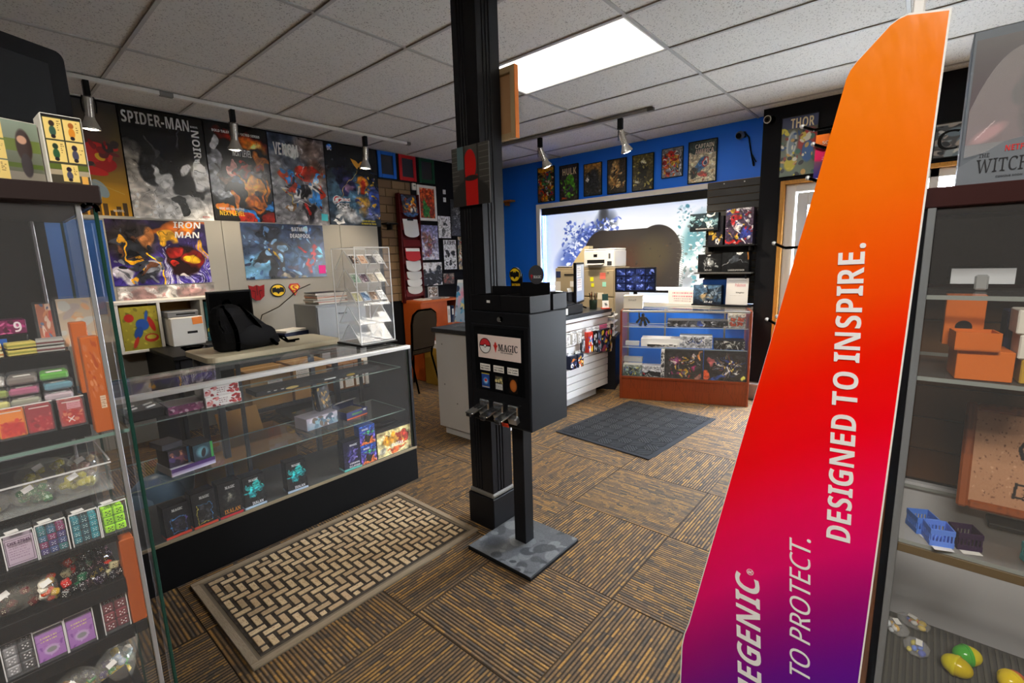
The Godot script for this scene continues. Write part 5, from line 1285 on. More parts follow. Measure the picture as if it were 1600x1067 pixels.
	a = Art.new(60, 90, "2c6a70", "2a5f68").s(24, 0, 0, 1, 1, 0.2, "3a8088 1f4a50 c8b83a 8a3a2c").e(0.5, 0.7, 0.2, 0.12, 0, "d8c83a", 0.4)
	p = th("art_board", "teal picture panel in the right cubby bay beside the monitor", "picture", Vector3(1.485, 0.858, -4.815))
	bx(p, "board", Vector3(0.21, 0.352, 0.01), mt("2a5f68", 0.5), O)
	print_on(p, "print", 0.208, 0.35, pic(a, 0.4), Vector3(0, 0.176, 0.0056))
	# grey steel cabinet with magazines
	p = th("steel_cabinet", "grey steel office cabinet behind the acrylic stand", "cabinet", Vector3(2.26, 0, -4.25))
	bx(p, "body", Vector3(0.50, 1.15, 0.42), mt("85888a", 0.45, 0.1), O, O, 0.005)
	for k in 2:
		var dr := bx(p, "door", Vector3(0.48, 0.55, 0.012), mt("8f9294", 0.45, 0.1), Vector3(0, 0.02 + 0.56 * k, 0.214), O, 0.003)
		bx(dr, "handle", Vector3(0.08, 0.012, 0.014), mt("4c4e50", 0.3, 0.6), Vector3(0.0, 0.2, 0.012))
	rng.seed = 44
	for k in 5:
		p = th("magazine", ["dark", "white", "orange edged", "grey", "red edged"][k] + " magazine, number " + ["one", "two", "three", "four", "five"][k] + " from the top of the pile on the steel cabinet", "magazine", Vector3(2.2 + rng.randf_range(-0.02, 0.02), 1.151 + 0.021 * (4 - k), -4.2 + rng.randf_range(-0.01, 0.02)), rng.randf_range(-6, 6), "magazines piled on the steel cabinet")
		bx(p, "cover", Vector3(0.30, 0.004, 0.23), mt(["1f1f22", "d8d6d0", "b8602a", "77787a", "a83a30"][k], 0.4), Vector3(0, 0.0165, 0), O, 0.0)
		bx(p, "pages", Vector3(0.295, 0.0165, 0.225), mt("c9c4b8", 0.7), O, O, 0.0)
	# cardboard boxes and bags below the table, seen through the showcase
	p = th("cardboard_box", "large open brown cardboard box behind the showcase with red and white sticker", "cardboard box", Vector3(1.10, 0, -3.45), 0)
	var cd := mt("8a6024", 0.8)
	bx(p, "front_wall", Vector3(0.56, 0.36, 0.006), cd, Vector3(0, 0, 0.2))
	bx(p, "back_wall", Vector3(0.56, 0.36, 0.006), cd, Vector3(0, 0, -0.16))
	for s in [-1, 1]: bx(p, "side_wall", Vector3(0.006, 0.36, 0.36), cd, Vector3(s * 0.28, 0, 0.02))
	bx(p, "box_floor", Vector3(0.56, 0.006, 0.36), cd, Vector3(0, 0, 0.02))
	bx(p, "open_flap", Vector3(0.27, 0.006, 0.2), mt("a5793a", 0.8), Vector3(0.06, 0.40, -0.17), Vector3(62, 0, 4))
	bx(p, "open_flap", Vector3(0.55, 0.006, 0.13), mt("94682c", 0.8), Vector3(0.0, 0.33, 0.262), Vector3(20, 0, 0))
	a = Art.new(40, 30, "e8e4e0", "e8e4e0").r(0, 0, 0.42, 1, "b8201f")
	print_on(p, "sticker", 0.10, 0.08, pic(a, 0.5), Vector3(0.21, 0.13, 0.2042))
	txt(p, "sticker_print", "EA3", mt("222222", 0.6), Vector3(0.232, 0.13, 0.2052), 0.05, 0.03, Vector3(0, 0, 90))
	p = th("clear_bag", "crumpled pale blue plastic bag on the floor behind the showcase", "plastic bag", Vector3(0.60, 0, -3.42))
	g = Geo.new()
	for q in [[0.0, 0.13, 0.0, 0.16, 0.15, 0.12], [0.1, 0.2, -0.03, 0.11, 0.17, 0.1], [-0.09, 0.1, 0.03, 0.11, 0.11, 0.1]]: g.ball(Vector3(q[0], q[1], q[2]), Vector3(q[3], q[4], q[5]), 9, 6)
	pt(p, "bag", g.mesh(), mt("5c7f9c", 0.35))
	carton("tan cardboard box with white shipping label left of the paler one behind the showcase", Vector3(1.44, 0.44, -3.86), 0, Vector3(0.30, 0.28, 0.3), "8f6a34", "cardboard boxes on the low shelf", Vector2(0.03, 0.16))
	carton("paler cardboard box with small white tag behind the showcase", Vector3(1.75, 0.44, -3.86), 0, Vector3(0.28, 0.29, 0.3), "96703a", "cardboard boxes on the low shelf", Vector2(-0.06, 0.2))
	p = th("low_shelf", "low black shelf carrying the cardboard boxes under the desk side", "shelf", Vector3(1.75, 0, -3.86))
	bx(p, "board", Vector3(1.2, 0.03, 0.32), mt("202022", 0.5), Vector3(0.05, 0.41, 0))
	for x in [-0.5, 0.6]: bx(p, "leg", Vector3(0.03, 0.41, 0.28), mt("202022", 0.5), Vector3(x, 0, 0))
	for k in 4:
		var q := carton(["first", "second", "third", "fourth"][k] + " comic storage box with white end label, counted from the tan boxes", Vector3(1.975 + 0.102 * k, 0.44, -3.84), 0, Vector3(0.097, 0.22, 0.3), ["7a5230", "83592f", "7a5230", "c9c4ba"][k], "comic storage boxes in a row", Vector2.ZERO, false)
		print_on(q, "end_label", 0.078, 0.09, pic(Art.new(32, 40, "e2ded6", "dedad2").r(0.3, 0.1, 0.7, 0.2, "555048").p(0.12, 0.35, 0.9, 5, 0.12, "8a857c"), 0.6), Vector3(0, 0.06, 0.1505))
		print_on(q, "end_print", 0.06, 0.04, pic(Art.new(24, 16, "b8745a", "a8684c").s(8, 0.1, 0.1, 0.9, 0.9, 0.3, "c83a30 d8b8a0"), 0.6), Vector3(0, 0.155, 0.1505))
	# banquet chair
	p = th("banquet_chair", "dark brown upholstered chair with black frame beside the orange cabinet", "chair", Vector3(3.44, 0, -4.55), 186)
	g = Geo.new()
	var o := PackedVector2Array([Vector2(-0.165, 0), Vector2(0.165, 0), Vector2(0.19, 0.3), Vector2(0.17, 0.40), Vector2(0.10, 0.445), Vector2(-0.10, 0.445), Vector2(-0.17, 0.40), Vector2(-0.19, 0.3)])
	g.slab(o, -0.02, 0.02)
	pt(p, "backrest", g.mesh(), mt("3b3024", 0.85), Vector3(0, 0.51, -0.14), Vector3(-8, 0, 0))
	bx(p, "seat", Vector3(0.36, 0.06, 0.36), mt("3b3024", 0.85), Vector3(0, 0.43, 0.06), O, 0.02)
	g = Geo.new()
	var ring := []
	for q in o: ring.append(Vector3(q.x * 1.04, 0.505 + q.y * 1.02, -0.142 - q.y * 0.14))
	ring.append(ring[0]); g.tube(ring, 0.012)
	pt(p, "back_frame", g.mesh(), mt("141414", 0.4))
	for s in [-1, 1]:
		g = Geo.new(); g.tube([Vector3(s * 0.165, 0.53, -0.14), Vector3(s * 0.165, 0.40, -0.11), Vector3(s * 0.18, 0.0, -0.22)], 0.011)
		pt(p, "leg", g.mesh(), mt("141414", 0.4))
		g = Geo.new(); g.tube([Vector3(s * 0.165, 0.43, 0.2), Vector3(s * 0.17, 0.0, 0.23)], 0.011)
		pt(p, "leg", g.mesh(), mt("141414", 0.4))
	# orange cabinet with open shelf, box in front
	p = th("orange_cabinet", "orange wooden cabinet with an open end shelf below the framed pictures", "cabinet", Vector3(4.02, 0, -4.90))
	var og := mt("b4501a", 0.45)
	bx(p, "body", Vector3(0.44, 1.0, 0.36), og, Vector3(-0.10, 0, 0), O, 0.004)
	bx(p, "top_board", Vector3(0.70, 0.025, 0.40), mt("c4602a", 0.4), Vector3(0.03, 1.0, 0))
	for y in [0.0, 0.36, 0.68]: bx(p, "open_shelf", Vector3(0.24, 0.02, 0.36), og, Vector3(0.24, y, 0))
	bx(p, "side_panel", Vector3(0.02, 1.0, 0.36), og, Vector3(0.37, 0, 0))
	bx(p, "back_board", Vector3(0.24, 1.0, 0.01), mt("3a1c10", 0.6), Vector3(0.24, 0, -0.17))
	for k in 2:
		p = th("binder", ["white binder in the open shelf of the orange cabinet", "dark blue binder beside the white binder"][k], "binder", Vector3(4.19 + 0.07 * k, 0.701, -4.88), 0, "binders in the orange cabinet")
		bx(p, "cover", Vector3(0.05, 0.22, 0.26), mt(["dcdad4", "22304e"][k], 0.5), O)
		bx(p, "spine_label", Vector3(0.03, 0.08, 0.002), mt(["b8b4ac", "d8d6d0"][k], 0.6), Vector3(0, 0.1, 0.13), O, 0.0)
	for k in 3:
		p = th("paper_stack", ["white papers", "grey plastic box lid", "pale leaflets"][k] + " lying on the orange cabinet, " + ["left", "middle", "right"][k] + " of three", "papers", Vector3(3.85 + 0.15 * k, 1.026, -4.86), 12.0 * k, "papers on the orange cabinet")
		bx(p, "sheets", Vector3(0.14, 0.012, 0.2), mt(["d0ccc4", "8a8c90", "c0b8ac"][k], 0.6), O)
		bx(p, "top_sheet", Vector3(0.11, 0.003, 0.16), mt(["b8b0a8", "a8aaae", "98a0a8"][k], 0.5), Vector3(0, 0.0125, 0), Vector3(0, 8, 0), 0.0)
	carton("mustard brown cardboard box with white label in front of the orange cabinet", Vector3(3.80, 0, -4.50), 0, Vector3(0.28, 0.46, 0.3), "a8812c", "", Vector2(-0.03, 0.34))
	p = th("white_carton", "flat white carton lying on the mustard cardboard box", "carton", Vector3(3.79, 0.462, -4.52))
	bx(p, "box", Vector3(0.24, 0.06, 0.2), mt("dad7d0", 0.5), O)
	bx(p, "tape", Vector3(0.242, 0.062, 0.03), mt("c4bfb4", 0.4), Vector3(0, -0.0005, 0), O, 0.0)


func service_counter() -> void:
	rng.seed = 61
	var p := th("service_counter", "white service counter with slatted front and grey black top", "counter", Vector3(3.6, 0, -2.88))
	var o := -p.position
	var wh := mt("dcdad6", 0.5)
	bc(p, "end_panel", o + Vector3(2.60, 0.07, -3.14), o + Vector3(2.62, 0.905, -2.61), wh, 0.002)
	bc(p, "end_foot", o + Vector3(2.63, 0.0, -3.10), o + Vector3(2.65, 0.07, -2.66), wh, 0.002)
	bc(p, "core", o + Vector3(2.62, 0.10, -3.14), o + Vector3(4.58, 0.905, -2.625), mt("c9c7c2", 0.6), 0.002)
	bc(p, "counter_top", o + Vector3(2.58, 0.905, -3.17), o + Vector3(4.64, 0.943, -2.57), mt("33363a", 0.3), 0.004)
	bc(p, "edge_band", o + Vector3(3.0, 0.872, -2.612), o + Vector3(4.62, 0.906, -2.575), mt("d9dad8", 0.4), 0.002)
	bc(p, "kick_board", o + Vector3(2.66, 0.0, -3.08), o + Vector3(4.45, 0.10, -2.66), mt("cfcdc8", 0.6), 0.002)
	bc(p, "groove_back", o + Vector3(2.64, 0.09, -2.626), o + Vector3(4.60, 0.87, -2.615), mt("6a3a24", 0.7), 0.0)
	for k in 10:
		bc(p, "slat", o + Vector3(2.62, 0.095 + 0.0768 * k, -2.616), o + Vector3(4.60, 0.095 + 0.0768 * k + 0.069, -2.598), mt("e6e4e0", 0.45), 0.002)
	for q in [Vector2(-2.72, 0.80), Vector2(-3.06, 0.80), Vector2(-2.9, 0.30), Vector2(-3.05, 0.45)]:
		bx(p, "screw", Vector3(0.003, 0.012, 0.012), mt("8a8a88", 0.4, 0.6), o + Vector3(2.5995, q.y, q.x), O, 0.001)
	# goods hanging on the slats: [x, top, width, height, depth, colour, art colours, label]
	var hang := [
		[3.72, 0.785, 0.07, 0.12, 0.05, "dedcd8", "c8c4be e8e6e2 a8a4a0", "white boxed pack hanging first beside the kiosk, upper row"],
		[3.83, 0.785, 0.07, 0.12, 0.05, "e2e0dc", "c8c4be eeece8 8a8680", "white boxed pack hanging second beside the kiosk, upper row"],
		[3.93, 0.78, 0.06, 0.12, 0.05, "d2d0cc", "b0aca6 e8e6e2 6a6660", "white boxed pack hanging third beside the kiosk, upper row"],
		[3.80, 0.58, 0.11, 0.16, 0.07, "1c2238", "d8d4cc 3a4470 c8702c 10141f", "dark blue pack with orange corner hanging low beside the kiosk"],
		[3.93, 0.58, 0.10, 0.16, 0.07, "20263c", "e0dcd4 c8602a 2a3358 d8a83a", "second dark blue pack with orange and yellow hanging low"],
		[4.01, 0.715, 0.06, 0.16, 0.03, "55565a", "88898c 3a3b3e c8c8c8", "narrow grey pack between the white packs and the red strip"],
		[4.13, 0.785, 0.09, 0.25, 0.05, "c83a2a", "e8b82a 2a4aa0 f0f0ea c8281c 3a9ad0", "long red and blue striped pack hanging on the slats"],
		[4.235, 0.785, 0.06, 0.26, 0.04, "17181c", "3a3c44 d8d8d8 24262c", "long black pack beside the red striped pack"],
		[4.31, 0.78, 0.06, 0.27, 0.05, "2c3444", "e8e8e4 3a4a6a c83a3a 8a9ab0", "slim blue grey pack left of the widest dark pack"],
		[4.42, 0.79, 0.17, 0.29, 0.06, "232838", "e86a9a 3a4a6a d8b83a 1a1e2c 8a3a4a", "widest dark pack with pink top band on the slats"],
		[4.545, 0.785, 0.06, 0.31, 0.05, "2a2422", "d8b83a c83a3a 3a4a3a e0dcd0", "narrow dark pack with yellow spots at the slats' far end"]]
	for h in hang:
		var a := Art.new(30, 50, h[5]).s(26, 0, 0.12, 1, 1, 0.3, h[6])
		var t := th("hanging_pack", h[7], "hanging pack", Vector3(h[0], h[1] - h[3], -2.555), 0, "goods hanging on the white slats")
		bx(t, "pack", Vector3(h[2], h[3] * 0.85, h[4]), mt(h[5], 0.35), Vector3(0, 0, 0.0), O, 0.006)
		print_on(t, "front_print", h[2] * 0.94, h[3] * 0.82, pic(a, 0.25), Vector3(0, h[3] * 0.43, h[4] / 2 + 0.0006))
		bx(t, "header_card", Vector3(h[2] * 0.9, h[3] * 0.16, 0.003), mt("e8e6e2" if h[5] != "232838" else "d86a96", 0.4), Vector3(0, h[3] * 0.84, 0), O, 0.0)
		var g := Geo.new()
		g.tube([Vector3(0, h[3] * 0.95, -0.042), Vector3(0, h[3] * 0.95, 0.045), Vector3(0, h[3] * 0.98, 0.055)], 0.003, 6)
		pt(t, "hook", g.mesh(), mt("26262a", 0.3, 0.6))
	# on the counter
	p = th("leaflet_stand", "clear leaflet stand with colourful sheets on the counter beside the pillar", "leaflet stand", Vector3(2.76, 0.944, -2.95), -78)
	var a := Art.new(50, 110, "d8e4ee", "a8c0d8").e(0.4, 0.4, 0.3, 0.3, 0.3, "f0b8d0", 0.9).e(0.6, 0.6, 0.3, 0.2, 0, "7ac0e8", 0.8).e(0.75, 0.35, 0.12, 0.16, 0, "4a3a30", 0.5).r(0, 0, 1, 0.08, "f4f4f6").s(24, 0, 0.1, 1, 1, 0.2, "e8a0c0 5aa8d8 f0e0a0 b8d8f0 3a4a6a")
	bx(p, "leaflets", Vector3(0.13, 0.36, 0.012), pic(a, 0.3), Vector3(0, 0.04, 0), Vector3(-12, 0, 0))
	sheet(p, "holder", 0.15, 0.15, 0.05, acrylic, acrylic, Vector3(0, 0.09, 0.045), Vector3(-12, 0, 0))
	bx(p, "foot", Vector3(0.15, 0.005, 0.11), acrylic, Vector3(0, 0, 0.01))
	p = th("cash_register", "low black cash register and keypad on the grey counter top", "cash register", Vector3(3.93, 0.944, -2.80), 0)
	bx(p, "base", Vector3(0.40, 0.09, 0.36), mt("151517", 0.45), O, O, 0.006)
	bx(p, "sloped_keys", Vector3(0.30, 0.03, 0.2), mt("1f2023", 0.5), Vector3(-0.03, 0.10, 0.04), Vector3(18, 0, 0))
	bx(p, "printer", Vector3(0.13, 0.12, 0.15), mt("1b1b1e", 0.4), Vector3(0.15, 0.09, 0), O, 0.008)
	bx(p, "receipt", Vector3(0.07, 0.05, 0.002), mt("e8e6e2", 0.6), Vector3(0.15, 0.2, 0.05), Vector3(-20, 0, 0), 0.0)
	p = th("card_reader", "small white fronted card reader at the counter edge beside the kiosk", "card reader", Vector3(3.78, 0.944, -2.64), -25)
	bx(p, "body", Vector3(0.09, 0.10, 0.10), mt("1a1a1c", 0.4), O, O, 0.006)
	bx(p, "white_front", Vector3(0.075, 0.06, 0.004), mt("e4e4e2", 0.4), Vector3(0, 0.012, 0.051), O, 0.002)
	p = th("till_screen", "tall slim till screen seen edge on with notices taped to it", "screen", Vector3(4.24, 1.03, -2.74), 16.5)
	bx(p, "housing", Vector3(0.30, 0.42, 0.03), mt("121214", 0.35), O, O, 0.006)
	print_on(p, "display", 0.27, 0.38, pic(Art.new(60, 90, "c8d0da", "7f92ac").r(0.05, 0.05, 0.6, 0.35, "f0f0ee").r(0.1, 0.38, 0.7, 0.72, "e8e6e4").p(0.12, 0.1, 0.55, 4, 0.06, "8a8a8a").p(0.14, 0.42, 0.66, 4, 0.06, "9a6a6a"), 0.3), Vector3(0, 0.21, 0.0156))
	bx(p, "stand", Vector3(0.05, 0.09, 0.05), mt("141416", 0.4), Vector3(0, -0.085, -0.02))
	p = th("pen_cup", "dark pen cup with red green and orange pens on the counter corner", "pen cup", Vector3(4.46, 0.944, -2.70))
	var g := Geo.new()
	g.lathe([Vector2(0, 0), Vector2(0.04, 0), Vector2(0.045, 0.1), Vector2(0.041, 0.1), Vector2(0.037, 0.006), Vector2(0, 0.006)])
	pt(p, "cup", g.mesh(), mt("2a3a2c", 0.4))
	var pc := ["c83020", "2a8a3c", "e8e4dc", "d86a1c", "20242c", "b82a3a"]
	for k in 6:
		var an := TAU * k / 6
		g = Geo.new(); g.rod(Vector3(cos(an) * 0.015, 0.01, sin(an) * 0.015), Vector3(cos(an) * 0.045, 0.165 + 0.01 * (k % 3), sin(an) * 0.04), 0.005, 0.004, 7)
		pt(p, "pen", g.mesh(), mt(pc[k], 0.35))
	p = th("tape_roll", "orange and yellow snack bag with black cable on the counter", "bag", Vector3(4.33, 0.944, -2.95))
	g = Geo.new(); g.ball(Vector3(0, 0.06, 0), Vector3(0.07, 0.06, 0.05), 10, 7)
	pt(p, "bag", g.mesh(), mt("d8782a", 0.4))
	g = Geo.new(); g.ball(Vector3(-0.09, 0.13, -0.02), Vector3(0.06, 0.03, 0.04), 10, 6)
	pt(p, "yellow_top", g.mesh(), mt("c8c02a", 0.4))
	g = Geo.new(); g.tube([Vector3(0.05, 0.01, 0.06), Vector3(0.11, 0.03, 0.11), Vector3(0.15, 0.006, 0.15)], 0.008)
	pt(p, "cable", g.mesh(), mt("161618", 0.5))
	p = th("phone_stand", "white card holder with dark phone on the counter corner beside the wood showcase", "phone stand", Vector3(4.545, 0.944, -2.60), -50)
	bx(p, "phone", Vector3(0.065, 0.13, 0.01), mt("26403c", 0.3), Vector3(0, 0.03, -0.01), Vector3(-10, 0, 0), 0.003)
	bx(p, "white_card", Vector3(0.07, 0.09, 0.004), mt("ecebe8", 0.5), Vector3(0, 0, 0.012), Vector3(-10, 0, 0))
	txt(p, "card_mark", "%", mt("333333", 0.5), Vector3(0.005, 0.05, 0.016), 0.03, 0.03, Vector3(-10, 0, 0))
	bx(p, "base", Vector3(0.09, 0.012, 0.07), mt("c83a24", 0.4), O)
	# tan filing cabinet with sticky notes, printer on top
	var tan := mt("a39478", 0.5)
	p = th("filing_cabinet", "wide tan filing cabinet covered in sticky notes below the white printer", "filing cabinet", Vector3(5.20, 0, -3.17), -90)
	bx(p, "body", Vector3(0.86, 1.38, 0.36), mt("988a70", 0.5), O, O, 0.006)
	for k in 4:
		var dr := bx(p, "drawer", Vector3(0.82, 0.31, 0.014), tan, Vector3(0, 0.06 + 0.325 * k, 0.186), O, 0.004)
		bx(dr, "pull", Vector3(0.26, 0.016, 0.014), mt("2a2826", 0.4), Vector3(-0.15, 0.10, 0.01))
		bx(dr, "lock", Vector3(0.016, 0.016, 0.008), mt("8a8a88", 0.3, 0.7), Vector3(0.34, 0.12, 0.009))
	var zf := 0.194
	var notes := [[-0.375, 1.30, 0.07, 0.08, "2a3458", "dark blue sticker"], [-0.385, 1.13, 0.085, 0.16, "dcd8d2", "white sheet"], [-0.10, 1.18, 0.19, 0.07, "e4e2de", "white strip"], [0.12, 1.24, 0.045, 0.05, "e8e82a", "yellow note"], [0.13, 1.17, 0.04, 0.045, "dcd828", "yellow note"], [-0.07, 1.06, 0.05, 0.09, "d8d82c", "long yellow note"], [-0.13, 1.05, 0.04, 0.05, "9accd8", "pale blue note"], [0.27, 1.28, 0.075, 0.075, "f07a6a", "coral note"], [0.29, 1.18, 0.05, 0.055, "9adcc8", "mint note"], [0.24, 1.04, 0.08, 0.08, "dcd4c0", "white switch plate"], [-0.33, 0.98, 0.06, 0.08, "f08a5a", "orange note"]]
	for n in notes:
		var q := bx(p, n[5].replace(" ", "_"), Vector3(n[2], n[3], 0.003), mt(n[4], 0.6), Vector3(n[0], n[1] - n[3] / 2, zf), O, 0.0)
		q.set_meta("label", n[5] + " stuck on the drawers")
	p = th("printer", "white inkjet printer on the tan filing cabinet", "printer", Vector3(5.17, 1.381, -2.965), -90)
	bx(p, "body", Vector3(0.42, 0.20, 0.30), mt("e4e4e2", 0.4), O, O, 0.012)
	bx(p, "scanner_lid", Vector3(0.41, 0.02, 0.29), mt("eeeeec", 0.4), Vector3(0, 0.2, 0), O, 0.006)
	bx(p, "paper_slot", Vector3(0.24, 0.045, 0.01), mt("1b1b1d", 0.5), Vector3(-0.04, 0.045, 0.147), O, 0.002)
	bx(p, "output_tray", Vector3(0.22, 0.008, 0.09), mt("dadad8", 0.4), Vector3(-0.04, 0.035, 0.18), Vector3(8, 0, 0))
	bx(p, "small_screen", Vector3(0.05, 0.035, 0.006), mt("1a1a1c", 0.2), Vector3(-0.045, 0.12, 0.149))
	bx(p, "button_row", Vector3(0.025, 0.06, 0.006), mt("55565a", 0.4), Vector3(0.145, 0.1, 0.149))
	bx(p, "ink_window", Vector3(0.06, 0.05, 0.006), mt("3a3b40", 0.3), Vector3(0.145, 0.02, 0.149))
	p = th("magazine_file", "slanted tan magazine file beside the white printer", "magazine file", Vector3(5.18, 1.381, -3.30), -90)
	g = Geo.new()
	g.slab(PackedVector2Array([Vector2(-0.13, 0), Vector2(0.13, 0), Vector2(0.13, 0.26), Vector2(0.07, 0.26), Vector2(-0.10, 0.06)]), -0.05, 0.05)
	pt(p, "file_side", g.mesh(), mt("c2b38c", 0.6))
	bx(p, "paper_sheets", Vector3(0.2, 0.05, 0.08), mt("dedad0", 0.7), Vector3(0.02, 0.015, 0.0))
	p = th("desk_pad", "thin dark folder lying on the tan filing cabinet's far end", "folder", Vector3(5.18, 1.381, -3.50), -90)
	bx(p, "cover", Vector3(0.18, 0.012, 0.26), mt("26221e", 0.5), O)
	bx(p, "pages", Vector3(0.17, 0.006, 0.25), mt("d0ccc2", 0.7), Vector3(0, 0.0125, 0), O, 0.0)
	# paper trays between counter and wood showcase
	p = th("letter_trays", "stack of white wire letter trays between counter and wood showcase", "letter trays", Vector3(4.81, 0.62, -2.76), -70)
	for k in 4:
		bx(p, "tray", Vector3(0.26, 0.012, 0.3), mt("d8d6d2", 0.4), Vector3(0, 0.07 * k, 0), O, 0.003)
		bx(p, "papers", Vector3(0.2, 0.02, 0.24), mt("2c2826" if k % 2 else "e4e2dc", 0.6), Vector3(0, 0.07 * k + 0.012, 0), O, 0.002)
	for s in [-1, 1]: bx(p, "side_wire", Vector3(0.01, 0.28, 0.01), mt("d0cec8", 0.4), Vector3(s * 0.13, 0, 0.14))
	p = th("tray_table", "small dark stand under the white letter trays", "stand", Vector3(4.81, 0, -2.76), -70)
	bx(p, "top_board", Vector3(0.32, 0.03, 0.34), mt("2c2c30", 0.5), Vector3(0, 0.59, 0))
	bx(p, "cupboard", Vector3(0.30, 0.59, 0.32), mt("232327", 0.5), O)


func wood_showcase() -> void:
	rng.seed = 71
	var ry := -69.49
	var p := th("wood_showcase", "cherry wood and glass showcase of model kits standing beside the dark mat", "showcase", Vector3(4.443, 0, -2.365), ry)
	var w := wood("8a3a14", "5c2209", 0.35)
	var edge := mt("4a7a6c", 0.15)
	bc(p, "kick_base", Vector3(0.0, 0.0, -0.45), Vector3(1.24, 0.235, -0.008), w, 0.003)
	bc(p, "deck", Vector3(0.02, 0.235, -0.44), Vector3(1.22, 0.245, -0.01), mt("3c3c40", 0.6), 0.001)
	for x in [0.0, 1.22]: bc(p, "side_panel", Vector3(x, 0.0, -0.45), Vector3(x + 0.02, 0.945, 0.0), w, 0.002)
	bc(p, "front_lip", Vector3(0.02, 0.225, -0.012), Vector3(1.22, 0.25, 0.0), w, 0.002)
	bc(p, "top_rail", Vector3(0.02, 0.925, -0.02), Vector3(1.22, 0.945, -0.002), mt("b9b6b0", 0.35, 0.4), 0.002)
	sheet(p, "front_glass", 1.2, 0.675, 0.005, glass, edge, Vector3(0.62, 0.588, -0.006))
	sheet(p, "top_glass", 1.2, 0.43, 0.006, pane("f4f8f8", 0.06), edge, Vector3(0.62, 0.9455, -0.235), Vector3(-90, 0, 0))
	for y in [0.765, 0.552]: sheet(p, "glass_shelf", 1.195, 0.36 if y < 0.6 else 0.30, 0.006, pane("eef6f6", 0.08), mt("c8dcd8", 0.15), Vector3(0.62, y, -0.24), Vector3(-90, 0, 0))
	for x in [0.42, 1.02]: bc(p, "slotted_upright", Vector3(x, 0.25, -0.44), Vector3(x + 0.018, 0.92, -0.43), mt("8a8c90", 0.4, 0.5), 0.001)
	var T := p.transform
	var kit := func(nm: String, label: String, x: float, y: float, z: float, s: Vector3, body: String, a, words := [], grp := "") -> void:
		pack(nm, label, "model kit" if nm == "model_kit" else "box", T * Vector3(x, y, z), ry, s, body, a, words, grp)
	var kb := "model kits in the wood showcase"
	var a := Art.new(130, 100, "2a2a2c", "33302e").e(0.25, 0.35, 0.16, 0.22, 0, "8a3a6a", 0.7).e(0.2, 0.45, 0.08, 0.06, 0.2, "e8d8d0", 0.6).e(0.75, 0.25, 0.14, 0.06, -0.5, "d8d4d0", 0.5).e(0.5, 0.3, 0.12, 0.06, -0.5, "c8a02a", 0.5).e(0.45, 0.68, 0.15, 0.05, 0.4, "e0b02a", 0.5).e(0.85, 0.9, 0.12, 0.08, 0, "c88a7a", 0.6).s(90, 0.1, 0.1, 0.95, 0.9, 0.05, "e8e0d8 8a2a5a 4a4a50 d8b04a 6a6a70 b03a2c 1c1c1e").e(0.92, 0.15, 0.05, 0.16, 0, "d88a4a", 0.6)
	kit.call("model_kit", "large dark kit box with pink and gold art, standing left on the bottom", 0.635, 0.246, -0.075, Vector3(0.37, 0.292, 0.09), "1d1c1e", a, [], kb)
	var sp := th("kit_spine", "black and white printed kit spine left of the pink and gold kit", "box", T * Vector3(0.432, 0.246, -0.07), ry)
	bx(sp, "box", Vector3(0.034, 0.292, 0.1), mt("e2e0dc", 0.4), O)
	print_on(sp, "spine_print", 0.032, 0.285, pic(Art.new(16, 110, "e8e6e2", "e8e6e2").s(40, 0, 0, 1, 1, 0.5, "2a2a2c 4a4a4c 1c1c1e 77777a"), 0.4), Vector3(0, 0.146, 0.0506))
	a = Art.new(140, 100, "26262a", "2c2a2c")
	for k in 46:
		var an := TAU * k / 46 + a.rg.randf() * 0.2
		a.l(0.55 + cos(an) * 0.08, 0.5 + sin(an) * 0.1, 0.55 + cos(an) * a.rg.randf_range(0.2, 0.45), 0.5 + sin(an) * a.rg.randf_range(0.25, 0.48), 0.014, ["e8e6e0", "2f4a9a", "3a62b8", "c8b878", "8a8a92", "b04a3a"][k % 6])
	a.e(0.14, 0.35, 0.1, 0.13, 0.5, "a85a5a", 0.5).e(0.05, 0.8, 0.1, 0.14, 0, "d8582c", 0.5).e(0.35, 0.9, 0.25, 0.1, -0.3, "2f52a8", 0.6).e(0.92, 0.88, 0.06, 0.12, 0, "c8b84a", 0.4).s(40, 0.35, 0.25, 0.8, 0.8, 0.05, "f0eee8 2a3f8a e0c868 1c1c20")
	kit.call("model_kit", "large dark kit box with a blue and white starburst, right on the bottom", 1.018, 0.246, -0.075, Vector3(0.385, 0.296, 0.09), "1a1a1d", a, [], kb)
	a = Art.new(80, 46, "9aa49a", "4a5a52").s(50, 0, 0.2, 1, 1, 0.12, "2a3a4a 5a7a6a d8c84a 1c2420 8aa094 3a4a8a")
	kit.call("model_kit", "small green grey kit box in the bottom left corner of the wood showcase", 0.125, 0.246, -0.10, Vector3(0.195, 0.12, 0.12), "b4b6b4", a, [], kb)
	a = Art.new(80, 46, "c8cad0", "d8dade").r(0, 0.55, 1, 1, "151517").r(0.05, 0.62, 0.14, 0.78, "c82a3a").p(0.06, 0.82, 0.6, 1, 0.2, "d8d8d8").r(0.5, 0, 0.62, 0.55, "f0f2f6").r(0, 0.2, 1, 0.28, "9a9ca4")
	kit.call("model_kit", "silver and black kit box beside the small green grey one", 0.323, 0.246, -0.10, Vector3(0.195, 0.115, 0.12), "b8bac0", a, [], kb)
	kit.call("carton", "blank silver carton upright behind the small green grey kit", 0.115, 0.37, -0.20, Vector3(0.2, 0.05, 0.08), "b9bcc0", null)
	# middle shelf
	kit.call("carton", "long plain white carton on the middle shelf of the wood showcase", 0.40, 0.556, -0.20, Vector3(0.39, 0.085, 0.2), "f0f0ee", null)
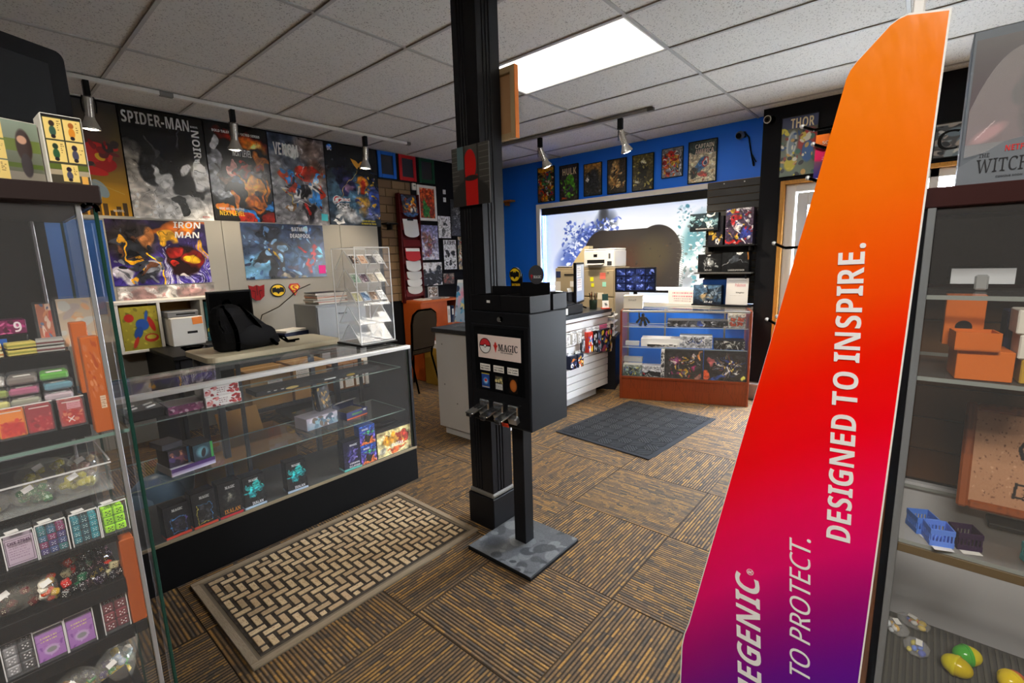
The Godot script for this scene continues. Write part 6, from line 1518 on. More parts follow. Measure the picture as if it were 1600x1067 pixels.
	a = Art.new(90, 26, "e4e2de", "d8d6d2").r(0.0, 0.15, 0.3, 0.9, "2a2a2c").r(0.34, 0.3, 0.6, 0.8, "55555a").s(20, 0, 0.1, 1, 1, 0.08, "1c1c1e f0eeea 8a8a8c")
	kit.call("carton", "low black and white printed box in front of the white carton", 0.42, 0.556, -0.085, Vector3(0.30, 0.035, 0.03), "dcdad6", a)
	a = Art.new(100, 40, "d4d8de", "c4c8d0").s(90, 0.05, 0.1, 0.95, 0.9, 0.05, "3a3c44 8a8e98 eef0f4 5a5e6a").p(0.3, 0.4, 0.75, 1, 0.3, "5a6a9a")
	kit.call("model_kit", "grey line drawing kit box with crinkled white top on the middle shelf", 0.745, 0.556, -0.16, Vector3(0.31, 0.125, 0.16), "eceef0", a, [], kb)
	a = Art.new(90, 30, "26282a", "1c1d1f").s(70, 0, 0, 1, 1, 0.06, "d8dad4 55585a 8a8c88 141416")
	kit.call("model_kit", "low black and silver kit box at the right of the middle shelf", 1.055, 0.556, -0.15, Vector3(0.28, 0.09, 0.18), "202224", a, [], kb)
	kit.call("carton", "small shiny silver card at the left of the middle shelf", 0.11, 0.556, -0.16, Vector3(0.14, 0.045, 0.05), "c4ccd4", null)
	# top shelf
	a = Art.new(160, 22, "3a3c40", "2e3034").s(70, 0, 0, 1, 1, 0.05, "8a8c90 5a5c62 1c1d20 b8bac0").e(0.5, 0.5, 0.05, 0.4, 0, "3a52a0", 0.5)
	kit.call("model_kit", "long flat dark grey kit box on the top shelf", 0.75, 0.769, -0.2, Vector3(0.57, 0.066, 0.2), "2e3034", a, [], kb)
	a = Art.new(50, 44, "a8aaa8", "98a0a0").r(0.08, 0.25, 0.9, 0.5, "c85a3c").r(0.1, 0.6, 0.85, 0.85, "b8482c").r(0.42, 0.2, 0.5, 0.9, "9ab0a8").r(0, 0, 1, 0.16, "e0d4c4")
	kit.call("model_kit", "orange and grey kit box at the right end of the top shelf", 1.115, 0.769, -0.16, Vector3(0.155, 0.14, 0.14), "b4a894", a, [], kb)
	var fg := th("toy_model", "small black mechanical model at the left of the top shelf", "model", T * Vector3(0.215, 0.768, -0.18), ry)
	var g := Geo.new()
	g.box(Vector3(0, 0.07, 0), Vector3(0.05, 0.05, 0.035), 0.008); g.ball(Vector3(0, 0.11, 0), Vector3(0.018, 0.02, 0.018), 10, 7)
	pt(fg, "torso", g.mesh(), mt("18181a", 0.35))
	for s in [-1, 1]:
		g = Geo.new(); g.rod(Vector3(0.015 * s, 0.05, 0), Vector3(0.03 * s, 0.0, 0.015 * s), 0.012, 0.016, 8)
		pt(fg, "leg", g.mesh(), mt("1c1c1f", 0.35))
		g = Geo.new(); g.rod(Vector3(0.025 * s, 0.085, 0), Vector3(0.065 * s, 0.03, 0.02), 0.01, 0.012, 8)
		pt(fg, "arm", g.mesh(), mt("1c1c1f", 0.35))
	g = Geo.new(); g.rod(Vector3(-0.04, 0.08, -0.02), Vector3(-0.05, 0.16, -0.04), 0.01, 0.002, 8)
	pt(fg, "fin", g.mesh(), mt("18181a", 0.35))
	# on top
	var q := th("white_box", "small cream box with pencilled words on the wood showcase", "box", T * Vector3(0.115, 0.949, -0.18), ry)
	bx(q, "box", Vector3(0.195, 0.135, 0.12), mt("cfc8b8", 0.7), O, O, 0.004)
	bx(q, "lid_flap", Vector3(0.20, 0.012, 0.125), mt("d8d0c0", 0.7), Vector3(0, 0.132, 0), Vector3(2, 0, 1.5), 0.002)
	txt(q, "pencil_note", "Small", mt("55504a", 0.7), Vector3(-0.01, 0.095, 0.0608), 0.08, 0.022, O, false, 0.2)
	q = th("camera_monitor", "black monitor showing dim blue camera pictures behind the cream box", "monitor", T * Vector3(0.115, 0.949, -0.335), ry + 4)
	bx(q, "foot", Vector3(0.18, 0.012, 0.12), mt("151517", 0.4), O)
	bx(q, "stand", Vector3(0.04, 0.2, 0.03), mt("151517", 0.4), Vector3(0, 0.01, -0.02))
	bx(q, "housing", Vector3(0.435, 0.265, 0.03), mt("121214", 0.35), Vector3(0, 0.165, 0), O, 0.006)
	a = Art.new(140, 80, "0c0f20", "0e1226")
	for k in 12:
		var cx := (k % 4) * 0.25
		var cy := (k / 4) * 0.333
		a.r(cx + 0.01, cy + 0.02, cx + 0.24, cy + 0.31, ["1a2244", "161c38", "20284c", "141a30"][(k * 5) % 4]).s(10, cx + 0.03, cy + 0.06, cx + 0.22, cy + 0.28, 0.05, "3a4a8a 2a3666 6a78b0 0c1022")
	var sm := pic(a, 0.15)
	sm.emission_enabled = true; sm.emission = Color.BLACK; sm.emission_energy_multiplier = 0.7
	print_on(q, "screen", 0.405, 0.235, sm, Vector3(0, 0.298, 0.0158))
	var om := OmniLight3D.new()
	om.name = "screen_glow"; q.add_child(om)
	om.position = Vector3(0, 0.3, 0.05); om.light_color = Color("8a9cd8"); om.light_energy = 0.02; om.light_size = 0.1; om.omni_range = 6.0; om.omni_attenuation = 2.0; om.shadow_enabled = true


func front_wall() -> void:
	# dark slatted display panel with its shelves and boxes
	var p := th("slatwall", "dark grey slatted display panel with tan grooves right of the window", "display panel", Vector3(5.42, 0.97, -1.58), -90)
	bx(p, "groove_back", Vector3(0.54, 1.28, 0.012), mt("a07c50", 0.6), Vector3(0, 0, 0))
	for k in 17: bx(p, "slat", Vector3(0.54, 0.069, 0.018), mt("3b3937", 0.5), Vector3(0, 0.002 + 0.0752 * k, 0.012), O, 0.002)
	for x in [-0.1, 0.1]: bx(p, "screw", Vector3(0.012, 0.012, 0.004), mt("c8c6c0", 0.3, 0.6), Vector3(x, 1.245, 0.022), O, 0.001)
	for q in [[1.585, -1.56, 0.50, "232324", "upper black shelf on the slatted panel"], [1.305, -1.61, 0.56, "5c5b5a", "grey edged middle shelf on the slatted panel"], [0.965, -1.61, 0.60, "1c1c1e", "lowest black shelf on the slatted panel"]]:
		var s := th("shelf", q[4], "shelf", Vector3(5.30, q[0] - 0.016, q[1]), -90)
		bx(s, "board", Vector3(q[2], 0.016, 0.20), mt(q[3], 0.5), O)
		for x in ([-1, 1] if q[0] > 1.0 else []): bx(s, "bracket", Vector3(0.012, 0.05, 0.16), mt("2a2a2c", 0.5), Vector3(x * (q[2] / 2 - 0.05), -0.05, -0.01))
	var kb := "boxes on the slatted panel's shelves"
	var a := Art.new(100, 66, "20323a", "16242c").e(0.5, 0.45, 0.45, 0.2, 0.05, "5a8a98", 0.8).s(60, 0.03, 0.2, 0.97, 0.7, 0.1, "8ab0b8 2a4a55 c8dce0 1a2c34").r(0.6, 0.02, 0.9, 0.16, "e4e4e2").r(0, 0.78, 1, 1, "10161a")
	pack("model_kit", "wide teal grey kit box jutting out left of the slatted panel", "model kit", Vector3(5.27, 1.738, -1.818), -90, Vector3(0.295, 0.185, 0.07), "141a1e", a, [["MILLENNIUM FALCON", "d8d8d4", 0.03, 0.14, 0.62, 0.07]], kb)
	var hk := th("shelf_hook", "pair of black pegs carrying the wide teal grey kit box", "hook", Vector3(5.33, 1.73, -1.74), -90)
	for s in [-1, 1]: bx(hk, "peg", Vector3(0.012, 0.008, 0.15), mt("1a1a1c", 0.4), Vector3(0.05 * s, 0, 0), O, 0.001)
	pack("model_kit", "tall narrow black kit box behind the teal grey one", "model kit", Vector3(5.31, 1.586, -1.70), -90, Vector3(0.15, 0.30, 0.10), "1e1d22", Art.new(40, 80, "1c1b22", "22202a").r(0.55, 0.1, 0.7, 0.8, "2a2840").s(14, 0.1, 0.5, 0.9, 0.95, 0.2, "c8a03a e0dcd8 3a3850"), [], kb)
	a = Art.new(90, 120, "5a4a5a", "3a3048").l(0.0, 0.1, 0.9, 0.0, 0.04, "e8e4e8").l(0.2, 0.35, 0.75, 0.98, 0.05, "e8e8f4").l(0.55, 0.05, 0.95, 0.6, 0.03, "c8c4d0").e(0.75, 0.65, 0.2, 0.16, 0.4, "3a48a0", 0.5).e(0.3, 0.3, 0.2, 0.14, 0.4, "b82a30", 0.5).e(0.45, 0.5, 0.1, 0.14, 0.5, "e0dce0", 0.5).e(0.3, 0.92, 0.35, 0.07, 0, "c82a24", 0.5).s(70, 0, 0, 1, 1, 0.1, "c82a2c 2a3a8a e8e4e4 8a2030 4a4a6a d8b03a 1c1828")
	pack("model_kit", "tall red white and blue kit box on the upper black shelf", "model kit", Vector3(5.29, 1.586, -1.467), -90, Vector3(0.265, 0.36, 0.10), "2a2430", a, [], kb)
	a = Art.new(90, 66, "1c1d1f", "141516").e(0.5, 0.45, 0.3, 0.3, 0, "55595a", 0.8).s(30, 0.2, 0.2, 0.85, 0.7, 0.12, "8a8e90 3a3d40 b8bcbe 222426").r(0.35, 0.02, 0.55, 0.12, "d8d8d6")
	pack("model_kit", "black kit box with a grey machine on the grey edged shelf", "model kit", Vector3(5.28, 1.306, -1.742), -90, Vector3(0.245, 0.19, 0.10), "161719", a, [["AT-ST", "c8c8c4", -0.05, 0.12, 0.3, 0.09]], kb)
	a = Art.new(90, 66, "222426", "161718").l(0.05, 0.7, 0.55, 0.2, 0.03, "d8dce0").l(0.5, 0.3, 1.0, 0.55, 0.02, "9aa0a8").e(0.5, 0.3, 0.3, 0.15, -0.5, "4a5058", 0.8).r(0.55, 0.0, 0.75, 0.12, "e0e0de").r(0.92, 0, 1, 0.4, "a86a2c")
	pack("model_kit", "black kit box with pale diagonal streaks on the grey edged shelf", "model kit", Vector3(5.28, 1.306, -1.485), -90, Vector3(0.262, 0.20, 0.10), "17181a", a, [["LANDSPEEDER", "c8c8c4", 0.05, 0.1, 0.6, 0.08]], kb)
	a = Art.new(100, 66, "5a7a9a", "2a3a4c").e(0.6, 0.4, 0.14, 0.3, 0.3, "2a3540", 0.4).e(0.4, 0.6, 0.3, 0.2, 0, "c8a878", 0.9).s(24, 0.4, 0.15, 0.95, 0.7, 0.1, "2c3844 8a9aa8 1c242c").r(0, 0.82, 1, 1, "1a2230").r(0.4, 0.0, 0.6, 0.1, "e4e4e2")
	pack("model_kit", "sky blue kit box on the lowest black shelf beside the white flyer", "model kit", Vector3(5.25, 0.966, -1.75), -90, Vector3(0.295, 0.205, 0.07), "18202c", a, [["AT-AT", "e8e8e6", 0.05, 0.12, 0.3, 0.1]], kb)
	pack("carton", "plain blue carton behind the sky blue kit box", "carton", Vector3(5.33, 0.966, -1.69), -90, Vector3(0.28, 0.26, 0.06), "1f4a8c", null)
	a = Art.new(80, 106, "f0eeec", "e9e7e4").r(0.1, 0.09, 0.9, 0.11, "b8b4b0").p(0.2, 0.66, 0.8, 1, 0.04, "aaa6a2")
	var n := th("paper_flyer", "white paper flyer with red heading and one word on the lowest shelf", "flyer", Vector3(5.26, 0.967, -1.462), -90)
	bx(n, "sheet", Vector3(0.215, 0.275, 0.004), mt("f0eeec", 0.6), O, Vector3(-3, 0, 0), 0.0)
	print_on(n, "print", 0.212, 0.272, pic(a, 0.6), Vector3(0, 0.1375, 0.0028), Vector3(-3, 0, 0))
	txt(n, "heading", "Pokemon", mt("d89aa0", 0.5), Vector3(0.03, 0.205, 0.0), 0.10, 0.035, Vector3(-3, 0, 0))
	txt(n, "lettering", "Singles", mt("3a3a3c", 0.5), Vector3(0.03, 0.125, 0.0035), 0.08, 0.02, Vector3(-3, 0, 0))
	# the door
	var oc := wood("b8802c", "7a4c14", 0.6)
	var wh := mt("d2d0cc", 0.4)
	var d := st("door_1", bm(Vector3(0.05, 2.06, 0.94), 0.003), mt("d8d6d2", 0.4), Vector3(5.40, 1.03, -0.52))
	d.mesh = null
	var o := -d.position
	for z in [[-0.99, -0.90], [-0.14, -0.05]]: bc(d, "stile", o + Vector3(5.375, 0.02, z[0]), o + Vector3(5.42, 2.05, z[1]), mt("c9c9ca", 0.35), 0.004)
	for y in [[0.02, 0.25], [1.93, 2.05]]: bc(d, "rail", o + Vector3(5.375, y[0], -0.90), o + Vector3(5.42, y[1], -0.14), mt("c9c9ca", 0.35), 0.004)
	sheet(d, "glass_pane", 0.76, 1.68, 0.006, glass, mt("6a8a80", 0.2), o + Vector3(5.40, 1.09, -0.52), Vector3(0, -90, 0))
	bc(d, "push_handle", o + Vector3(5.35, 0.98, -0.88), o + Vector3(5.372, 1.10, -0.85), mt("8a8c90", 0.3, 0.8), 0.006)
	for z in [[-1.085, -1.0], [-0.04, 0.02], [0.36, 0.42]]: bc(d, "door_frame", o + Vector3(5.33, 0.0, z[0]), o + Vector3(5.45, 2.13, z[1]), wh, 0.004)
	bc(d, "door_frame_head", o + Vector3(5.33, 2.06, -1.0), o + Vector3(5.45, 2.13, 0.36), wh, 0.004)
	sheet(d, "side_light", 0.34, 2.0, 0.006, glass, mt("6a8a80", 0.2), o + Vector3(5.40, 1.03, 0.19), Vector3(0, -90, 0))
	bc(d, "timber_casing", o + Vector3(5.285, 0.0, -1.125), o + Vector3(5.34, 2.165, -1.085), oc, 0.003)
	bc(d, "timber_casing", o + Vector3(5.285, 2.13, -1.085), o + Vector3(5.34, 2.165, 0.44), oc, 0.003)
	bc(d, "timber_casing", o + Vector3(5.285, 0.0, 0.40), o + Vector3(5.34, 2.13, 0.44), oc, 0.003)
	# pictures over the door
	var a2 := Art.new(76, 130, "5a5648", "6a7a6a").r(0, 0, 1, 0.2, "38406a").e(0.75, 0.45, 0.3, 0.26, 0.2, "a82420", 0.4).e(0.75, 0.6, 0.18, 0.2, 0, "2a5a98", 0.4).e(0.3, 0.45, 0.16, 0.24, 0.1, "c8ccc8", 0.4).e(0.3, 0.45, 0.1, 0.2, 0.1, "7a8a9a", 0.4).e(0.28, 0.78, 0.18, 0.14, 0, "c8b82c", 0.4).e(0.62, 0.36, 0.1, 0.1, 0, "d8c04a", 0.4).s(60, 0, 0.2, 1, 1, 0.1, "d8c83a 2a4a7a e0dcc8 8a3a2a 3a6a5a c8a05a 1c2428")
	var q := frame_picture("old comic cover in yellow blue and red on the black wall over the door", -0.995, 2.465, 0.30, 0.535, pic(a2, 0.35), 0.004, "2a2a28", "front")
	txt(q, "title", "THOR", mt("e8d8b0", 0.5), Vector3(0.02, 0.205, 0.014), 0.19, 0.085)
	a2 = Art.new(50, 60, "4a5054", "55504e").s(40, 0, 0, 1, 1, 0.2, "8a9498 2a2c30 a89a90 6a7a84 c8c8c4").r(0, 0, 1, 0.08, "a8a4a0")
	q = frame_picture("grey picture with a large black letter over the door's far side", 0.13, 2.33, 0.34, 0.27, pic(a2, 0.4), 0.008, "2a2a2a", "front")
	txt(q, "lettering", "C", mt("141414", 0.5), Vector3(-0.08, 0.0, 0.014), 0.13, 0.15, O, false)
	# cameras
	q = th("security_camera", "white bullet camera high on the black wall's corner", "camera", Vector3(5.27, 2.745, -1.245), -100)
	var g := Geo.new()
	g.rod(Vector3(0, 0, -0.04), Vector3(0, -0.01, 0.06), 0.036, 0.036, 18)
	pt(q, "body", g.mesh(), mt("e6e4e0", 0.35))
	g = Geo.new(); g.rod(Vector3(0, -0.0101, 0.06), Vector3(0, -0.0105, 0.063), 0.028, 0.027, 18)
	pt(q, "lens_ring", g.mesh(), mt("2a241c", 0.3))
	g = Geo.new(); g.rod(Vector3(0, -0.0105, 0.063), Vector3(0, -0.0107, 0.066), 0.013, 0.011, 14)
	pt(q, "lens", g.mesh(), mt("0c0c10", 0.1))
	bx(q, "mount", Vector3(0.05, 0.05, 0.03), mt("dcdad6", 0.4), Vector3(0, -0.02, -0.055))
	q = th("security_camera", "dark eyed camera with dangling white cable on the blue wall", "camera", Vector3(5.50, 2.70, -1.575), -75)
	g = Geo.new(); g.ball(O, Vector3(0.045, 0.042, 0.045))
	pt(q, "body", g.mesh(), mt("5c6470", 0.35))
	g = Geo.new(); g.rod(Vector3(-0.012, -0.01, 0.03), Vector3(-0.016, -0.014, 0.048), 0.028, 0.024, 16)
	pt(q, "lens", g.mesh(), mt("16181c", 0.2))
	g = Geo.new(); g.rod(Vector3(0, 0, -0.02), Vector3(0.05, 0.01, -0.03), 0.03, 0.03, 14)
	pt(q, "mount", g.mesh(), mt("c8ccd2", 0.4))
	g = Geo.new(); g.tube([Vector3(0.05, 0.01, 0.0), Vector3(0.085, -0.03, 0.0), Vector3(0.10, -0.12, 0.0), Vector3(0.12, -0.22, 0.0), Vector3(0.14, -0.30, 0.0)], 0.007)
	g.tube([Vector3(0.12, -0.2, 0.0), Vector3(0.15, -0.26, 0.0), Vector3(0.165, -0.28, 0.0)], 0.006)
	g.rod(Vector3(0.136, -0.28, 0), Vector3(0.142, -0.32, 0), 0.012, 0.008)
	pt(q, "cable", g.mesh(), mt("d8dce4", 0.4))


# a point given on the plane of the dice cabinet's glass, moved back along the sight line to depth z
func back_to(x: float, y: float, z: float) -> Vector3:
	var k := z / -1.05
	return Vector3(x * k, 1.484 + (y - 1.484) * k, z)


var die_mats := {}
func die_mat(col: String, dots: String) -> StandardMaterial3D:
	var k := col + dots
	if not die_mats.has(k):
		var a := Art.new(32, 32, col, col)
		for q in [[0.27, 0.27], [0.73, 0.73], [0.5, 0.5], [0.27, 0.73], [0.73, 0.27]]: a.e(q[0], q[1], 0.10, 0.10, 0, dots, 0.3)
		die_mats[k] = pic(a, 0.25)
	return die_mats[k]


# a clear box of dice: nx by ny dice show at the front
func dice_box(label: String, at: Vector3, s: Vector3, nx: int, ny: int, cols: Array, dots: String, sticker := true, art: Art = null, grp := "clear boxes of dice in the cabinet") -> void:
	var p := th("dice_box", label, "dice box", at, 0.0, grp)
	var d := minf(s.x / nx, (s.y - 0.004) * 0.86 / ny)
	if art:
		bx(p, "paper_insert", Vector3(s.x * 0.92, s.y * 0.8, 0.004), pic(art, 0.5), Vector3(0, 0.003, s.z / 2 - 0.005), O, 0.0)
		bx(p, "dice_block", Vector3(s.x * 0.9, s.y * 0.75, s.z * 0.7), mt(cols[0], 0.4), Vector3(0, 0.003, -0.004))
	else:
		for i in nx:
			for j in ny:
				pt(p, "die", bm(Vector3(d, d, d) * 0.94, d * 0.12), die_mat(cols[(i * 2 + j * 3) % cols.size()], dots), Vector3((i - (nx - 1) / 2.0) * d, 0.002 + d * (j + 0.5), s.z / 2 - d / 2 - 0.002), Vector3(0, 0, 90 * ((i + j) % 2)))
				pt(p, "die", bm(Vector3(d, d, d) * 0.94, d * 0.12), die_mat(cols[(i * 2 + j * 3) % cols.size()], dots), Vector3((i - (nx - 1) / 2.0) * d, 0.002 + d * (j + 0.5), s.z / 2 - d * 1.5 - 0.002))
	sheet(p, "clear_front", s.x, s.y, s.z, acrylic, acrylic, Vector3(0, s.y / 2, s.z / 2))
	bx(p, "lid_edge", Vector3(s.x, 0.002, 0.002), pane("ffffff", 0.6, 0.1), Vector3(0, s.y, s.z / 2), O, 0.0)
	for q in [-1, 1]: bx(p, "box_edge", Vector3(0.0015, s.y, 0.0015), pane("ffffff", 0.55, 0.1), Vector3(q * s.x / 2, 0, s.z / 2), O, 0.0)
	if sticker: bx(p, "price_sticker", Vector3(s.x * 0.42, 0.0008, 0.012), mt("dcdad8", 0.6), Vector3(-s.x * 0.15, s.y + 0.0005, 0.006), Vector3(0, 8, 0), 0.0)


func dice_bag(label: String, at: Vector3, r: Vector3, cols: String, seed_: int, grp: String) -> void:
	var p := th("dice_bag", label, "bag of dice", at, 0.0, grp)
	rng.seed = seed_
	var cs := cols.split(" ")
	for k in 14:
		var q := Vector3(rng.randf_range(-0.62, 0.62) * r.x, r.y * rng.randf_range(0.25, 1.35), rng.randf_range(-0.6, 0.6) * r.z)
		pt(p, "die", bm(Vector3.ONE * 0.0115, 0.0026), die_mat(cs[k % cs.size()], "f0e8c8"), q, Vector3(rng.randf() * 90, rng.randf() * 90, rng.randf() * 90))
	var g := Geo.new()
	g.ball(Vector3(0, r.y * 0.85, 0), r * Vector3(1.05, 0.9, 1.05), 11, 7)
	pt(p, "clear_film", g.mesh(), pane("fffdf0", 0.10, 0.12))
	bx(p, "price_sticker", Vector3(0.014, 0.009, 0.001), mt("dcdad6", 0.6), Vector3(-0.2 * r.x, r.y * 1.3, r.z * 0.8), Vector3(-35, 0, 24), 0.0)


func cabinet_of_dice() -> void:
	var c := th("dice_cabinet", "tall glass cabinet of dice with a dark brown top board", "display cabinet", Vector3(-0.225, 0, -1.25))
	var o := -c.position
	var brown := mt("2c2322", 0.45)
	var edge := mt("1c3a32", 0.12)
	var alu := mt("b4b6b8", 0.3, 0.6)
	bc(c, "top_board", o + Vector3(-0.62, 1.597, -1.46), o + Vector3(0.173, 1.627, -1.043), brown, 0.002)
	bc(c, "base_plinth", o + Vector3(-0.62, 0, -1.45), o + Vector3(0.167, 0.10, -1.05), brown, 0.003)
	bc(c, "back_panel", o + Vector3(-0.62, 0.10, -1.455), o + Vector3(0.136, 1.597, -1.445), mt("1c1d20", 0.35), 0.0)
	bc(c, "side_panel", o + Vector3(-0.62, 0.1, -1.445), o + Vector3(-0.60, 1.597, -1.05), brown, 0.001)
	sheet(c, "front_glass", 0.745, 1.49, 0.005, glass, edge, o + Vector3(-0.235, 0.848, -1.052))
	bc(c, "metal_strip", o + Vector3(0.139, 0.1, -1.056), o + Vector3(0.146, 1.597, -1.050), alu, 0.001)
	bc(c, "metal_strip", o + Vector3(0.113, 0.1, -1.446), o + Vector3(0.119, 1.597, -1.436), alu, 0.001)
	sheet(c, "side_glass", 0.39, 1.495, 0.005, glass, edge, o + Vector3(0.166, 0.848, -1.25), Vector3(0, 90, 0))
	bc(c, "dark_glass_edge", o + Vector3(0.1615, 0.1, -1.057), o + Vector3(0.1665, 1.597, -1.051), edge, 0.001)
	var g := Geo.new()
	g.tube([Vector3(0.148, 1.592, -1.05), Vector3(0.152, 1.597, -1.046), Vector3(0.160, 1.597, -1.046), Vector3(0.166, 1.592, -1.05), Vector3(0.166, 1.585, -1.05)], 0.0035)
	pt(c, "chrome_clip", g.mesh(), mt("d8dade", 0.12, 0.95), o)
	sheet(c, "glass_shelf", 0.78, 0.375, 0.006, pane("eef4f2", 0.06), mt("6f8a80", 0.15), o + Vector3(-0.23, 1.207, -1.25), Vector3(-90, 0, 0))
	var bk := mt("121214", 0.25)
	# upper stair of black acrylic
	for q in [[1.209, 1.2285, -1.066, -1.115, 0.110], [1.209, 1.268, -1.117, -1.185, 0.112], [1.209, 1.345, -1.187, -1.30, 0.114]]:
		bc(c, "black_step", o + Vector3(-0.59, q[0], q[3]), o + Vector3(q[4], q[1], q[2]), bk, 0.001)
	for q in [[1.008, 1.020, -1.40], [0.905, 0.934, -1.40], [0.812, 0.836, -1.40], [0.70, 0.715, -1.40]]:
		bc(c, "black_shelf", o + Vector3(-0.59, q[0], q[2]), o + Vector3(0.118, q[1], -1.060), bk, 0.001)
	# red bags and boxes on the front step
	var gr := "red dice boxes on the front black step"
	for q in [[0.0205, "e8862a", "c8281c d83a1e b81c14", "orange and red dice box, leftmost on the front black step"], [0.0525, "9a2a34", "b02430 8a1a24 c84a4a", "dark red dice box, middle one on the front black step"], [0.0915, "a8484a", "b82a24 a8201c d87a5a", "red dice box with pink label, rightmost on the front black step"]]:
		var a := Art.new(40, 56, q[1], q[1]).e(0.5, 0.7, 0.6, 0.35, 0, q[2].split(" ")[0], 0.6).s(26, 0, 0.35, 1, 1, 0.18, q[2]).r(0.1, 0.0, 0.95, 0.07, "d8c8c4")
		if q[0] > 0.08: a.r(0.3, 0.06, 0.95, 0.34, "d89aa4").p(0.36, 0.12, 0.9, 3, 0.07, "a83a4a").l(0.3, 0.65, 0.55, 0.85, 0.05, "f0e4e0").l(0.55, 0.65, 0.3, 0.85, 0.05, "f0e4e0")
		var p := th("dice_box", q[3], "dice box", Vector3(q[0], 1.2295, -1.083), 0, gr)
		bx(p, "dice_block", Vector3(0.031, 0.045, 0.022), pic(a, 0.25), Vector3(0, 0.001, 0), O, 0.002)
		sheet(p, "clear_front", 0.034, 0.05, 0.026, acrylic, acrylic, Vector3(0, 0.025, 0.014))
		bx(p, "lid_edge", Vector3(0.034, 0.0015, 0.0015), pane("ffffff", 0.6, 0.1), Vector3(0, 0.05, 0.014), O, 0.0)
	# clear stacked packs behind
	rng.seed = 91
	var pc := ["c8c47a", "9a9c8a", "b8a8b0", "8a9a4a", "a85a7a", "5a8a9a", "c8c8c2", "77706a", "5aa83a"]
	for k in 9:
		var col := k % 3
		var row := k / 3
		var p := th("card_pack", ["yellow", "grey green", "lilac", "olive", "rose", "teal", "white", "brown grey", "lime"][k] + " flat pack, " + ["left", "middle", "right"][col] + " column, " + ["bottom", "second", "top"][row] + " of its stack on the second step", "card pack", Vector3(0.006 + 0.039 * col, 1.2685 + 0.0185 * row, -1.148), rng.randf_range(-7, 7), "flat packs stacked on the second step")
		bx(p, "pack", Vector3(0.036, 0.012, 0.05), mt(pc[k], 0.3), O, O, 0.003)
		bx(p, "label", Vector3(0.02, 0.0008, 0.012), mt("e2e0da", 0.6), Vector3(0.0, 0.0125, 0.012), Vector3(0, 10, 0), 0.0)
		bx(p, "clear_case", Vector3(0.0375, 0.016, 0.052), acrylic, Vector3(0, 0.0005, 0), O, 0.0)
	for k in 6:
		var p := th("card_pack", ["cream", "pale yellow", "grey"][k % 3] + " paper pack, " + ["lower", "upper"][k / 3] + " row of the third step, " + ["left", "middle", "right"][k % 3], "card pack", Vector3(0.012 + 0.04 * (k % 3), 1.3455 + 0.0125 * (k / 3), -1.22), 6.0 * sin(k * 2.0), "paper packs on the third step")
		bx(p, "papers", Vector3(0.037, 0.01, 0.05), mt(["d8d0a0", "c8b860", "a8a8a4"][k % 3], 0.5), O, O, 0.001)
		bx(p, "coloured_edge", Vector3(0.0372, 0.003, 0.0502), mt(["b8783a", "8a8a3a", "6a3a3c"][k % 3], 0.5), Vector3(0, 0.0035, 0), O, 0.0)
	# blue and black box, pink dice box, framed clear stands at the back
	var p2 := th("blue_box", "small black box with blue front near the back of the top shelf", "box", back_to(0.02, 1.372, -1.25) + Vector3(0, -0.012, 0))
	bx(p2, "box", Vector3(0.085, 0.042, 0.05), mt("111216", 0.35), O)
	bx(p2, "blue_front", Vector3(0.05, 0.032, 0.002), mt("1f5ab4", 0.35), Vector3(-0.01, 0.004, 0.0255), O, 0.0)
	var a3 := Art.new(80, 30, "8a1f5a", "6a1a4c").s(20, 0, 0, 1, 1, 0.1, "b83a80 d86aa0 4a1030")
	pack("numbered_box", "small magenta box with pale numerals on the blue fronted box", "box", back_to(0.02, 1.372, -1.25) + Vector3(0.002, 0.0305, 0), 0, Vector3(0.082, 0.026, 0.05), "5a1440", a3, [["7", "f0d8e4", -0.1, 0.5, 0.12, 0.6], ["9", "f4e4ec", 0.36, 0.5, 0.12, 0.7], ["3", "e8c8d8", -0.36, 0.5, 0.12, 0.6]])
	for q in [[0.118, 1.384, 0.055, 0.092, "c8b49a", "e8d8c0 b8a8a0 d8b890 c8c8c0 e0a878", "large clear framed print standing on the third step"], [0.079, 1.384, 0.02, 0.085, "b86a4a", "c8503a d88a5a e8c8b0 5a6a8a", "narrow clear framed print beside the larger one on the third step"]]:
		var b := back_to(q[0], q[1], -1.245)
		b.y = 1.346
		var f := th("framed_print", q[6], "framed print", b, 0)
		bx(f, "print_card", Vector3(q[2], q[3], 0.003), pic(Art.new(40, 64, q[4], q[4]).s(30, 0, 0, 1, 1, 0.25, q[5]), 0.4), O, Vector3(-4, 0, 0), 0.0)
		sheet(f, "clear_front", q[2] + 0.008, q[3] + 0.008, 0.008, acrylic, pane("ffffff", 0.5, 0.1), Vector3(0, q[3] / 2, 0.006), Vector3(-4, 0, 0))
	# orange cartons at the right end
	var a4 := Art.new(30, 120, "c8641c", "bc5a18").s(26, 0.1, 0.05, 0.8, 0.6, 0.2, "d88a5a c87040 b04a14", 1.2).r(0.5, 0.62, 0.85, 0.76, "e0c8b0").p(0.55, 0.64, 0.85, 5, 0.022, "8a5a3a")
	pack("orange_carton", "tall orange carton with pale dragon print and barcode at the cabinet's right edge", "carton", Vector3(0.1288, 1.2105, -1.078), 0, Vector3(0.025, 0.168, 0.03), "b85a18", a4)
	pack("orange_carton", "plain orange brown carton beside the dice heap at the cabinet's right edge", "carton", Vector3(0.1290, 0.836, -1.078), 0, Vector3(0.0215, 0.168, 0.03), "a84e14", null)
	pack("orange_carton", "second orange carton standing behind the flat packs", "carton", Vector3(0.127, 1.2685, -1.16), 0, Vector3(0.022, 0.13, 0.03), "b85a18", null)
	var hd := th("carton_support", "small black block under the second orange carton", "block", Vector3(0.127, 1.208, -1.16))
	bx(hd, "block", Vector3(0.02, 0.06, 0.03), bk, O)
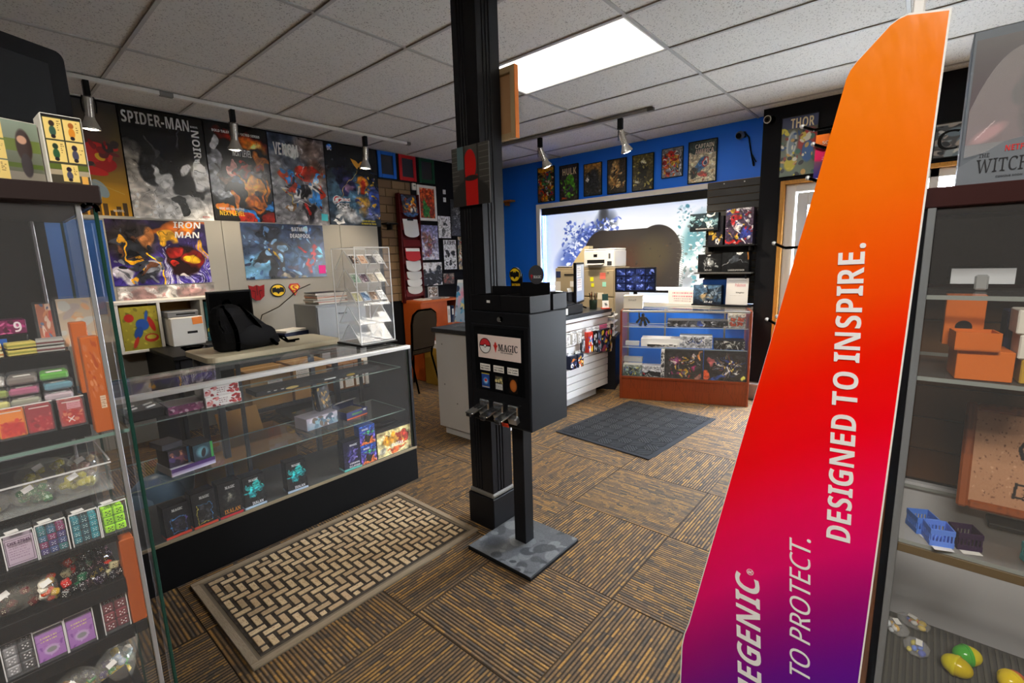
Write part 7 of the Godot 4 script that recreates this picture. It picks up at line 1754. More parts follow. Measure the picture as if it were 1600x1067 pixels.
	hd = th("carton_support", "small black shelf block under the plain orange brown carton", "block", Vector3(0.129, 0.812, -1.078))
	bx(hd, "block", Vector3(0.02, 0.0235, 0.03), bk, O)
	# clear tray of dice bags
	var t := th("clear_tray", "clear plastic tray of dice bags above the row of dice boxes", "tray", Vector3(-0.05, 1.092, -1.17))
	bx(t, "tray_floor", Vector3(0.36, 0.003, 0.14), pane("f4f8f4", 0.15, 0.05), O, O, 0.0)
	sheet(t, "tray_front", 0.36, 0.05, 0.14, acrylic, acrylic, Vector3(0, 0.025, 0.07))
	bx(t, "rim", Vector3(0.364, 0.0025, 0.0025), pane("ffffff", 0.5, 0.1), Vector3(0, 0.05, 0.07), O, 0.0)
	bx(t, "rim", Vector3(0.364, 0.0025, 0.0025), pane("ffffff", 0.5, 0.1), Vector3(0, 0.06, -0.07), O, 0.0)
	bx(t, "rim", Vector3(0.0025, 0.0025, 0.14), pane("ffffff", 0.5, 0.1), Vector3(0.18, 0.055, 0), O, 0.0)
	hd = th("tray_support", "narrow black ledge carrying the clear tray of dice bags", "ledge", Vector3(-0.24, 1.02, -1.27))
	bx(hd, "ledge", Vector3(0.70, 0.0715, 0.08), bk, O)
	var bg := "dice bags in the clear tray"
	dice_bag("olive yellow dice bag, frontmost in the clear tray", Vector3(0.085, 1.0955, -1.125), Vector3(0.030, 0.024, 0.02), "a8a018 8a8410 c0b428", 3, bg)
	dice_bag("green dice bag with white sticker in the clear tray", Vector3(0.028, 1.0955, -1.13), Vector3(0.028, 0.022, 0.02), "2f6a3a 3a7a44 24542e", 4, bg)
	dice_bag("yellow green dice bag at the left of the clear tray", Vector3(-0.03, 1.0955, -1.13), Vector3(0.032, 0.022, 0.02), "8a7a14 a08a20 6a3a34", 5, bg)
	dice_bag("long olive dice bag at the back of the clear tray", Vector3(0.05, 1.0955, -1.20), Vector3(0.04, 0.032, 0.02), "a09414 b8ac28 847c10", 6, bg)
	dice_bag("brown and gold dice bag right at the back of the clear tray", Vector3(0.102, 1.0955, -1.19), Vector3(0.024, 0.03, 0.02), "8a5a4a a88a5a 7a3a3c", 7, bg)
	# the row of dice boxes
	var y := 1.0205
	var z := -1.085
	var pa := Art.new(60, 70, "c8b4c8", "c0acc2").r(0.05, 0.05, 0.95, 0.07, "3a2a3a").r(0.05, 0.93, 0.95, 0.95, "3a2a3a").r(0.05, 0.05, 0.08, 0.95, "3a2a3a").r(0.92, 0.05, 0.95, 0.95, "3a2a3a").p(0.14, 0.28, 0.86, 6, 0.09, "8a6a8a")
	dice_box("clear dice box with lilac paper insert in the row of four", Vector3(0.0, y, z), Vector3(0.036, 0.056, 0.036), 2, 3, ["9a8a9a"], "222222", true, pa)
	txt(self.get_node("dice_box_003") if has_node("dice_box_003") else self, "insert_print", "CHX 27945", mt("4a2a4a", 0.5), Vector3(0, 0.042, 0.0185), 0.026, 0.005)
	dice_box("clear dice box of purple and blue dice in the row of four", Vector3(0.0385, y, z), Vector3(0.037, 0.057, 0.036), 3, 4, ["3a2a6a", "1f5a7a", "2a3f78", "7a1f58", "1f6a70"], "d8d8f0")
	dice_box("clear dice box of teal dice beside the lime one", Vector3(0.080, y, z), Vector3(0.037, 0.057, 0.036), 3, 4, ["1a7a8a", "148a9a", "0f4a58"], "c8f0f0")
	dice_box("clear dice box of lime green dice at the right end of the row", Vector3(0.1205 - 0.001, y, z), Vector3(0.038, 0.057, 0.036), 2, 3, ["a4e818", "98dc10"], "111111")
	# loose dice piled on the black shelf
	rng.seed = 33
	var lc := [["1c1a1c", "e8e4dc"], ["1a1820", "e8e8e8"], ["241a2a", "c8c0d8"], ["c8201c", "f4f0e8"], ["14583a", "e8e8e0"], ["1c1c1e", "d8b84a"], ["b8b08a", "1c1c1c"], ["161618", "f0f0ee"], ["2a1c24", "d8a8b8"], ["d83a24", "f4ece0"]]
	var n := 0
	for layer in 5:
		for k in 11:
			if k % 11 > 10 - layer: continue
			var cidx := (k * 7 + layer * 3) % 10
			if layer == 0 and cidx in [3, 9]: cidx = 1
			var nm: String = ["black white dotted", "black", "plum", "red", "green", "black gold dotted", "bone", "jet black", "dark rose", "orange red"][cidx]
			var d := th("loose_die", nm + " die, " + ["bottom", "second", "third", "fourth", "top"][layer] + " layer of the heap, " + ["first", "second", "third", "fourth", "fifth", "sixth", "seventh", "eighth", "ninth", "tenth", "eleventh"][k] + " from its left end", "die", Vector3(0.041 + 0.0072 * k + 0.003 * layer, 0.9345 + 0.0065 + 0.0125 * layer, -1.075 - 0.012 * layer - 0.006 * (k % 3)), 0, "loose dice heaped on the black shelf")
			pt(d, "die", bm(Vector3.ONE * 0.0125, 0.002), die_mat(lc[cidx][0], lc[cidx][1]), O, Vector3(rng.randf_range(-25, 25), rng.randf() * 90, rng.randf_range(-25, 25)))
			n += 1
	dice_bag("dark red see-through dice bag left of the dice heap", Vector3(-0.02, 0.9345, -1.10), Vector3(0.045, 0.03, 0.03), "5a1418 3a1a20 6a2428 1c1a1e", 9, "dice bags left of the heap")
	dice_bag("small yellow and orange dice bag touching the dice heap", Vector3(0.022, 0.9345, -1.085), Vector3(0.012, 0.028, 0.02), "c8a020 e8e0d0 e04a20", 10, "dice bags left of the heap")
	# front row of purple boxes
	y = 0.8365
	var pu := func() -> Art: return Art.new(48, 60, "b07ac8", "a86ac0").s(18, 0.1, 0.4, 0.9, 0.95, 0.12, "8a4aa8 c8a0dc 7a3a98").e(0.5, 0.66, 0.3, 0.2, 0, "c8a8d8", 0.4).e(0.5, 0.66, 0.2, 0.1, 0, "8a8a90", 0.4).p(0.2, 0.16, 0.85, 2, 0.12, "e8d88a").l(0, 0.3, 1, 0.2, 0.03, "8a4aa8")
	dice_box("clear box of grey and black dice at the left of the purple boxes", Vector3(-0.0265, y, z), Vector3(0.037, 0.065, 0.036), 2, 3, ["8a8a8e", "9a9a9e", "3a3a3e"], "e8e8ea")
	dice_box("clear box with purple crystal card, left of the two", Vector3(0.0105, y, z), Vector3(0.037, 0.062, 0.036), 2, 3, ["5a2a6a"], "222222", true, pu.call())
	dice_box("clear box with purple crystal card, right of the two", Vector3(0.0490, y, z), Vector3(0.037, 0.064, 0.036), 2, 3, ["5a2a6a"], "222222", true, pu.call())
	dice_box("clear box of maroon dice with white symbols beside the orange carton", Vector3(0.0975, y, z), Vector3(0.036, 0.070, 0.036), 2, 3, ["6a1424", "7a1a2a"], "f0e8e8")
	# bottom: bags and a black folded card
	bg = "dice bags on the lowest black shelf"
	dice_bag("green and yellow dice bag, nearest the right end of the lowest shelf", Vector3(0.085, 0.7155, -1.09), Vector3(0.03, 0.042, 0.025), "2f8a3a c8a820 9aa8b8 3a2a5a", 12, bg)
	dice_bag("yellow and pale blue dice bag behind the green one on the lowest shelf", Vector3(0.105, 0.7155, -1.14), Vector3(0.024, 0.055, 0.02), "d8b81c a8bcc8 e0d8c8", 13, bg)
	dice_bag("green and orange dice bag left on the lowest shelf", Vector3(0.03, 0.7155, -1.09), Vector3(0.034, 0.04, 0.025), "2f8a3a d8861c c8a820 5a5a62", 14, bg)
	t = th("black_card", "black folded card with white line on the lowest shelf", "card", Vector3(0.075, 0.7155, -1.063), 20)
	bx(t, "card", Vector3(0.055, 0.04, 0.002), mt("0f0f11", 0.4), Vector3(0, 0, 0), Vector3(-20, 0, 0), 0.0)
	bx(t, "white_line", Vector3(0.02, 0.0015, 0.001), mt("dcdcd8", 0.5), Vector3(-0.01, 0.02, 0.002), Vector3(-20, 0, -20), 0.0)
	# on top: two printed display boxes and a screen
	var tile := func(img: Art, x0: float, y0: float, wd: float, ht: float, sd: int) -> void:
		img.r(x0, y0, x0 + wd, y0 + ht, "e8cc7a")
		img.e(x0 + wd * 0.42, y0 + ht * 0.25, wd * 0.17, ht * 0.15, 0, ["3a2a24", "a8602a", "2a3a2c", "2c2430"][sd % 4], 0.3).e(x0 + wd * 0.42, y0 + ht * 0.6, wd * 0.2, ht * 0.26, 0, ["3a5a4a", "d88a2c", "2f5a3a", "4a4a5e"][sd % 4], 0.3).e(x0 + wd * 0.42, y0 + ht * 0.85, wd * 0.14, ht * 0.1, 0, "26222a", 0.3)
		img.p(x0 + wd * 0.72, y0 + ht * 0.12, x0 + wd * 0.92, 5, ht * 0.1, "6a4a24")
	var fa := Art.new(110, 180, "3a3f2c", "4a4438")
	fa.r(0, 0.0, 1, 0.04, "1c1a1a").r(0, 0.72, 1, 0.8, "5a6a2c").r(0, 0.8, 1, 0.88, "a89a80")
	for k in 4: tile.call(fa, 0.04 + 0.48 * (k % 2), 0.05 + 0.33 * (k / 2), 0.45, 0.31, k)
	tile.call(fa, 0.3, 0.72, 0.42, 0.26, 3)
	fa.r(0.78, 0.88, 0.95, 1.0, "e0a850")
	pack("toy_display", "upright box of yellow figure cards, right one on the cabinet top", "toy box", Vector3(0.1405, 1.6275, -1.085), 3, Vector3(0.050, 0.106, 0.05), "d8d4cc", fa, [], "yellow card boxes on the cabinet top")
	var fb := Art.new(110, 180, "8a9a8a", "5a5a4a").r(0, 0.3, 1, 0.5, "6a7a3a").r(0, 0.7, 1, 0.78, "55682c").r(0, 0.84, 1, 1, "8a8478")
	fb.e(0.72, 0.4, 0.14, 0.3, 0, "3a2a28", 0.3).e(0.7, 0.3, 0.09, 0.08, 0, "c89a80", 0.4).e(0.72, 0.72, 0.1, 0.22, 0, "3a3438", 0.3)
	for k in 3: tile.call(fb, 0.0, 0.02 + 0.33 * k, 0.42, 0.31, k + 1)
	pack("toy_display", "box of yellow figure cards with a green landscape, left one on the cabinet top", "toy box", Vector3(0.070, 1.6275, -1.10), 18, Vector3(0.075, 0.092, 0.06), "b8b4a8", fb, [], "yellow card boxes on the cabinet top")
	var tv := th("television", "black flat screen with rounded bezel standing on the cabinet top", "television", Vector3(-0.052, 1.6275, -1.288), 28.4)
	bx(tv, "foot", Vector3(0.22, 0.012, 0.13), mt("101012", 0.3), O)
	bx(tv, "neck", Vector3(0.06, 0.06, 0.03), mt("101012", 0.3), Vector3(0, 0.01, -0.01))
	var rg := rounded(0.58, 0.285, 0.016, 0.03)
	pt(tv, "bezel", rg.mesh(), mt("0d0d0f", 0.18), Vector3(0, 0.172, 0))
	bx(tv, "screen", Vector3(0.515, 0.222, 0.002), mt("17181a", 0.25), Vector3(0, 0.061, 0.0152), O, 0.0)
	var rim := rounded(0.588, 0.293, 0.019, 0.012)
	pt(tv, "silver_rim", rim.mesh(), mt("8a8c8e", 0.3, 0.7), Vector3(0, 0.172, -0.012))
	# blue sheet and rod added behind the cabinet, standing for a reflection in its glass
	var bl := th("blue_reflection", "dark blue sheet added beside the purple poster to stand for a glass reflection", "banner", Vector3(0.65, 1.15, -5.10))
	bx(bl, "reflection_sheet", Vector3(0.35, 0.76, 0.006), mt("1f4a86", 0.7), O)
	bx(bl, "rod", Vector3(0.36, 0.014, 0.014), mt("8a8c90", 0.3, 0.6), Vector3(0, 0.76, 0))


func display_cabinet() -> void:
	var c := th("display_cabinet", "brown display cabinet behind the tall gradient sign", "display cabinet", Vector3(1.33, 0, 0.6))
	var o := -c.position
	var red := mt("38201f", 0.3)
	var br := wood("5a3416", "3a1f0c", 0.5)
	bc(c, "top_board", o + Vector3(1.145, 1.555, -0.036), o + Vector3(1.50, 1.59, 1.24), red, 0.002)
	bc(c, "base_plinth", o + Vector3(1.15, 0, -0.03), o + Vector3(1.50, 0.12, 1.24), red, 0.003)
	bc(c, "front_stile", o + Vector3(1.148, 0.12, -0.036), o + Vector3(1.165, 1.555, -0.019), br, 0.001)
	bc(c, "dark_gap", o + Vector3(1.152, 0.12, -0.019), o + Vector3(1.165, 1.555, -0.006), mt("0e0e10", 0.4), 0.0)
	bc(c, "metal_strip", o + Vector3(1.146, 0.12, -0.006), o + Vector3(1.156, 1.555, 0.006), mt("8c9092", 0.3, 0.5), 0.001)
	bc(c, "end_panel", o + Vector3(1.165, 0.12, -0.034), o + Vector3(1.49, 1.555, -0.020), mt("241a16", 0.5), 0.001)
	bc(c, "far_end_panel", o + Vector3(1.15, 0.12, 1.22), o + Vector3(1.50, 1.555, 1.24), red, 0.001)
	bc(c, "back_board", o + Vector3(1.488, 0.9, -0.02), o + Vector3(1.495, 1.556, 1.22), mt("22140a", 0.6), 0.0)
	for k in 8: bc(c, "back_plank", o + Vector3(1.475, 0.925 + 0.079 * k, -0.02), o + Vector3(1.488, 0.925 + 0.079 * k + 0.077, 1.22), mt(["4a2c12", "523414", "4c3016"][k % 3], 0.5), 0.002)
	bc(c, "grey_back", o + Vector3(1.47, 0.12, -0.02), o + Vector3(1.488, 0.915, 1.22), mt("b8b8ba", 0.35), 0.0)
	bc(c, "mirror_back", o + Vector3(1.40, 1.405, -0.018), o + Vector3(1.406, 1.553, 1.2), mt("4c4648", 0.06, 0.7), 0.0)
	sheet(c, "front_glass", 1.21, 1.43, 0.005, glass, mt("1f5a50", 0.12), o + Vector3(1.152, 0.838, 0.612), Vector3(0, -90, 0))
	for q in [[1.40, 1.16, 1.41], [1.247, 1.16, 1.45], [0.912, 1.16, 1.46]]:
		sheet(c, "glass_shelf", 1.23, q[2] - q[1], 0.008, pane("eef2f0", 0.08), mt("8a8f8a", 0.2), o + Vector3((q[1] + q[2]) / 2, q[0], 0.60), Vector3(-90, -90, 0))
	bc(c, "shelf_edge", o + Vector3(1.158, 0.885, -0.018), o + Vector3(1.168, 0.903, 1.21), mt("5a4620", 0.35), 0.001)
	bc(c, "shelf_edge", o + Vector3(1.395, 1.40, -0.018), o + Vector3(1.41, 1.408, 1.2), mt("4a1c24", 0.4), 0.001)
	bc(c, "ribbed_floor", o + Vector3(1.158, 0.53, -0.018), o + Vector3(1.47, 0.55, 1.21), mt("4a4947", 0.6), 0.001)
	var ribs := Geo.new()
	for k in 60: ribs.box(o + Vector3(1.31, 0.551, 0.0 + 0.012 * k), Vector3(0.3, 0.003, 0.005))
	var rb := pt(c, "floor_ribs", ribs.mesh(), mt("57564f", 0.6))
	rb.set_meta("kind", "stuff")
	# figure box on top
	var p := th("figure_box", "tall grey windowed figure box on top of the brown display cabinet", "toy box", Vector3(1.21, 1.5905, 0.10), -90)
	bx(p, "box", Vector3(0.145, 0.245, 0.10), mt("5f666e", 0.5), O, O, 0.002)
	var a := Art.new(120, 100, "4a4648", "5a4a52").e(0.65, 0.45, 0.25, 0.3, 0, "26262c", 0.5).e(0.62, 0.75, 0.2, 0.3, 0, "2c2e36", 0.5).e(0.45, 0.55, 0.1, 0.14, 0.4, "30343c", 0.5).e(0.7, 0.25, 0.06, 0.06, 0, "8a6050", 0.5).e(0.8, 0.9, 0.2, 0.1, 0, "b08a94", 0.7).e(0.2, 0.9, 0.2, 0.08, -0.4, "a87a80", 0.8).l(0.1, 0.95, 0.25, 0.8, 0.015, "f0d8d8")
	print_on(p, "window_insert", 0.135, 0.165, pic(a, 0.3), Vector3(0.0, 0.148, 0.0506))
	var g := Geo.new()
	var arc := PackedVector2Array()
	for k in 17: arc.append(Vector2(-0.067 + 0.134 * k / 16.0, 0.21 - 0.09 * pow(absf(k / 16.0 - 0.5) * 2.0, 2.5)))
	arc.append(Vector2(0.067, 0.07)); arc.append(Vector2(-0.067, 0.045))
	g.slab(arc, 0.051, 0.056)
	pt(p, "clear_blister", g.mesh(), pane("fff8f8", 0.09, 0.06))
	g = Geo.new()
	g.slab(PackedVector2Array([Vector2(-0.0725, 0.0), Vector2(0.0725, 0.0), Vector2(0.0725, 0.078), Vector2(0.03, 0.074), Vector2(-0.02, 0.064), Vector2(-0.0725, 0.030)]), 0.0505, 0.0565)
	pt(p, "title_panel", g.mesh(), mt("6a7078", 0.5))
	txt(p, "lettering", "WITCHER", mt("2c2c30", 0.35, 0.5), Vector3(-0.006, 0.028, 0.057), 0.088, 0.022, O, false, 0.0, "Droid Serif")
	txt(p, "lettering", "THE", mt("2c2c30", 0.4), Vector3(-0.042, 0.045, 0.057), 0.013, 0.006, O, false, 0.0, "Droid Serif")
	txt(p, "lettering", "NETFLIX", mt("c8282c", 0.4), Vector3(0.0, 0.053, 0.057), 0.036, 0.009)
	txt(p, "lettering", "COMING SOON EDITION", mt("3c3e44", 0.4), Vector3(0.0, 0.009, 0.057), 0.05, 0.003)
	# clip holder and leaflet reflected between shelf and mirror
	p = th("clip_holder", "small clear clip holding a white card on the mirror shelf", "clip", Vector3(1.30, 1.4015, 0.085), -90)
	bx(p, "clip", Vector3(0.02, 0.03, 0.012), mt("d8dcdc", 0.15, 0.6), O, O, 0.003)
	bx(p, "card", Vector3(0.09, 0.03, 0.002), mt("c8ccd0", 0.4), Vector3(0, 0.012, 0.0), O, 0.0)
	# orange boxes on the upper glass shelf
	var og := "c86414"
	var gp := "plain orange deck boxes on the upper glass shelf"
	p = th("deck_box", "open orange deck box tray, frontmost on the lower orange box", "deck box", Vector3(1.185, 1.3025, 0.078), -82, gp)
	tray(p, 0.060, 0.033, 0.055, mt(og, 0.6), 0.033)
	bx(p, "inner_block", Vector3(0.054, 0.02, 0.05), mt("a84c10", 0.6), Vector3(0, 0.002, 0), O, 0.0)
	p = th("deck_box", "upright orange deck box lid with dark notch behind the open tray", "deck box", Vector3(1.235, 1.3025, 0.063), -88, gp)
	bx(p, "lid", Vector3(0.055, 0.095, 0.035), mt(og, 0.6), O, O, 0.001)
	g = Geo.new(); g.rod(Vector3(0, 0.035, 0.0176), Vector3(0, 0.035, 0.0182), 0.012, 0.012, 18)
	pt(p, "notch", g.mesh(), mt("1a1210", 0.6))
	p = th("deck_box", "closed orange deck box with white barcode label, lowest of the orange boxes", "deck box", Vector3(1.205, 1.2485, 0.09), -83, gp)
	bx(p, "box", Vector3(0.075, 0.0535, 0.075), mt("cc6818", 0.6), O, O, 0.001)
	bx(p, "barcode_label", Vector3(0.032, 0.0006, 0.022), pic(Art.new(32, 24, "e8e6e2", "e8e6e2").r(0.1, 0.2, 0.9, 0.55, "77777a").p(0.1, 0.65, 0.9, 2, 0.16, "8a8a8a"), 0.5), Vector3(-0.005, 0.0537, 0.005), Vector3(0, 12, 0), 0.0)
	for k in 3:
		p = th("grid_box", ["white and yellow barred box, lowest", "white and yellow barred box, middle", "white and yellow barred box, topmost"][k] + " of the stack right of the orange boxes", "box", Vector3(1.205, 1.2485 + 0.043 * k, 0.175 - 0.006 * k), -86, "white and yellow barred boxes")
		bx(p, "box", Vector3(0.075, 0.042, 0.06), mt("d8d4c8" if k else "b8922c", 0.45), O, O, 0.002)
		bx(p, "yellow_panel", Vector3(0.058, 0.03, 0.001), mt("d8a02c", 0.5), Vector3(0.004, 0.006, 0.0304), O, 0.0)
		for j in 5: bx(p, "bar", Vector3(0.004, 0.024, 0.001), mt("3a3444", 0.5), Vector3(-0.018 + 0.011 * j, 0.009, 0.0312), O, 0.0)
	p = th("blue_carton", "dark blue carton behind the white and yellow barred boxes", "carton", Vector3(1.27, 1.2485, 0.17), -86)
	bx(p, "box", Vector3(0.10, 0.12, 0.05), mt("23253c", 0.45), O)
	bx(p, "tape", Vector3(0.101, 0.02, 0.051), mt("2c2f4a", 0.3), Vector3(0, 0.05, 0), O, 0.0)
	# wooden plaque
	p = th("wooden_plaque", "framed cork plaque with a black many sided die emblem and ribbons", "plaque", Vector3(1.335, 0.9265, 0.243), -90)
	var fr := wood("8a4414", "5a2608", 0.35)
	var tilt := Vector3(-14, 0, 0)
	var body := Node3D.new()
	body.name = "board"; p.add_child(body)
	body.rotation_degrees = tilt
	for s in [-1, 1]:
		bc(body, "frame_side", Vector3(s * 0.15, 0.012, 0), Vector3(s * 0.132, 0.236, 0.018), fr, 0.004)
		bc(body, "frame_rail", Vector3(-0.132, 0.124 + s * 0.112, 0), Vector3(0.132, 0.124 + s * 0.094, 0.018), fr, 0.004)
	a = Art.new(200, 110, "b88a68", "ae7e5c")
	a.s(420, 0, 0, 1, 1, 0.009, "6a4430 7a5038 c89c78 8a6046").nz(0.02)
	var ink := "17120f"
	a.l(0.28, 0.3, 0.72, 0.28, 0.012, ink).l(0.28, 0.42, 0.72, 0.40, 0.012, ink).l(0.28, 0.3, 0.26, 0.36, 0.016, ink).l(0.26, 0.36, 0.28, 0.46, 0.02, ink).l(0.72, 0.28, 0.74, 0.4, 0.016, ink)
	for q in [[0.36, 0.43, 0.32, 0.56], [0.32, 0.56, 0.38, 0.72], [0.64, 0.43, 0.68, 0.56], [0.68, 0.56, 0.62, 0.72], [0.32, 0.56, 0.40, 0.56], [0.40, 0.56, 0.5, 0.44], [0.5, 0.44, 0.60, 0.56], [0.40, 0.56, 0.60, 0.56], [0.60, 0.56, 0.68, 0.56], [0.40, 0.56, 0.42, 0.72], [0.60, 0.56, 0.58, 0.72], [0.40, 0.56, 0.5, 0.74], [0.60, 0.56, 0.5, 0.74]]: a.l(q[0], q[1], q[2], q[3], 0.01, ink)
	a.l(0.26, 0.74, 0.74, 0.76, 0.012, ink).l(0.26, 0.88, 0.74, 0.90, 0.012, ink).l(0.26, 0.74, 0.25, 0.88, 0.018, ink).l(0.74, 0.76, 0.75, 0.9, 0.018, ink)
	bc(body, "cork_board", Vector3(-0.133, 0.028, 0.002), Vector3(0.133, 0.22, 0.010), mt("ae7e5c", 0.8), 0.0)
	print_on(body, "cork_print", 0.264, 0.19, pic(a, 0.85), Vector3(0, 0.124, 0.0106))
	txt(body, "lettering", "ROLL FOR", mt("17120f", 0.7), Vector3(0, 0.1535, 0.011), 0.10, 0.012, O, true, 0.0, "Droid Serif")
	txt(body, "lettering", "Initiative", mt("17120f", 0.7), Vector3(0, 0.064, 0.011), 0.11, 0.018, O, true, 0.0, "Droid Serif")
	p = th("plaque_easel", "small black easel foot under the framed cork plaque", "easel", Vector3(1.33, 0.9165, 0.243), -90)
	bx(p, "ledge", Vector3(0.20, 0.010, 0.05), mt("1c1a18", 0.5), Vector3(0, 0, 0))
	bx(p, "strut", Vector3(0.02, 0.16, 0.012), mt("1c1a18", 0.5), Vector3(0, 0, -0.055), Vector3(-6, 0, 0))
	# little baskets
	for q in [[1.215, 0.0405, "4a7ad0", "pale blue toy basket at the back near the cabinet end", 0.0], [1.180, 0.0640, "5a84e0", "pale blue toy basket in front of the other blue one", -8.0], [1.195, 0.1030, "2c1638", "dark purple toy basket beside the two blue ones", -6.0], [1.19, 0.203, "3a8a8a", "teal toy basket at the right edge below the plaque", -4.0]]:
		p = th("toy_basket", q[3], "basket", Vector3(q[0], 0.9165, q[1]), -64 + q[4], "toy baskets below the plaque")
		var m := mt(q[2], 0.5)
		bx(p, "basket_floor", Vector3(0.036, 0.002, 0.040), m, O, O, 0.0)
		for s in [-1, 1]:
			for y in [0.0, 0.024]:
				bx(p, "band", Vector3(0.038, 0.011, 0.002), m, Vector3(0, y, s * 0.020), O, 0.0005)
				bx(p, "band", Vector3(0.002, 0.011, 0.040), m, Vector3(s * 0.018, y, 0), O, 0.0005)
			for k in 7:
				bx(p, "bar", Vector3(0.0025, 0.014, 0.002), m, Vector3(-0.0165 + 0.0055 * k, 0.0105, s * 0.020), O, 0.0)
				bx(p, "bar", Vector3(0.002, 0.014, 0.0025), m, Vector3(s * 0.018, 0.0105, -0.0165 + 0.0055 * k), O, 0.0)
		bx(p, "price_tag", Vector3(0.03, 0.0008, 0.014), mt("e2e0da", 0.6), Vector3(0, -0.0002, 0.026), Vector3(0, 4, 0), 0.0)
	# eggs and small bags on the ribbed floor
	var eg := "plastic toy eggs on the ribbed cabinet floor"
	for q in [[1.365, 0.147, "4aa83a", "d8c81c", "green and yellow toy egg behind the yellow one", 30.0], [1.315, 0.128, "d8c820", "c8b010", "yellow see-through toy egg nearest the cabinet end", -20.0], [1.335, 0.215, "e8c81c", "d8641c", "yellow and orange toy egg on its side", 60.0], [1.255, 0.178, "d8541c", "c84a14", "orange toy egg at the picture's lower edge", 10.0], [1.275, 0.228, "e0cc1c", "b8b81c", "yellow green toy egg at the lower edge beside the orange one", 40.0]]:
		p = th("toy_egg", q[4], "toy egg", Vector3(q[0], 0.5525 + 0.021, q[1]), q[5], eg)
		for h in 2:
			g = Geo.new()
			var prof := []
			for k in 9: prof.append(Vector2(0.0215 * cos(PI / 2 * k / 8.0), (0.029 if h else -0.026) * sin(PI / 2 * k / 8.0)))
			g.lathe(prof, O, 20)
			pt(p, "shell_half", g.mesh(), mt(q[2 + h], 0.15), O, Vector3(90, 0, 0))
		g = Geo.new(); g.lathe([Vector2(0.0216, -0.003), Vector2(0.023, -0.003), Vector2(0.023, 0.003), Vector2(0.0216, 0.003)], O, 20)
		pt(p, "seam_ring", g.mesh(), mt(q[2], 0.2), O, Vector3(90, 0, 0))
	bgs()


func bgs() -> void:
	rng.seed = 55
	for q in [[1.44, 0.055, "d8b82a 3a5ab8 c8602a e0e0dc", "small clear bag of bright beads behind the other two bags"], [1.395, 0.022, "d8a82a 55585c c8ccd0 e0dcd4", "small clear bag with white tag nearest the cabinet's front strip"], [1.345, 0.062, "2a4ab8 4a7ae0 d8c83a", "small clear bag of blue beads in front of the other bags"], [1.40, 0.275, "d8b81c e0c82a 3a4a8a", "clear bag with a yellow piece at the right edge"]]:
		var p := th("bead_bag", q[3], "bag", Vector3(q[0], 0.553, q[1]), rng.randf() * 90, "small clear bags on the ribbed cabinet floor")
		var cs: PackedStringArray = q[2].split(" ")
		for k in 9:
			var g := Geo.new()
			var r := rng.randf_range(0.004, 0.008)
			g.ball(Vector3(rng.randf_range(-0.02, 0.02), r, rng.randf_range(-0.015, 0.015)), Vector3(r * 1.3, r, r), 8, 5)
			pt(p, "bead", g.mesh(), mt(cs[k % cs.size()], 0.3))
		var f := Geo.new()
		f.ball(Vector3(0, 0.008, 0), Vector3(0.036, 0.010, 0.026), 9, 5)
		pt(p, "clear_film", f.mesh(), pane("ffffff", 0.12, 0.1))
		bx(p, "tag", Vector3(0.018, 0.001, 0.012), mt("e4e2dc", 0.6), Vector3(0.004, 0.0185, 0.004), Vector3(0, 0, 8), 0.0)


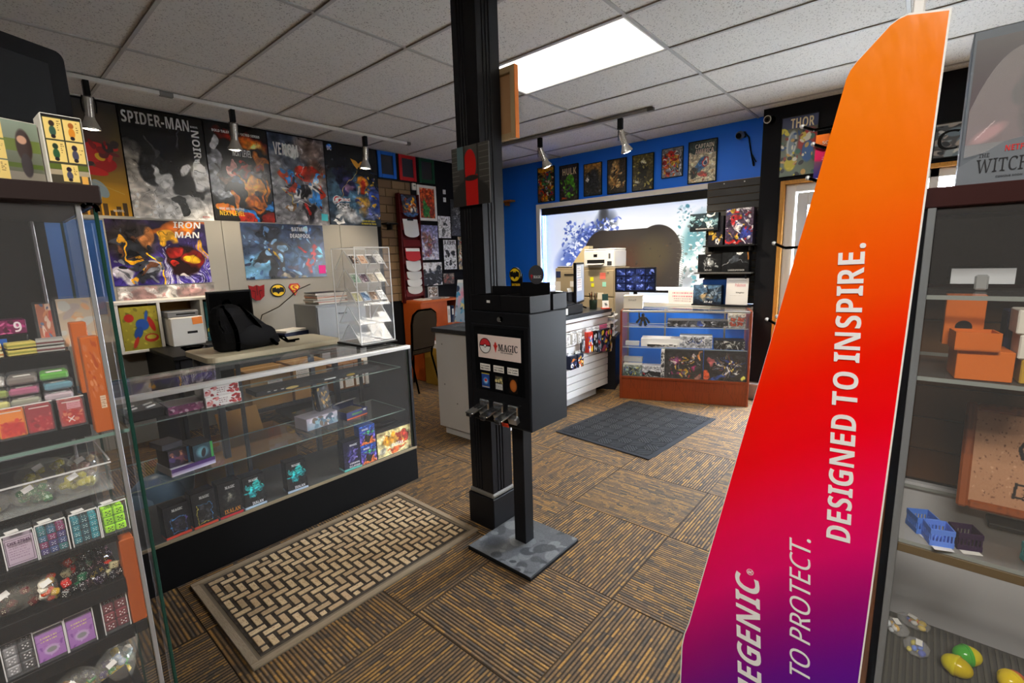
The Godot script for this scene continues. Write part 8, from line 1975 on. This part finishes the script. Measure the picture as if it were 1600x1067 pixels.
func banner() -> void:
	var p := th("shop_sign", "tall glossy orange to purple sign panel with white upright lettering", "sign", Vector3(1.05, 0, 0), -90)
	var o := PackedVector2Array([Vector2(-0.030, 0.03), Vector2(-0.027, 0.64), Vector2(-0.004, 1.846), Vector2(-0.055, 1.8555), Vector2(-0.066, 1.853), Vector2(-0.076, 1.847), Vector2(-0.118, 1.803), Vector2(-0.126, 1.792), Vector2(-0.131, 1.779), Vector2(-0.366, 0.59), Vector2(-0.376, 0.555), Vector2(-0.381, 0.52), Vector2(-0.385, 0.03)])
	var g := Geo.new()
	g.slab(o, -0.008, -0.0008)
	pt(p, "white_board", g.mesh(), mt("ececea", 0.4))
	# the printed face: a gradient from orange through red and magenta to violet
	var im := Image.create(96, 384, false, Image.FORMAT_RGB8)
	var stops := [[0.0, "fa8600"], [0.16, "f97000"], [0.28, "f84800"], [0.36, "f61400"], [0.44, "f80018"], [0.52, "f80050"], [0.60, "e8006c"], [0.68, "a40078"], [0.76, "700692"], [0.86, "4c14a8"], [1.0, "3a14a8"]]
	for y in 384:
		for x in 96:
			var t := y / 383.0 * 1.10 - 0.02 + (x / 95.0 - 0.55) * 0.26 * (0.15 + y / 384.0)
			var c := Color(stops[0][1])
			for k in stops.size() - 1:
				if t >= stops[k][0]:
					c = Color(stops[k][1]).lerp(Color(stops[k + 1][1]), clampf((t - stops[k][0]) / (stops[k + 1][0] - stops[k][0]), 0, 1))
			im.set_pixel(x, y, c)
	var m := StandardMaterial3D.new()
	m.albedo_texture = ImageTexture.create_from_image(im); m.roughness = 0.22; m.texture_repeat = false
	var bump := NoiseTexture2D.new()
	var ns := FastNoiseLite.new()
	ns.seed = 4; ns.frequency = 0.03
	bump.noise = ns; bump.width = 256; bump.height = 256; bump.as_normal_map = true; bump.bump_strength = 1.2
	m.normal_enabled = true; m.normal_texture = bump; m.normal_scale = 0.25
	var inner := PackedVector2Array()
	for q in o: inner.append(Vector2(-0.195, 1.0) + (q - Vector2(-0.195, 1.0)) * Vector2(0.985, 0.9965))
	g = Geo.new()
	g.slab(inner, -0.0008, 0.0)
	pt(p, "printed_face", g.mesh(), m)
	var wh := mt("f2f0f2", 0.35)
	var dk := mt("1c0a1c", 0.4)
	for q in [["DESIGNED TO INSPIRE.", -0.0925, 1.212, 0.57, 0.040, true, 0.0, 92.0], ["DESIGNED TO PROTECT.", -0.128, 0.612, 0.60, 0.038, false, 0.16, 93.5], ["GAMEGENIC", -0.226, 0.570, 0.42, 0.050, true, 0.16, 94.0], ["®", -0.235, 0.790, 0.014, 0.014, false, 0.0, 92.0]]:
		txt(p, "lettering", q[0], wh, Vector3(q[1], q[2], 0.0016), q[3], q[4], Vector3(0, 0, q[7]), q[5], q[6])
	# the stand it is fixed to: a pole, chrome hooks, a small hanging card
	var r := th("hook_stand", "chrome hook stand hidden behind the tall gradient sign", "display stand", Vector3(1.085, 0, -0.10), -90)
	bx(r, "foot", Vector3(0.36, 0.03, 0.05), mt("2a2a2c", 0.4), Vector3(-0.08, 0, 0))
	bx(r, "pole", Vector3(0.03, 1.78, 0.02), mt("3a3a3c", 0.4), Vector3(0, 0.03, 0))
	for q in [[1.50, -0.236], [1.345, -0.24], [1.352, -0.222], [1.715, -0.20], [1.68, -0.18], [1.62, -0.185]]:
		g = Geo.new()
		var x0: float = -0.015 + 0.1 - 0.1
		var x1: float = q[1] + 0.10
		g.tube([Vector3(x0, q[0] - 0.004, 0), Vector3(x1 + 0.02, q[0] - 0.006, 0), Vector3(x1, q[0] + 0.004, 0)], 0.0028)
		g.tube([Vector3(x0, q[0] - 0.012, 0), Vector3(x1 + 0.045, q[0] - 0.011, 0)], 0.0028)
		g.ball(Vector3(x1, q[0] + 0.004, 0), Vector3(0.0042, 0.0042, 0.0042), 8, 6)
		pt(r, "hook", g.mesh(), mt("dcdee0", 0.35, 0.4))
	var a := Art.new(50, 110, "f07a1c", "2c2a86")
	for k in 8: a.e(0.5, 0.38 + 0.02 * k, 0.9, 0.12, 0, "d81c5a", 0.9)
	a.r(0, 0, 1, 0.1, "f07a1c").e(0.5, 0.1, 0.9, 0.14, 0, "f0741c", 0.9).p(0.25, 0.52, 0.95, 2, 0.05, "f0c8d8")
	for k in 4: a.e(0.3, 0.68 + 0.065 * k, 0.05, 0.018, 0, ["f0e8f4", "d8d4f0", "e85a7a", "e8304a"][k], 0.3).r(0.45, 0.67 + 0.065 * k, 0.9, 0.685 + 0.065 * k, "b8a8d8")
	var n := th("hanging_card", "small orange to violet card hanging on the hooks beside the sign", "card", Vector3(1.092, 1.622, -0.152), -90)
	bx(n, "card", Vector3(0.05, 0.078, 0.003), mt("3a2a6a", 0.4), O, O, 0.0)
	print_on(n, "print", 0.05, 0.078, pic(a, 0.3), Vector3(0, 0.039, 0.0021))
	txt(n, "lettering", "SQUARE", mt("f4e4dc", 0.4), Vector3(0.003, 0.062, 0.0028), 0.034, 0.007, O, false)
	var h := th("hanging_tube", "slim white tube hanging from the ceiling above the sign", "tube", Vector3(1.09, 1.81, -0.045))
	bx(h, "tube", Vector3(0.016, CEIL - 1.81, 0.016), mt("e4e2e0", 0.4), O)
	bx(h, "ceiling_plate", Vector3(0.06, 0.006, 0.06), mt("dcdad6", 0.4), Vector3(0, CEIL - 1.816, 0))


func mats_on_floor() -> void:
	rng.seed = 101
	# patterned doormat in front of the glass showcase
	var p := th("door_mat", "tan doormat with raised woven brick pattern before the glass showcase", "mat", Vector3(1.097, 0.0, -2.14))
	var fine := FastNoiseLite.new()
	fine.seed = 3; fine.frequency = 0.2
	var a := Art.new(96, 96, "b09878", "a58c6c").nz(0.06)
	var pads := []
	for c in ["c8ae88", "b89c78", "d0b690", "a88f6e"]:
		var m := pic(Art.new(48, 48, c, c).s(30, 0, 0, 1, 1, 0.12, "b09470 c4aa86 a08464").nz(0.05), 0.9)
		pads.append(m)
	var dark := pic(Art.new(64, 64, "3c342c", "3c342c").nz(0.06), 0.95)
	bx(p, "mat_base", Vector3(1.19, 0.008, 0.75), mt("6e6252", 0.95), O, O, 0.003)
	bx(p, "groove_field", Vector3(1.10, 0.002, 0.66), dark, Vector3(0, 0.0075, 0), O, 0.0)
	var rimm := pic(Art.new(64, 64, "94836c", "8a7a64").nz(0.08), 0.95)
	for s in [-1, 1]:
		bx(p, "rim", Vector3(1.19, 0.005, 0.03), rimm, Vector3(0, 0.007, s * 0.36), O, 0.002)
		bx(p, "rim", Vector3(0.03, 0.005, 0.69), rimm, Vector3(s * 0.58, 0.007, 0), O, 0.002)
	var u := 0.0404
	var gap := 0.0155
	for i in range(-1, 28):
		for j in range(-1, 18):
			var k := posmod(i - j, 4)
			if k != 0 and k != 3: continue
			var x0: float = maxf(-0.545 + i * u, -0.545)
			var z0: float = maxf(-0.323 + j * u, -0.323)
			var x1: float = minf(-0.545 + (i + (2 if k == 0 else 1)) * u, 0.545)
			var z1: float = minf(-0.323 + (j + (1 if k == 0 else 2)) * u, 0.323)
			if x1 - x0 < 0.02 or z1 - z0 < 0.02: continue
			bx(p, "pad", Vector3(snappedf(x1 - x0 - gap, 0.0005), 0.005, snappedf(z1 - z0 - gap, 0.0005)), pads[rng.randi() % 4], Vector3((x0 + x1) / 2, 0.0085, (z0 + z1) / 2), O, 0.0025)
	# dark ribbed mat by the wood showcase
	p = th("floor_mat", "dark grey ribbed mat on the carpet before the wood showcase", "mat", Vector3(3.77, 0.0, -1.825), -4.5)
	var gm := mt("303134", 0.85)
	bx(p, "mat_base", Vector3(1.20, 0.006, 0.90), mt("2a2b2d", 0.85), O, O, 0.002)
	for s in [-1, 1]:
		bx(p, "border", Vector3(1.20, 0.004, 0.035), gm, Vector3(0, 0.005, s * 0.43), O, 0.001)
		bx(p, "border", Vector3(0.035, 0.004, 0.83), gm, Vector3(s * 0.58, 0.005, 0), O, 0.001)
	var g := Geo.new()
	for i in 10:
		for j in 7:
			for k in 6:
				var c := Vector3(-0.508 + 0.113 * i, 0.0075, -0.354 + 0.118 * j)
				var off := -0.047 + 0.0188 * k
				var bs := Basis(Vector3.UP, deg_to_rad(45.0 if (i + j) % 2 else -45.0))
				var ln := 0.145 - absf(off) * 1.9
				g.box(c + bs * Vector3(0, 0, off), Vector3(ln, 0.006, 0.009), 0.0, bs)
	var rb := pt(p, "ribs", g.mesh(), mt("3a3b3e", 0.85))
	rb.set_meta("kind", "stuff")
